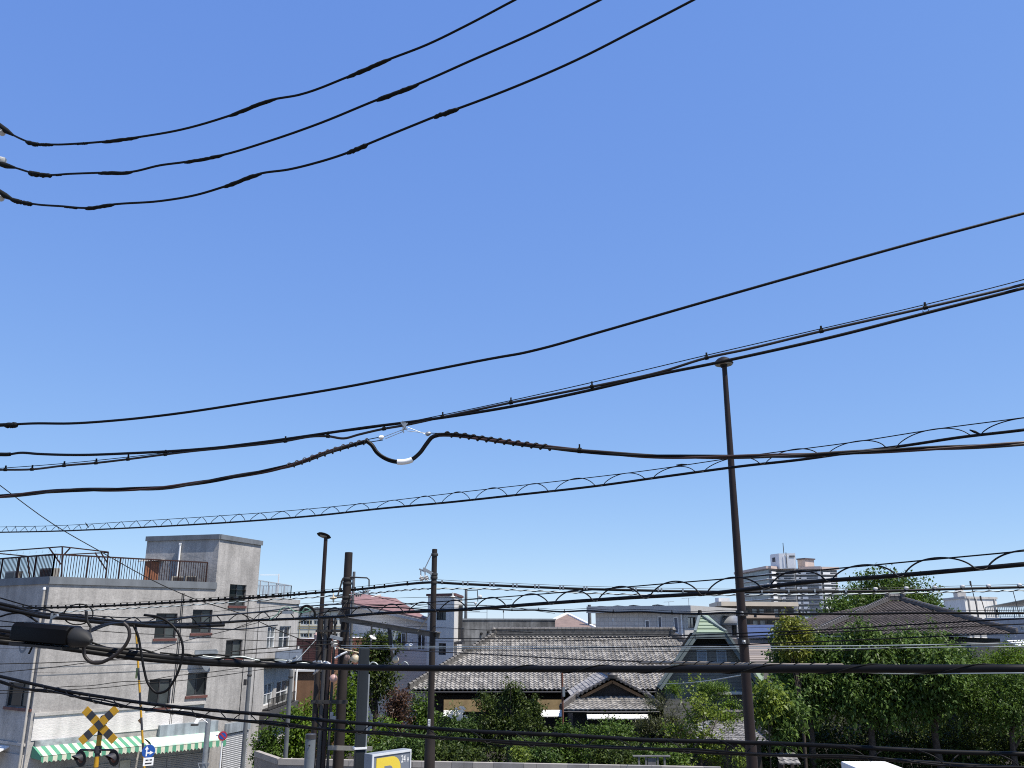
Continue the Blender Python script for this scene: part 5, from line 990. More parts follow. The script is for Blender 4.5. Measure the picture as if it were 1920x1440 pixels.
for u in (1306, 1343):
    a, b, c, e = WG.rect(u, 1219, u+19, 1243); mb = MB()
    for x0, x1, z0, z1 in ((a, a+.07, c, e), (b-.07, b, c, e), (a+.07, b-.07, c, c+.07), (a+.07, b-.07, e-.07, e)): WG.block(mb, x0, x1, z0, z1, .004, .07)
    fr_ = mb.build('window', mat('pale_blue_frame', (.36, .41, .45), .5), root); mb = MB()
    for i in range(7): z = c+.08+(e-c-.16)*i/7; mb.slab([WG.pt(a+.07, z, .06), WG.pt(b-.07, z, .06), WG.pt(b-.07, z+.1, .012), WG.pt(a+.07, z+.1, .012)], (0, 0, .012))
    mb.build('louvre', mat('pale_louvre', (.30, .33, .36), .5), fr_)
mb = MB(); z = P(1360, 1299, d+.6)[2]; mb.box((gR[0]-1.2, d+.55, z), (2.6, .5, .14)); mb.build('ledge', m_canopy, root)
mb = MB(); mb.box(((gL[0]+.2), d+.7, gL[2]-.5), (.5, .4, .8)); mb.build('eave_bracket', m_darkwood, root)
mb = MB(); q0, q1 = gL+in_+np.array([.35, 0, 0]), gR+in_-np.array([.35, 0, 0])
for a, b in ((q0, q0+bk*.8), (q0+bk*.8, q1+bk*.8), (q1+bk*.8, q1)): mb.quad(lev(a, 0), lev(b, 0), a, a) if False else mb.quad(lev(a, 0), lev(b, 0), b, a)
mb.build('rear_wall', m_gsid, root)
# small tiled garden roofs
root = empty('garden_shed', (*XY(1375, 1380, 46), 0), 'low garden building with a small grey tiled roof left of the lamp post foot', 'shed')
e0, e1 = P(1316, 1391, 44.2), P(1446, 1391, 44.2); e1[2] = e0[2]; r0, r1 = P(1352, 1346, 46.8), P(1396, 1346, 46.8); r1[2] = r0[2]
hip_roof(root, e0, e1, r0, r1, 5.2, m_kawara_small, m_ridge, .22, .2, .035, .035, .2, .14, .22, False)
mb = MB(); mb.box(((e0[0]+e1[0])/2, 46.8, e0[2]/2-.05), (e1[0]-e0[0]-.8, 4.4, e0[2]-.1)); mb.build('wall', m_darkwood, root)
root = empty('gate_roof', (*XY(1482, 1430, 41), 0), 'tiny tiled gate top among dark leaves right of the lamp post', 'gate')
e0, e1 = P(1461, 1433, 40.6), P(1501, 1430, 40.6); e1[2] = e0[2]; r0, r1 = e0+np.array([.05, .55, .35]), e1+np.array([-.05, .55, .35]); mb = MB(); tile_patch(mb, e0, e1, r0, r1, .26, .22); mb.build('roof', m_kawara_small, root, attr='rnd')
mb = MB()
for x in (e0[0]+.2, e1[0]-.2): mb.box((x, 41.2, e0[2]/2), (.15, .15, e0[2]))
mb.build('post', m_darkwood, root)
# dark tiled house at the right
E0, E1 = P(1526, 1189, 60), P(1908, 1189, 60); E1[2] = E0[2]; R0, R1 = P(1667, 1127, 68), P(1689, 1127, 68); R1[2] = R0[2]
root = empty('tiled_house', (*XY(1700, 1180, 66), 0), 'two-storey house with dark brown tiled pyramid roof above the right trees', 'house')
hip_roof(root, E0, E1, R0, R1, 16, m_kawara_dark, m_ridge_dark, .30, .27, .045, .05, .3, .18, .3)
mb = MB(); mb.box(((E0[0]+E1[0])/2+.0, 68, E0[2]/2-.15), (E1[0]-E0[0]-1.6, 14.4, E0[2]-.3)); mb.build('wall', mat('brown_grey_plaster', (.07, .065, .055), .85, .2, 1), root)
mb = MB(); mb.slab([E0+np.array([.1, .05, -.1]), E1+np.array([-.1, .05, -.1]), E1+np.array([-.1, .8, -.1]), E0+np.array([.1, .8, -.1])], (0, 0, -.06)); mb.build('eave_board', m_stucco_pale, root)
root = empty('outbuilding', (*XY(1880, 1215, 56), 0), 'low dark wall and pale awning at the right edge below the dark tiled roof', 'building')
a, b = P(1826, 1206, 57.5), P(1990, 1206, 57.5); mb = MB(); mb.box(((a[0]+b[0])/2, 59, a[2]/2), (b[0]-a[0], 2.2, a[2])); mb.build('wall', mat('slate_wall', (.09, .09, .085), .7), root)
a, b = P(1888, 1202, 57), P(1960, 1200, 57); mb = MB(); mb.slab([a, b, b+np.array([0, -1, -.3]), a+np.array([0, -1, -.3])], (0, 0, .05)); mb.build('awning', m_frame_white, root)
# ================================================================== GARDEN WALL
A, M_, B = XY(478, 1409, 39.2), XY(522, 1423, 37.0), XY(1352, 1440, 34.9); zt = P(700, 1425.5, 36.6)[2]
root = empty('garden_wall', (*((M_+B)/2), 0), 'beige rendered street wall with patchy coping along the garden', 'wall')
mb = MB()
for p, q in ((A, M_), (M_, B)):
    W = Wall(p, q); W.block(mb, 0, W.L, 0, zt-.22, -.16, 0)
mb.build('wall', mat('beige_wall_render', (.25, .225, .205), .85, .14, .7, streak=.2), root)
mb = MB(); ms = [mat('coping_light', (.34, .31, .275), .85, .15, 2), mat('coping_grey', (.25, .235, .22), .85, .2, 2)]; rg = random.Random(4)
for p, q in ((A, M_), (M_, B)):
    W = Wall(p, q); s = 0
    while s < W.L-.02: w = min(rg.choice((.5, .8, 1.2, 1.6, .35)), W.L-s); mb.cur = int(rg.random() < .42) if (p is M_ and s > 6) else 0; W.block(mb, s+.006, s+w-.006, zt-.218, zt, -.19, .03); s += w
mb.build('coping', ms, root)
root = empty('garden_lattice', (*XY(1222, 1425, 40), 0), 'grey weathered wooden frame among shrubs above the wall', 'frame')
mb = MB(); z0, z1 = P(1222, 1437, 40)[2], P(1222, 1419, 40)[2]; x0, x1 = XY(1198, 1425, 40)[0], XY(1246, 1425, 40)[0]
for x in (x0, x0+.3, x1-.3, x1): mb.box((x, 40, z1/2), (.08, .08, z1))
mb.box(((x0+x1)/2, 40, z1+.03), (x1-x0+.5, .16, .06)); mb.box(((x0+x1)/2, 40.0, (z0+z1)/2-.05), (x1-x0-.75, .05, z1-z0)); mb.build('boards', mat('weathered_wood', (.17, .165, .16), .85, .25, 3), root)
# ================================================================== WHITE TRUCK
c = P(1576, 1427, 36); zt = c[2]; x0 = c[0]; x1 = P(1660, 1427, 36)[0]; root = empty('box_truck', ((x0+x1)/2, 33, 0), 'white box truck, only its roof showing at the bottom edge', 'truck')
mb = MB(); mb.box(((x0+x1)/2, 34, (zt+.75)/2), (x1-x0, 4.0, zt-.75)); bx = mb.build('cargo_box', mat('truck_white', (.80, .79, .74), .35, .03, 1), root); bv = bx.modifiers.new('bevel', 'BEVEL'); bv.width = .05; bv.segments = 2
mb = MB(); mb.add([(x0+.05, 31.9, .5), (x1-.05, 31.9, .5), (x1-.05, 30.1, .5), (x0+.05, 30.1, .5), (x0+.1, 31.9, 2.1), (x1-.1, 31.9, 2.1), (x1-.12, 30.7, 2.1), (x0+.12, 30.7, 2.1), (x0+.05, 30.1, 1.2), (x1-.05, 30.1, 1.2)], [(0, 1, 5, 4), (4, 5, 6, 7), (7, 6, 9, 8), (8, 9, 2, 3), (0, 4, 7, 8, 3), (1, 2, 9, 6, 5), (0, 3, 2, 1)]); mb.build('cab', m_white, root)
mb = MB(); mb.slab([(x0+.2, 30.5, 1.25), (x1-.2, 30.5, 1.25), (x1-.25, 30.72, 2.0), (x0+.25, 30.72, 2.0)], (0, -.33, -.02)); mb.build('windscreen', m_glass, root)
for x in (x0+.12, x1-.12):
    for y in (31.0, 34.6):
        mb = MB(); mb.lathe((x-.1, y, .38), (1, 0, 0), [(.2, 0), (.36, .01), (.38, .05), (.38, .15), (.36, .19), (.2, .2)], 20); mb.build('wheel', m_mattblack, root, smooth=40)
mb = MB(); mb.box(((x0+x1)/2, 33.3, .6), (1.2, 5.2, .18)); mb.build('chassis', m_mattblack, root)
# ================================================================== POLES
def post(name, label, cat, u, v, d, r0, r1, m, part='shaft', group=None, n=16):
    top = P(u, v, d); r_ = empty(name, (top[0], top[1], 0), label, cat, group); mb = MB(); hs__ = np.linspace(0, top[2], 6)
    mb.lathe((top[0], top[1], 0), (0, 0, 1), [(r0+(r1-r0)*h/top[2], h) for h in hs__]+[(r1*.8, top[2]+.01)], n); mb.build(part, m, r_, smooth=40); return r_, top
# tall lamp post
lp, t = post('street_lamp', 'tall dark brown lamp post, the nearest and tallest post in the picture', 'street lamp', 1358, 684, 16, .135, .048, m_lamp_pole)
c = t+np.array([-.01, 0, -.05]); mb = MB(); mb.lathe(c, (0, 0, 1), [(.02, .0), (.06, .0), (.075, .05), (.175, .06), (.188, .08), (.165, .12), (.115, .17), (.045, .205)], 24); mb.build('lamp_head', mat('lamp_head_paint', (.010, .008, .007), .6, .2, 6, spec=.2), lp, smooth=30)
mb = MB(); mb.lathe(c+np.array([0, 0, .045]), (0, 0, 1), [(.085, 0), (.166, .002), (.17, .014), (.085, .016)], 24); mb.build('lens', m_lens, lp, smooth=30)
for v, s in ((1150, 1), (1203, 1)):
    p = P(1389, v, 15.9); mb = MB(); mb.lathe((t[0], t[1], p[2]-.05), (0, 0, 1), [(.105, 0), (.105, .1)], 16); mb.box((t[0]-.02, t[1]-.12, p[2]), (.1, .12, .1)); b_ = mb.build('pole_band', m_darksteel, lp)
    mb = MB(); mb.lathe((t[0]-.04, t[1]-.2, p[2]-.03), (-.3, -.6, 1), [(.012, 0), (.03, .012), (.022, .036), (.03, .054), (.01, .066)], 10); mb.build('spool_insulator', m_steel, b_, smooth=40)
# second lamp
lp, t = post('street_lamp', 'slim dark lamp post with a flat oval head, beside the brown pole cluster', 'street lamp', 611, 1007, 34, .11, .075, m_lamp_pole)
q = lambda x, y, z: t+np.array([x, y, z]); mb = MB(); pr = []
for s in np.linspace(-1, 1, 9): pr.append((s, math.sqrt(max(0.02, 1-s*s))))
a0, a1 = q(.20, 0, -.03), q(-.34, -.1, .13); ax_ = a1-a0; L = np.linalg.norm(ax_); ax_ /= L; sd_ = np.array([.1, -.84, .54]); sd_ -= ax_*(sd_@ax_); sd_ /= np.linalg.norm(sd_); u_ = np.cross(sd_, ax_); u_ = u_ if u_[2] > 0 else -u_
vs = []
for s, w in pr:
    for k in range(12): a = 2*math.pi*k/12; vs.append(a0+ax_*L*(s+1)/2+sd_*.17*w*math.cos(a)+u_*(.07 if math.sin(a) > 0 else .035)*w*math.sin(a))
mb.add(vs, [(i*12+j, i*12+(j+1) % 12, (i+1)*12+(j+1) % 12, (i+1)*12+j) for i in range(8) for j in range(12)]); mb.build('lamp_head', MATS['lamp_head_paint'], lp, smooth=50)
mb = MB(); c = (a0+a1)/2-u_*.04; mb.slab([c+ax_*.14+sd_*.07, c+ax_*.14-sd_*.07, c-ax_*.12-sd_*.09, c-ax_*.12+sd_*.09], -u_*.012); mb.build('lens', m_lens, lp)
# brown poles
G = 'brown steel railway poles'
pa, ta = post('utility_pole', 'thicker brown steel pole standing behind the grey square column', 'pole', 654, 1036, 30, .205, .135, m_pole, group=G)
pb, tb = post('utility_pole', 'thinner brown steel pole in front of the tiled roof left hip', 'pole', 815, 1030, 27, .12, .082, m_pole, group=G)
mb = MB(); z1 = P(806, 1376, 27)[2]; mb.lathe((tb[0], tb[1], 0), (0, 0, 1), [(.16, 0), (.155, z1-.1), (.13, z1)], 16); mb.build('base_sleeve', m_pole, pb, smooth=40)
z = P(806, 1357, 27)[2]; mb = MB(); mb.box((tb[0]-.03, tb[1]-.118, z), (.07, .012, .28)); plt_ = mb.build('number_plate', m_white, pb)
mb = MB(); rg = random.Random(2)
for i in range(4): mb.box((tb[0]-.03, tb[1]-.126, z+.09-i*.055), (.03+.015*rg.random(), .004, .02))
mb.build('plate_marks', m_darksteel, plt_)
def band(root, t, z, r, h=.08, m=m_darksteel): mb = MB(); mb.lathe((t[0], t[1], z-h/2), (0, 0, 1), [(r, 0), (r+.012, .01), (r+.012, h-.01), (r, h)], 16); return mb.build('pole_band', m, root, smooth=40)
for v in (1085, 1094, 1120, 1128, 1163): band(pa, ta, P(650, v, 30)[2], .155)
for v in (1040, 1077, 1083, 1092): band(pb, tb, P(813, v, 27)[2], .1)
def insulator(p, ax, s, m, label, n=2, group='white insulators on the railway poles'):
    mb = MB(); pr = [(.012*s, -.06*s), (.02*s, 0)]
    for i in range(n): pr += [(.025*s, .03*s+i*.08*s), (.085*s, .045*s+i*.08*s), (.095*s, .065*s+i*.08*s), (.05*s, .085*s+i*.08*s), (.025*s, .09*s+i*.08*s)]
    pr += [(.02*s, .13*s+(n-1)*.08*s), (.01*s, .17*s+(n-1)*.08*s)]; mb.lathe(p, ax, pr, 14); return tag(mb.build('insulator', m, smooth=35), label, 'insulator', group)
# bracket on the thinner pole
mb = MB(); mb.bar(P(793, 1066, 26.9), P(811, 1076, 26.95), .07, .09); mb.bar(P(786, 1067, 26.9), P(797, 1072, 26.9), .05); mb.tube([P(810, 1038, 26.95), P(795, 1069, 26.9)], .016, 6); mb.bar(P(789, 1070, 26.9), P(789, 1080, 26.9), .035); mb.bar(P(797, 1070, 26.9), P(797, 1080, 26.9), .035); mb.build('bracket', m_steel, pb)
insulator(P(789, 1081, 26.85), (.25, -.2, -.5), .8, m_porc, 'left of two white insulators under the thinner pole bracket'); insulator(P(797, 1080, 26.8), (.35, -.2, -.5), .8, m_porc, 'right of two white insulators under the thinner pole bracket')
# brackets on the thicker pole
mb = MB(); mb.bar(P(644, 1084, 29.9), P(640, 1092, 29.85), .05); mb.bar(P(642, 1087, 29.85), P(633, 1118, 29.8), .045); mb.bar(P(625, 1121, 29.8), P(645, 1119, 29.85), .06); mb.tube([P(656, 1082, 29.9), P(676, 1083, 29.9), P(688, 1083.5, 29.9), P(692, 1087, 29.9), P(692, 1100, 29.9)], .024, 8); mb.bar(P(657, 1087, 29.9), P(668, 1082, 29.9), .03); mb.build('bracket', m_darksteel, pa)
insulator(P(625, 1117, 29.75), (.1, -.15, -1), 1.35, m_cream, 'cream insulator hanging left of the thicker pole', 1)
insulator(P(665, 1115, 29.7), (1, -.1, .1), .9, m_steel, 'steel strain insulator right of the thicker pole top', 3, None); insulator(P(679, 1111, 29.7), (1, -.1, .25), .9, m_steel, 'second steel strain fitting right of the thicker pole top', 3, None)
# long beam between the two poles
mb = MB(); a, b = P(638, 1160, 29.8), P(824, 1191, 26.9); mb.bar(a, b, .05, .17); mb.bar(a+np.array([0, -.09, .08]), b+np.array([0, -.09, .08]), .17, .02)
bm_ = empty('cross_beam', a, 'long dull steel beam running from the thicker pole to the thinner one', 'beam'); mb.build('beam', mat('dull_olive_steel', (.125, .115, .10), .6, .25, 3), bm_)
for (u0, v0), (u1, v1), w, m_ in (((697, 1171), (695, 1216), .05, m_darksteel), ((730, 1178), (737, 1238), .11, m_darksteel), ((743, 1180), (738, 1200), .05, m_palewire), ((762, 1184), (761, 1214), .04, m_darksteel), ((640, 1160), (640, 1150), .12, m_darksteel)):
    mb = MB(); mb.bar(P(u0, v0, 28.3), P(u1, v1, 28.3), w); mb.build('hanger', m_, bm_)
mb = MB(); mb.tube([P(806, 1151, 27), P(783, 1185, 27.3)], .012, 5); mb.build('stay_wire', mat('ochre_rod', (.45, .36, .22), .6), pb)
insulator(P(697, 1199, 28.1), (.5, -.3, .9), 1.3, m_porc, 'white insulator above the grey square column', 1); insulator(P(737, 1212, 28.1), (.2, -.3, -1), 1.3, m_porc, 'narrow white insulator below the sloping beam', 1); insulator(P(767, 1214, 27.8), (.0, -.4, 1), 1.3, m_porc, 'white insulator between the sloping beam and the thinner pole', 1); insulator(P(626, 1200, 29), (.3, -.4, -1), 1.3, m_porc, 'white insulator left of the thicker pole', 2); insulator(P(849, 1115, 27.1), (0, -.1, -1), 1.2, m_porc, 'white insulator under the feeder cable right of the thinner pole', 1)
for u, v, d_, r, m_, lab in ((666, 1236, 28, .125, m_cream, 'larger cream ball insulator beside the grey square column'), (742, 1238, 28, .10, m_cream, 'smaller cream ball insulator right of the grey square column'), (651, 1234, 28.2, .09, mat('brown_porcelain', (.25, .18, .15), .4), 'brownish ball insulator left of the cream one'), (625, 1273, 28.5, .12, mat('pink_porcelain', (.45, .28, .24), .5), 'pinkish disc insulator under the heaviest cable')):
    mb = MB(); p = P(u, v, d_); mb.lathe(p-np.array([r, 0, 0]), (1, .2, .15), [(r*math.sin(a)+.004, r*(1-math.cos(a))) for a in np.linspace(0.05, math.pi-.05, 9)], 14); tag(mb.build('insulator', m_, smooth=50), lab, 'insulator', 'ball insulators by the column')
for k, (pts, dia, m_, lab) in enumerate((([(652, 1252), (664, 1249), (674, 1244), (680, 1237), (685, 1233), (690, 1236), (692, 1244)], .035, m_palewire, 'pale curved lead in front of the grey square column'), ([(693, 1246), (698, 1242), (704, 1243), (710, 1249)], .045, m_palewire, 'pale curved lead right of the grey square column'), ([(752, 1245), (758, 1241), (763, 1243), (766, 1249)], .035, m_palewire, 'pale curved lead left of the thinner brown pole'), ([(630, 1214), (650, 1219), (665, 1222), (680, 1226)], .04, m_cream, 'cream bead chain above the big cable by the thicker pole'), ([(628, 1234), (640, 1227), (651, 1222)], .06, m_white, 'short white rod tilted up beside the thicker pole'))):
    cable('lead_wire', lab, 'wire', pts, 28, dia, m_, 'short leads around the thicker pole', ext=(0, 0))
# conduits strapped beside the pole
g = 'conduits beside the thicker pole'
for k, (u, v, r, lab) in enumerate(((602, 1152, .10, 'leftmost tall conduit of the cluster by the thicker pole'), (613, 1152, .085, 'second conduit from the left in the cluster by the thicker pole'), (621, 1155, .075, 'third conduit from the left in the cluster by the thicker pole'), (629, 1160, .045, 'rightmost thin conduit of the cluster by the thicker pole'))):
    t = P(u, v, 29.6); mb = MB(); mb.lathe((t[0], t[1], 0), (0, 0, 1), [(r, 0), (r, t[2]-.1), (r*.8, t[2])], 10); tag(mb.build('conduit', [m_pole, m_frame_dark, m_lamp_pole, m_darksteel][k], smooth=40), lab, 'pipe', g)
for u0, u1, v, h in ((592, 654, 1183, .075), (583, 652, 1316, .11)):
    mb = MB(); a, b = P(u0, v, 29.45), P(u1, v, 29.45); mb.bar(a, b, .06, h)
    for f in (.12, .35, .55): mb.box(a+(b-a)*f+np.array([0, -.05, 0]), (.05, .04, .05))
    mb.build('strap_bar', m_darksteel, pa)
mb = MB(); a, b = P(615, 1402, 29.4), P(698, 1404, 29.4); mb.bar(a, b, .06, .13); mb.build('strap_bar', mat('bolted_plate', (.27, .25, .21), .6, .2, 3), pa)
mb = MB(); mb.box(P(622, 1342, 29.4), (.09, .1, .22)); mb.box(P(627, 1346, 29.35), (.1, .1, .1)); mb.build('junction_box', m_steel, pa)
mb = MB(); a, b = P(620, 1193, 29), P(642, 1199, 29); mb.bar(a, b, .18, .10); r_ = empty('floodlight', a, 'pale grey tube fitting left of the thicker pole at roof height', 'fitting'); mb.build('body', m_steel, r_)
# white clamps on the heavy cable
r_ = empty('guy_clamp', P(605, 1248, 9.9), 'bundle of shiny metal clamps around the heaviest cable by the poles', 'clamp'); rg = random.Random(9)
for (u0, v0, u1, v1) in ((590, 1262, 602, 1251), (593, 1259, 604, 1248), (588, 1264, 596, 1256), (598, 1252, 609, 1241), (601, 1247, 611, 1242), (609, 1241, 620, 1245), (612, 1246, 621, 1252), (614, 1242, 622, 1249), (586, 1243, 592, 1240), (592, 1244, 598, 1240), (597, 1243, 603, 1241), (538, 1241, 543, 1238), (548, 1241, 561, 1239), (550, 1234, 556, 1231)):
    mb = MB(); mb.tube([P(u0, v0, 9.85+rg.random()*.1), P(u1, v1, 9.8+rg.random()*.1)], .010+.006*rg.random(), 8); mb.build('clamp_piece', m_porc if rg.random() < .35 else m_steel, r_)
mb = MB(); mb.box(P(540, 1148, 12.6), (.15, .05, .04), -.1); r_ = empty('cable_tag', P(540, 1148, 12.6), 'silver sleeve in a curl of green wire beside the coiled cable', 'wire'); mb.build('sleeve', m_steel, r_)
mb = MB(); mb.tube(spline([P(*q_, 12.6) for q_ in ((506, 1162), (520, 1152), (528, 1141), (540, 1138), (552, 1146), (566, 1147), (572, 1140), (582, 1144), (566, 1149))], 6), .007, 6); mb.build('green_lead', mat('green_wire', (.10, .24, .17), .5), r_)
mb = MB(); mb.tube(spline([P(*q_, 12.7) for q_ in ((563, 1150), (566, 1140), (575, 1136), (584, 1139), (590, 1148), (590, 1158))], 6), .018, 7); mb.build('black_lead', m_black, r_)
# thin concrete poles farther off
post('utility_pole', 'pale thin pole peeking out right behind the thicker brown pole', 'pole', 664, 1072, 62, .15, .1, m_concrete); fp, t = post('utility_pole', 'distant grey pole with a small square arm above the concrete building', 'pole', 874, 1104, 84, .2, .13, m_concrete)
mb = MB(); mb.bar(P(876, 1107, 84), P(895, 1106.5, 84), .07); mb.bar(P(895, 1106, 84), P(896, 1128, 84), .07); mb.bar(P(876, 1130, 84), P(894, 1130, 84), .06); mb.build('arm', m_darksteel, fp); mb = MB(); p = P(899, 1119, 83.8); mb.lathe(p, (1, 0, 0), [(.08, -.15), (.2, 0), (.2, .1), (.08, .25)], 10); mb.lathe(P(891, 1131, 83.8), (1, 0, 0), [(.06, -.1), (.15, 0), (.06, .15)], 8); mb.build('insulator', m_porc, fp, smooth=40)
post('utility_pole', 'short distant grey pole left of the pale tiled house', 'pole', 1105, 1134, 90, .2, .17, m_concrete)
# grey square column and short capped post
t = P(683, 1216, 22); root = empty('steel_column', (t[0], t[1], 0), 'blue-grey square steel column between the two brown poles', 'column'); m_col = mat('blue_grey_paint', (.024, .030, .036), .6, .15, 1.5, streak=.25, spec=.2)
mb = MB(); mb.box((t[0], t[1], t[2]/2), (.235, .2, t[2]), .35); cb = mb.build('shaft', m_col, root); bv = cb.modifiers.new('bevel', 'BEVEL'); bv.width = .012; bv.segments = 2
mb = MB(); ca, sa = math.cos(.35), math.sin(.35); e = np.array([t[0]+ca*.135+sa*.06, t[1]+sa*.135-ca*.06]); mb.box((e[0], e[1], t[2]/2-.3), (.035, .03, t[2]-.6), .35); mb.build('edge_rail', m_steel, root)
mb = MB(); z = P(680, 1402, 22)[2]; mb.box((t[0], t[1], z), (.30, .26, .045), .35); mb.build('collar', m_white, root)
t = P(583, 1376, 20); root = empty('capped_post', (t[0], t[1], 0), 'short grey round post with a black cap left of the conduit cluster', 'post')
mb = MB(); z2 = P(581, 1385, 20)[2]; mb.lathe((t[0], t[1], 0), (0, 0, 1), [(.122, 0), (.108, z2)], 20); mb.build('shaft', mat('galvanised_post', (.17, .19, .205), .5, .2, 2, metal=.2), root, smooth=40); mb = MB(); mb.lathe((t[0], t[1], z2), (0, 0, 1), [(.117, 0), (.117, t[2]-z2-.01), (.105, t[2]-z2)], 20); mb.build('cap', m_frame_dark, root, smooth=40); mb = MB(); p = P(580, 1398, 19.88); mb.lathe(p, (0, -1, 0), [(.02, 0), (.02, .012)], 8); mb.build('bolt', m_mattblack, root)
# ================================================================== PARKING SIGN
a, b = XY(697, 1414, 21.3), XY(770, 1406, 22.2); W = Wall(a, b); zt = (P(697, 1413, 21.3)[2]+P(770, 1406, 22.2)[2])/2; hgt = 1.25; root = empty('parking_sign', (*((a+b)/2), zt-hgt), 'grey parking sign box with a big yellow P and white 24H', 'sign')
mb = MB(); W.block(mb, 0, W.L, zt-hgt, zt, -.26, 0); cb = mb.build('case', mat('sign_case_grey', (.24, .26, .28), .45, .1, 1), root)
mb = MB()
for x0, x1, z0, z1 in ((0, .05, zt-hgt, zt), (W.L-.03, W.L, zt-hgt, zt), (.05, W.L-.03, zt-.05, zt), (.05, W.L-.03, zt-hgt, zt-hgt+.05)): W.block(mb, x0, x1, z0, z1, .002, .03)
mb.build('frame', mat('pale_sign_frame', (.58, .60, .62), .4, .05), root)
mb = MB(); W.block(mb, .05, W.L-.03, zt-hgt+.05, zt-.05, .002, .008); mb.build('face', mat('slate_sign_face', (.155, .175, .21), .4, .05, 1), root)
S = W.L; px0, px1 = S*.115, S*.735; top_ = zt-.10; Hp = .98; wst = S*.205; rad = .27
out = [(px0, top_-Hp), (px0, top_)]+[(px1-rad+rad*math.cos(t_), top_-rad+rad*math.sin(t_)) for t_ in np.linspace(math.pi/2, 0, 7)]+[(px1-rad+rad*math.cos(t_), top_-.66+rad+rad*math.sin(t_)) for t_ in np.linspace(0, -math.pi/2, 7)]+[(px0+wst, top_-.66), (px0+wst, top_-Hp)]
mb = MB(); mb.slab([W.pt(x, z, .010) for x, z in out], np.append(W.n*.006, 0)); pm = mb.build('letter_p', mat('sign_yellow', (.66, .50, .05), .45, .04), root)
cn = [(px0+wst, top_-.46), (px0+wst, top_-.19)]+[(px1-wst-.1+.1*math.cos(t_), top_-.29+.1*math.sin(t_)) for t_ in np.linspace(math.pi/2, 0, 5)]+[(px1-wst-.1+.1*math.cos(t_), top_-.36+.1*math.sin(t_)) for t_ in np.linspace(0, -math.pi/2, 5)]
mb = MB(); mb.slab([W.pt(x, z, .017) for x, z in cn], np.append(W.n*.004, 0)); mb.build('letter_counter', MATS['slate_sign_face'], pm)
def text_mesh(name, s, size, m, parent, W, x, z, off, xs=1):
    cu = bpy.data.curves.new(name, 'FONT'); cu.body = s; cu.size = size; cu.extrude = .002; to = bpy.data.objects.new(name+'_tmp', cu); COL.objects.link(to)
    dg = bpy.context.evaluated_depsgraph_get(); me = bpy.data.meshes.new_from_object(to.evaluated_get(dg)); bpy.data.objects.remove(to); bpy.data.curves.remove(cu)
    o3 = origin_of(parent); rt = W.t if W.t[0] > 0 else -W.t
    for v in me.vertices: p_ = W.pt(x, z, off+v.co.z)+np.append(rt*v.co.x*xs, v.co.y); v.co = Vector(p_-o3)
    me.materials.clear(); me.materials.append(m); o = bpy.data.objects.new(name, me); COL.objects.link(o); o.parent = parent; return o
text_mesh('lettering', '24', .23, m_white, root, W, S*.745, zt-.27, .012, .62); text_mesh('lettering', 'H', .14, m_white, root, W, S*.90, zt-.27, .012, .62)
mb = MB(); p = P(683, 1410, 22); mb.bar((p[0], p[1], zt-.2), (*((a+b)/2+np.array([0, .2])), zt-.2), .06); mb.bar((p[0], p[1], zt-1), (*((a+b)/2+np.array([0, .2])), zt-1), .06); mb.build('bracket', m_steel, root)
# ================================================================== LEVEL CROSSING SIGNAL
t = P(187, 1378, 24); root = empty('crossing_signal', (t[0], t[1], 0), 'level crossing signal with striped crossbuck and two hooded lamps', 'signal')
m_yel = mat('crossing_yellow', (.50, .27, .012), .5, .15, 3); m_blk = mat('crossing_black', (.035, .035, .04), .5, .2, 3)
mb = MB(); zc = P(186, 1358, 24)[2]; n = int(zc/.26)
for i in range(n): mb.cur = i % 2; mb.lathe((t[0], t[1], zc-.26*(i+1)), (0, 0, 1), [(.062, 0), (.062, .26)], 14)
mb.build('striped_shaft', [m_blk, m_yel], root, smooth=40)
c = P(186, 1359, 23.85)
for k, ((u0, v0), (u1, v1)) in enumerate((((159, 1330), (215, 1389)), ((219, 1328), (151, 1391)))):
    a, b = P(u0, v0, 23.86-.03*k), P(u1, v1, 23.86-.03*k); mb = MB(); ns = 7
    for i in range(ns): f0, f1 = i/ns, (i+1)/ns; mb.cur = i % 2; mb.bar(a+(b-a)*f0, a+(b-a)*f1, .02, .205, up=np.cross(b-a, (0, 1, 0)))
    mb.build('crossbuck_board', [m_yel, m_blk], root)
mb = MB(); p = P(194, 1350, 24.05); mb.lathe(p-np.array([0, 0, .12]), (0, 0, 1), [(.05, 0), (.1, .03), (.105, .14), (.075, .22), (.02, .25)], 14); mb.build('bell', m_blk, root, smooth=40)
za = P(184, 1404, 24)[2]; mb = MB(); xl, xr = P(150, 1420, 24)[0], P(213, 1420, 24)[0]; mb.tube([(xl, t[1]-.05, za-.02), (xr, t[1]-.05, za-.02)], .025, 8); mb.lathe((t[0], t[1], za-.1), (0, 0, 1), [(.09, 0), (.09, .16)], 14)
for x in (xl, xr): mb.bar((x, t[1]-.05, za-.02), (x, t[1]-.05, za-.2), .04)
mb.build('lamp_arm', m_blk, root)
fd = np.array([-.45, -.87, -.12]); fd /= np.linalg.norm(fd)
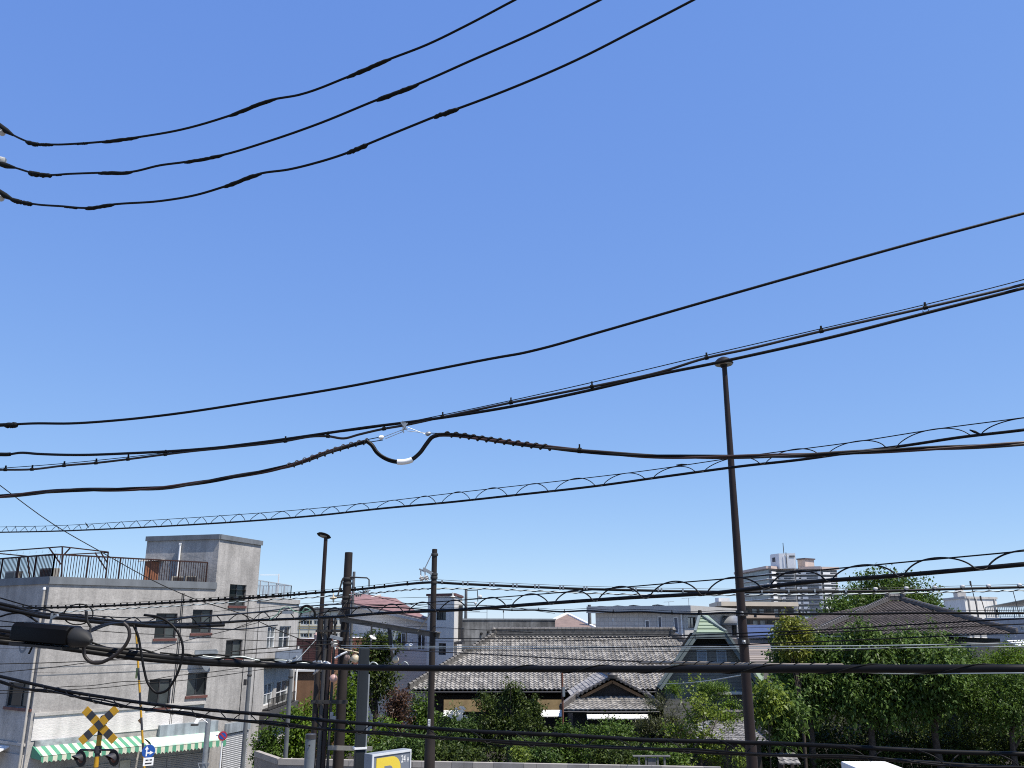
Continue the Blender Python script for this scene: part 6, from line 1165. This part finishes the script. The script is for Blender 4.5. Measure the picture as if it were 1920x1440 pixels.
for u, v in ((151, 1422), (213, 1421)):
    p = P(u, v, 23.9); mb = MB(); mb.lathe(p-fd*.10, fd, [(.06, 0), (.12, .02), (.13, .08), (.205, .085), (.205, .10), (.12, .102)], 20); ln = mb.build('signal_lamp', m_mattblack, root, smooth=35)
    mb = MB(); sd_ = np.cross(fd, [0, 0, 1.]); sd_ /= np.linalg.norm(sd_); u_ = np.cross(sd_, fd); vs = []; k = 13
    for i in range(k): a = math.pi*(-.12+1.24*i/(k-1)); r = sd_*math.cos(a)+u_*math.sin(a); L = .24*(.35+.65*max(0, math.sin(a))); vs += [p+r*.125, p+r*.12+fd*L]
    mb.add(vs, [(2*i, 2*i+1, 2*i+3, 2*i+2) for i in range(k-1)]); mb.build('visor', m_blk, ln, smooth=50)
    mb = MB(); mb.lathe(p+fd*.004, fd, [(.118, 0), (.09, .02), (.03, .03)], 16); mb.build('lens', mat('dark_red_lens', (.07, .012, .01), .15), ln, smooth=50)
# striped pole, signs and small poles before the stucco building
t = P(254, 1162, 32); bt = P(270.5, 1440, 32); ax_ = t-bt; ax_ /= np.linalg.norm(ax_); bt = t-ax_*(t[2]/ax_[2]); at_z = lambda z: bt+ax_*(z/ax_[2])
root = empty('striped_pole', bt, 'thin leaning yellow and black striped pole before the stucco building', 'pole'); mb = MB(); Lp_ = np.linalg.norm(t-bt); n = int(Lp_/.42)
for i in range(n): mb.cur = i % 2; mb.lathe(t-ax_*.42*(i+1), ax_, [(.038, 0), (.038, .42)], 10)
mb.build('shaft', [m_blk, m_yel], root, smooth=40)
q_ = at_z(P(258, 1262, 32)[2]); mb = MB(); mb.box(q_+np.array([-.05, -.04, 0]), (.07, .02, .36)); mb.build('small_plate', mat('green_plate', (.2, .25, .1), .6), root); q_ = at_z(P(263, 1351, 32)[2])+np.array([-.12, -.03, 0]); mb = MB(); mb.slab([q_, q_+np.array([.1, 0, .1]), q_+np.array([.1, 0, -.1])], (0, .02, 0)); mb.build('small_plate', mat('brown_plate', (.15, .09, .04), .6), root)
c = P(278.5, 1409, 31.6); root = empty('direction_sign', (c[0], c[1], c[2]-1.0), 'round blue sign with white up and right arrows on the striped pole', 'sign'); fn = np.array([.6, -.8, 0]); rt = np.array([.8, .6, 0]); zz = np.array([0, 0, 1.])
q = lambda x, z, o: c+rt*x+zz*z+fn*o
mb = MB(); mb.lathe(c-fn*.012, fn, [(.215, 0), (.22, .01), (.215, .014)], 28); mb.build('disc', mat('sign_blue', (.012, .075, .32), .4, .06), root, smooth=30)
mb = MB()
for pts in ([(-.10, -.17), (-.05, -.17), (-.05, .08), (.0, .08), (-.075, .2), (-.15, .08), (-.10, .08)], [(-.05, -.075), (.05, -.075), (.05, -.125), (.19, -.05), (.05, .025), (.05, -.025), (-.05, -.025)]): mb.slab([q(x*.86, z*.86, .006) for x, z in pts], fn*.003)
mb.build('arrow', m_white, root)
mb = MB(); c2 = P(278, 1428, 31.6); mb.slab([c2+rt*x+zz*z for x, z in ((-.17, -.13), (.17, -.13), (.17, .13), (-.17, .13))], fn*.012); pl_ = mb.build('text_plate', m_white, root)
mb = MB()
for x0, x1, z in ((-.11, .11, -.055), (-.1, -.02, .05), (.0, .03, .05), (.05, .11, .05)): mb.slab([c2+rt*x+zz*(z+e)+fn*.013 for x, e in ((x0, -.022), (x1, -.022), (x1, .022), (x0, .022))], fn*.003)
mb.build('plate_text', m_blk, pl_)
mb = MB(); mb.bar(at_z(c[2]), c-fn*.02, .03); mb.bar(at_z(c2[2]), c2-fn*.01, .03); mb.build('bracket', m_steel, root)
r_, t = post('lamp_pole', 'short pale grey pole with a floodlight at the end of the striped awning', 'pole', 391, 1348, 33, .1, .09, m_steel)
mb = MB(); a = P(389, 1355, 32.9); mb.tube([a, P(378, 1347, 32.8), P(371, 1352, 32.7)], .02, 6); mb.bar(P(373, 1346, 32.75), P(366, 1358, 32.6), .08, .1); mb.build('arm', m_white, r_); mb = MB(); mb.box(P(365, 1359, 32.5), (.26, .22, .05), .3); mb.build('flood_head', m_darksteel, r_)
mb = MB(); z = P(383, 1432, 33)[2]; mb.tube([(t[0]-.2, t[1]-.1, z+.03), (t[0]+.2, t[1]-.1, z+.03)], .015, 6); mb.tube([(t[0]-.2, t[1]-.1, z+.03), (t[0]-.1, t[1]-.1, z-.2)], .015, 6); mb.tube([(t[0]+.2, t[1]-.1, z+.03), (t[0]+.1, t[1]-.1, z-.2)], .015, 6); mb.build('bracket', m_steel, r_)
c = P(417.5, 1380, 34); root = empty('no_parking_sign', (c[0], c[1], 0), 'small round red-rimmed blue no parking sign by the silver shutter', 'sign'); fn = np.array([.3, -.95, 0]); fn /= np.linalg.norm(fn); rt = np.array([-fn[1], fn[0], 0])
mb = MB(); mb.lathe(c-fn*.01, fn, [(.165, 0), (.165, .012)], 24); dc = mb.build('disc', mat('sign_red', (.42, .03, .05), .45), root)
mb = MB(); mb.lathe(c+fn*.003, fn, [(.115, 0), (.115, .004)], 24); mb.build('blue_field', mat('sign_blue', (0, 0, 0)), dc); mb = MB(); mb.slab([c+rt*x+zz*z+fn*.009 for x, z in ((-.12, .08), (-.08, .12), (.12, -.08), (.08, -.12))], fn*.003); mb.build('slash', MATS['sign_red'], dc)
mb = MB(); b_ = c-fn*.06; mb.tube([(b_[0], b_[1], 0), (b_[0], b_[1], c[2]+.1)], .028, 8); mb.build('post', m_white, root); mb = MB(); mb.bar(c+np.array([-.3, .2, 0]), c-fn*.02, .04); mb.build('bracket', m_white, root)
for u, v, d_, r, lab in ((469, 1251, 35, .075, 'grey street pole in front of the silver shutter, taller of two'), (546, 1256, 39, .09, 'grey street pole before the annex lower windows, by the leafy hedge')):
    r_, t = post('street_pole', lab, 'pole', u, v, d_, r*1.1, r, mat('grey_street_pole', (.14, .15, .155), .6, .2, 2, streak=.3), group='grey street poles by the stucco building'); band(r_, t, t[2]-.3, r*1.05)
    mb = MB(); mb.box((t[0]-.12, t[1]-.1, t[2]-.55), (.1, .08, .22)); mb.build('junction_box', m_darksteel, r_)
# ================================================================== TREES AND SHRUBS
LF = leaf_mat
l_mid = LF('leaf_mid_green', (.016, .032, .004), (.112, .188, .026), .30, .5, .25); l_bright = LF('leaf_bright_green', (.030, .060, .004), (.150, .240, .018), .34, .5, .25)
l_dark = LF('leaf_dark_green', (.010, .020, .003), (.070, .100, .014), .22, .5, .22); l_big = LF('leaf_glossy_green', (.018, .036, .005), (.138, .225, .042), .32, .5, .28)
l_lime = LF('leaf_lime', (.075, .115, .014), (.22, .28, .035), .38); l_brown = LF('leaf_copper', (.030, .015, .009), (.13, .065, .034), .25)
l_yel = LF('leaf_yellow_green', (.07, .10, .012), (.27, .28, .036), .38); l_pine = LF('needle_green', (.04, .075, .008), (.15, .24, .025), .25); l_olive = LF('needle_olive', (.022, .026, .008), (.085, .095, .028), .2); l_blue = LF('leaf_blue_green', (.016, .032, .006), (.098, .165, .034), .28, .5, .25)
m_flower = mat('white_petals', (.75, .73, .70), .6, .05)
T = tree
# at the back
T('broadleaf_tree', 'tall spreading green tree behind the dark tiled roof', 'tree', 1572, 1762, 1062, 1230, 82, 19000, .30, l_mid, k=24, frac=.42, seed=1, rtrunk=.3, jitter=.3, group='trees behind the roofs')
T('broadleaf_tree', 'spreading green tree behind the left slope of the dark tiled roof', 'tree', 1512, 1668, 1092, 1262, 80, 17000, .28, l_mid, k=20, frac=.5, seed=61, rtrunk=.25, jitter=.28, group='trees behind the roofs')
T('broadleaf_tree', 'small dark tree peeping over the dark roof right slope', 'tree', 1738, 1808, 1112, 1230, 84, 3000, .28, l_mid, k=7, seed=2, rtrunk=.2, jitter=.25, group='trees behind the roofs')
T('broadleaf_tree', 'dark tree between the two brown poles before the white red-roofed house', 'tree', 648, 758, 1172, 1330, 58, 8000, .19, l_dark, k=12, seed=3, rtrunk=.22, jitter=.2)
# hedge left of the poles
g = 'garden shrubs along the beige wall'
T('shrub', 'dark broad shrub at the wall corner beside the silver shutter', 'shrub', 476, 545, 1352, 1440, 41.5, 3600, .15, l_mid, k=7, seed=4, group=g)
T('shrub', 'bright leafy shrub rising left of the conduit cluster', 'shrub', 528, 612, 1308, 1440, 42.5, 5600, .15, l_bright, k=9, seed=5, group=g)
T('shrub', 'bright green shrub in the gap between conduits and grey column', 'shrub', 596, 690, 1268, 1440, 45, 6000, .16, l_bright, k=9, seed=6, group=g)
T('shrub', 'lush low shrub right of the grey square column', 'shrub', 684, 742, 1325, 1445, 43, 3600, .15, l_bright, k=7, seed=7, group=g)
T('copper_shrub', 'reddish brown leafed shrub above the parking sign', 'shrub', 694, 772, 1284, 1400, 46, 4200, .13, l_brown, k=7, seed=8, droop=.1, rtrunk=.09)
T('shrub', 'bushy dark green shrub directly left of the thinner brown pole', 'shrub', 738, 815, 1290, 1445, 47, 5200, .16, l_mid, k=8, seed=9, group=g)
T('shrub', 'low shrub right behind the parking sign', 'shrub', 700, 800, 1370, 1445, 42, 3600, .15, l_blue, k=7, seed=10, group=g)
ol = T('oleander', 'dark oleander with a few white flowers right of the thinner brown pole', 'shrub', 812, 905, 1318, 1445, 47, 5600, .19, l_blue, k=9, seed=11, aspect=.24, droop=.2)
mb = MB(); rg = random.Random(3); p0 = P(858, 1340, 46)
for i in range(26):
    p = P(840+rg.random()*26+(i % 2)*22*rg.random(), 1328+rg.random()*22, 45.3+rg.random()*.6)
    for k in range(3): q_ = p+np.array([rg.uniform(-.07, .07), rg.uniform(-.05, .05), rg.uniform(-.05, .05)]); mb.add([q_, q_+np.array([.07, -.02, .03]), q_+np.array([.03, -.04, .09]), q_+np.array([-.05, -.01, .05])], [(0, 1, 2, 3)])
mb.build('flowers', m_flower, ol)['kind'] = 'stuff'
# the clipped tree in front of the house
r_ = empty('garden_tree', (*XY(958, 1380, 47), 0), 'rounded dark garden tree in front of the big tiled house', 'tree'); cl = []
for u, v, w, h in ((958, 1292, 44, 30), (915, 1322, 52, 44), (960, 1320, 64, 44), (1002, 1326, 50, 46), (925, 1356, 70, 50), (985, 1358, 76, 54), (1012, 1372, 40, 44), (955, 1352, 70, 60), (908, 1384, 40, 36)):
    p = P(u, v, 47+RNG.uniform(-.6, .6)); q = mpp(v, 47); cl += clumps_in(p, (w*q/2, w*q/2*.85, h*q/2), 4, u, .55)
crown('crown', cl, 9500, .14, l_dark, r_, seed=12); trunk(r_, (*XY(958, 1380, 47), 0), cl, .14, 12, 8)
T('shrub', 'pale leafed low bush under the rounded garden tree', 'shrub', 955, 1050, 1372, 1450, 42.5, 3600, .15, l_blue, k=7, seed=14, group=g)
T('shrub', 'bright small bush sprouting at the wall under the rounded tree', 'shrub', 963, 998, 1396, 1440, 38.5, 700, .13, l_lime, k=4, seed=15, rtrunk=.05, group=g)
T('shrub', 'broad shrub just right of the thin rusty pole', 'shrub', 1020, 1092, 1346, 1450, 45.5, 4600, .16, l_mid, k=8, seed=16, group=g)
T('shrub', 'large mid green shrub below the entrance gable', 'shrub', 1078, 1190, 1344, 1450, 45, 6500, .15, l_mid, k=11, seed=17, group=g)
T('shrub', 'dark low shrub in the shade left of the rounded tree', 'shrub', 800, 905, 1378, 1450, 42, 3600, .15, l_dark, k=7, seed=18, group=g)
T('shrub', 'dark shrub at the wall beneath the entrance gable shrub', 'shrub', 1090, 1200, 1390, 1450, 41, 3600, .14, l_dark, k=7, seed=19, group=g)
# cloud-pruned trees
def cloud(label, pads, d, m, n, size, seed, g_):
    c = P(pads[0][0], pads[0][1], d); r_ = empty('cloud_pine', (c[0], d, 0), label, 'tree', g_); cl = []
    for (u, v, w, h) in pads: p = P(u, v, d+RNG.uniform(-.4, .4)); s = mpp(v, d); cl.append((*p, w*s/2, w*s/2*.8, h*s/2))
    sub = [q for i, q in enumerate(cl) for q in clumps_in(q[:3], q[3:6], 5, seed+i, .5)]
    crown('crown', sub, n, size, m, r_, droop=-.1, aspect=.22, seed=seed, jitter=.07, up=.8); trunk(r_, (c[0], d, 0), cl, .13, seed, len(cl)); return r_
cloud('soft bright pine clipped into two flat pads before the green gable house', [(1268, 1292, 42, 20), (1330, 1302, 60, 38), (1352, 1296, 40, 22)], 49, l_pine, 6500, .13, 21, 'clipped pines')
cloud('dark olive clipped pine in layered pads below the tiled entrance', [(1236, 1322, 66, 30), (1228, 1362, 84, 50), (1268, 1348, 50, 44), (1200, 1374, 46, 30), (1290, 1380, 60, 50)], 46.5, l_olive, 9000, .13, 22, 'clipped pines')
# ginkgo and young trees
r_ = empty('ginkgo', (*XY(1318, 1400, 43), 0), 'slender lime green young ginkgo left of the small tiled roof', 'tree'); cl = []
for u, v, w, h in ((1296, 1276, 22, 34), (1300, 1310, 46, 30), (1322, 1330, 60, 26), (1304, 1350, 50, 24), (1345, 1340, 40, 22), (1262, 1372, 40, 30), (1318, 1376, 46, 24), (1306, 1408, 80, 34), (1338, 1404, 50, 34), (1275, 1430, 60, 26), (1350, 1430, 40, 24)):
    p = P(u, v, 43); s = mpp(v, 43); cl.append((p[0], p[1]+RNG.uniform(-.4, .4), p[2], w*s/2, w*s/2*.7, h*s/2))
crown('crown', cl, 3600, .12, l_lime, r_, seed=23, droop=.2, aspect=.85, jitter=.1, per=7); trunk(r_, (*XY(1318, 1400, 43), 0), cl, .07, 23, 9)
T('shrub', 'thin leafy shrub before the dark ground floor beside the lamp post', 'shrub', 1338, 1400, 1312, 1360, 46.8, 1500, .14, l_bright, k=5, seed=24, group=g)
T('shrub', 'sparse lime sprig at the foot of the lamp post', 'shrub', 1368, 1404, 1405, 1450, 38, 450, .12, l_lime, k=4, seed=25, rtrunk=.04, group=g)
r_ = empty('sapling', (*XY(1362, 1370, 42.5), 0), 'single upright lime twig in front of the small tiled roof', 'plant'); cl = []
for u, v, w, h in ((1366, 1362, 14, 26), (1352, 1380, 12, 22)): p = P(u, v, 42.5); s = mpp(v, 42.5); cl.append((*p, w*s/2, w*s/2, h*s/2))
crown('leaves', cl, 220, .11, l_lime, r_, seed=26, per=6, jitter=.05); trunk(r_, (*XY(1362, 1370, 42.5), 0), cl, .03, 26, 2)
# loquat by the lamp post
T('loquat_tree', 'bright big-leafed tree just right of the lamp post', 'tree', 1406, 1502, 1266, 1412, 42, 4600, .24, l_big, k=11, seed=27, rtrunk=.1, aspect=.42, droop=.45, per=8, jitter=.12)
cl = [(*P(1436, 1295, 41.5), .55, .5, .5), (*P(1425, 1330, 41.5), .5, .5, .5), (*P(1455, 1318, 41.3), .55, .5, .45)]
r2 = empty('vine', (*XY(1436, 1320, 41.5), 0), 'yellow-green climbing leaves at the lamp post side of the big-leafed tree', 'plant'); crown('leaves', cl, 620, .22, l_lime, r2, seed=28, aspect=.45, droop=.45, per=6); trunk(r2, (*XY(1436, 1320, 41.5), 0), cl, .04, 28, 3)
# the big trees on the right
g2 = 'big leafy trees at the right'
T('persimmon_tree', 'big broad-leafed tree rising just right of the blue roof', 'tree', 1444, 1572, 1150, 1366, 48.5, 17000, .20, l_big, k=22, seed=30, rtrunk=.2, aspect=.5, droop=.5, group=g2)
T('persimmon_tree', 'big broad-leafed tree in the middle of the right-hand trees', 'tree', 1530, 1705, 1154, 1372, 48, 22000, .20, l_big, k=26, seed=31, rtrunk=.22, aspect=.5, droop=.5, group=g2)
T('persimmon_tree', 'big broad-leafed tree under the dark tiled roof right slope', 'tree', 1655, 1836, 1156, 1362, 47.5, 21000, .20, l_big, k=26, seed=32, rtrunk=.22, aspect=.5, droop=.5, group=g2)
T('broadleaf_tree', 'finer-leafed tree at the right edge beyond the last cables', 'tree', 1790, 1985, 1240, 1378, 46.5, 15000, .145, l_mid, k=22, seed=33, rtrunk=.18, group=g2)
T('shrub', 'yellow-green fine hedge at the right edge above the heaviest cable', 'shrub', 1812, 1990, 1204, 1320, 53, 9000, .14, l_lime and l_bright, k=11, seed=34, rtrunk=.1)
T('yellow_crest', 'yellowish leafy crown right of the blue roof', 'tree', 1448, 1530, 1153, 1236, 47, 5200, .16, l_yel, k=14, seed=35, rtrunk=.1, frac=.5)  # yellow-green is the leaf colour itself
def undergrowth(name, label, u0, u1, vt, d, n, seed, size=.19):
    rg = random.Random(seed); a, b = XY(u0, vt, d), XY(u1, vt, d); zt = P((u0+u1)/2, vt, d)[2]; cl = []; k = int((b[0]-a[0])/.9)
    for i in range(k):
        for z in (zt*.25, zt*.62): cl.append((a[0]+(b[0]-a[0])*(i+.5)/k, d+rg.uniform(-.5, .9), z*rg.uniform(.8, 1.15), .85, .8, zt*.36))
    r_ = empty(name, ((a[0]+b[0])/2, d, 0), label, 'undergrowth'); r_['kind'] = 'stuff'
    o = crown('leaves', cl, n, size, l_dark, r_, seed=seed); o['kind'] = 'stuff'; return r_
undergrowth('undergrowth', 'added dark undergrowth filling the shade below the big right-hand trees', 1396, 1990, 1346, 49.2, 30000, 80)  # added so the space under the crowns reads dark
undergrowth('hedge', 'added dark hedge hiding lit ground under the big right-hand trees', 1420, 2040, 1322, 55.5, 16000, 82)  # added to cover sunlit ground seen between the trunks
undergrowth('undergrowth', 'added dark undergrowth filling the shade along the front of the big tiled house', 735, 1345, 1374, 50, 16000, 81)  # dark leaves added over bare soil, standing in for deep shade
T('shrub', 'rounded dark bush between the broad-leafed trees and the right edge hedge', 'shrub', 1770, 1860, 1206, 1345, 50, 7000, .16, l_mid, k=10, seed=62, rtrunk=.1)
T('shrub', 'shrub filling the dark gap at the foot of the clipped pine', 'shrub', 1180, 1300, 1392, 1450, 42, 3600, .14, l_mid, k=7, seed=50, group=g)
T('shrub', 'dark shrub behind the small tiled roof by the gable wall', 'shrub', 1290, 1430, 1318, 1420, 51, 4200, .15, l_dark, k=8, seed=51, group=g)
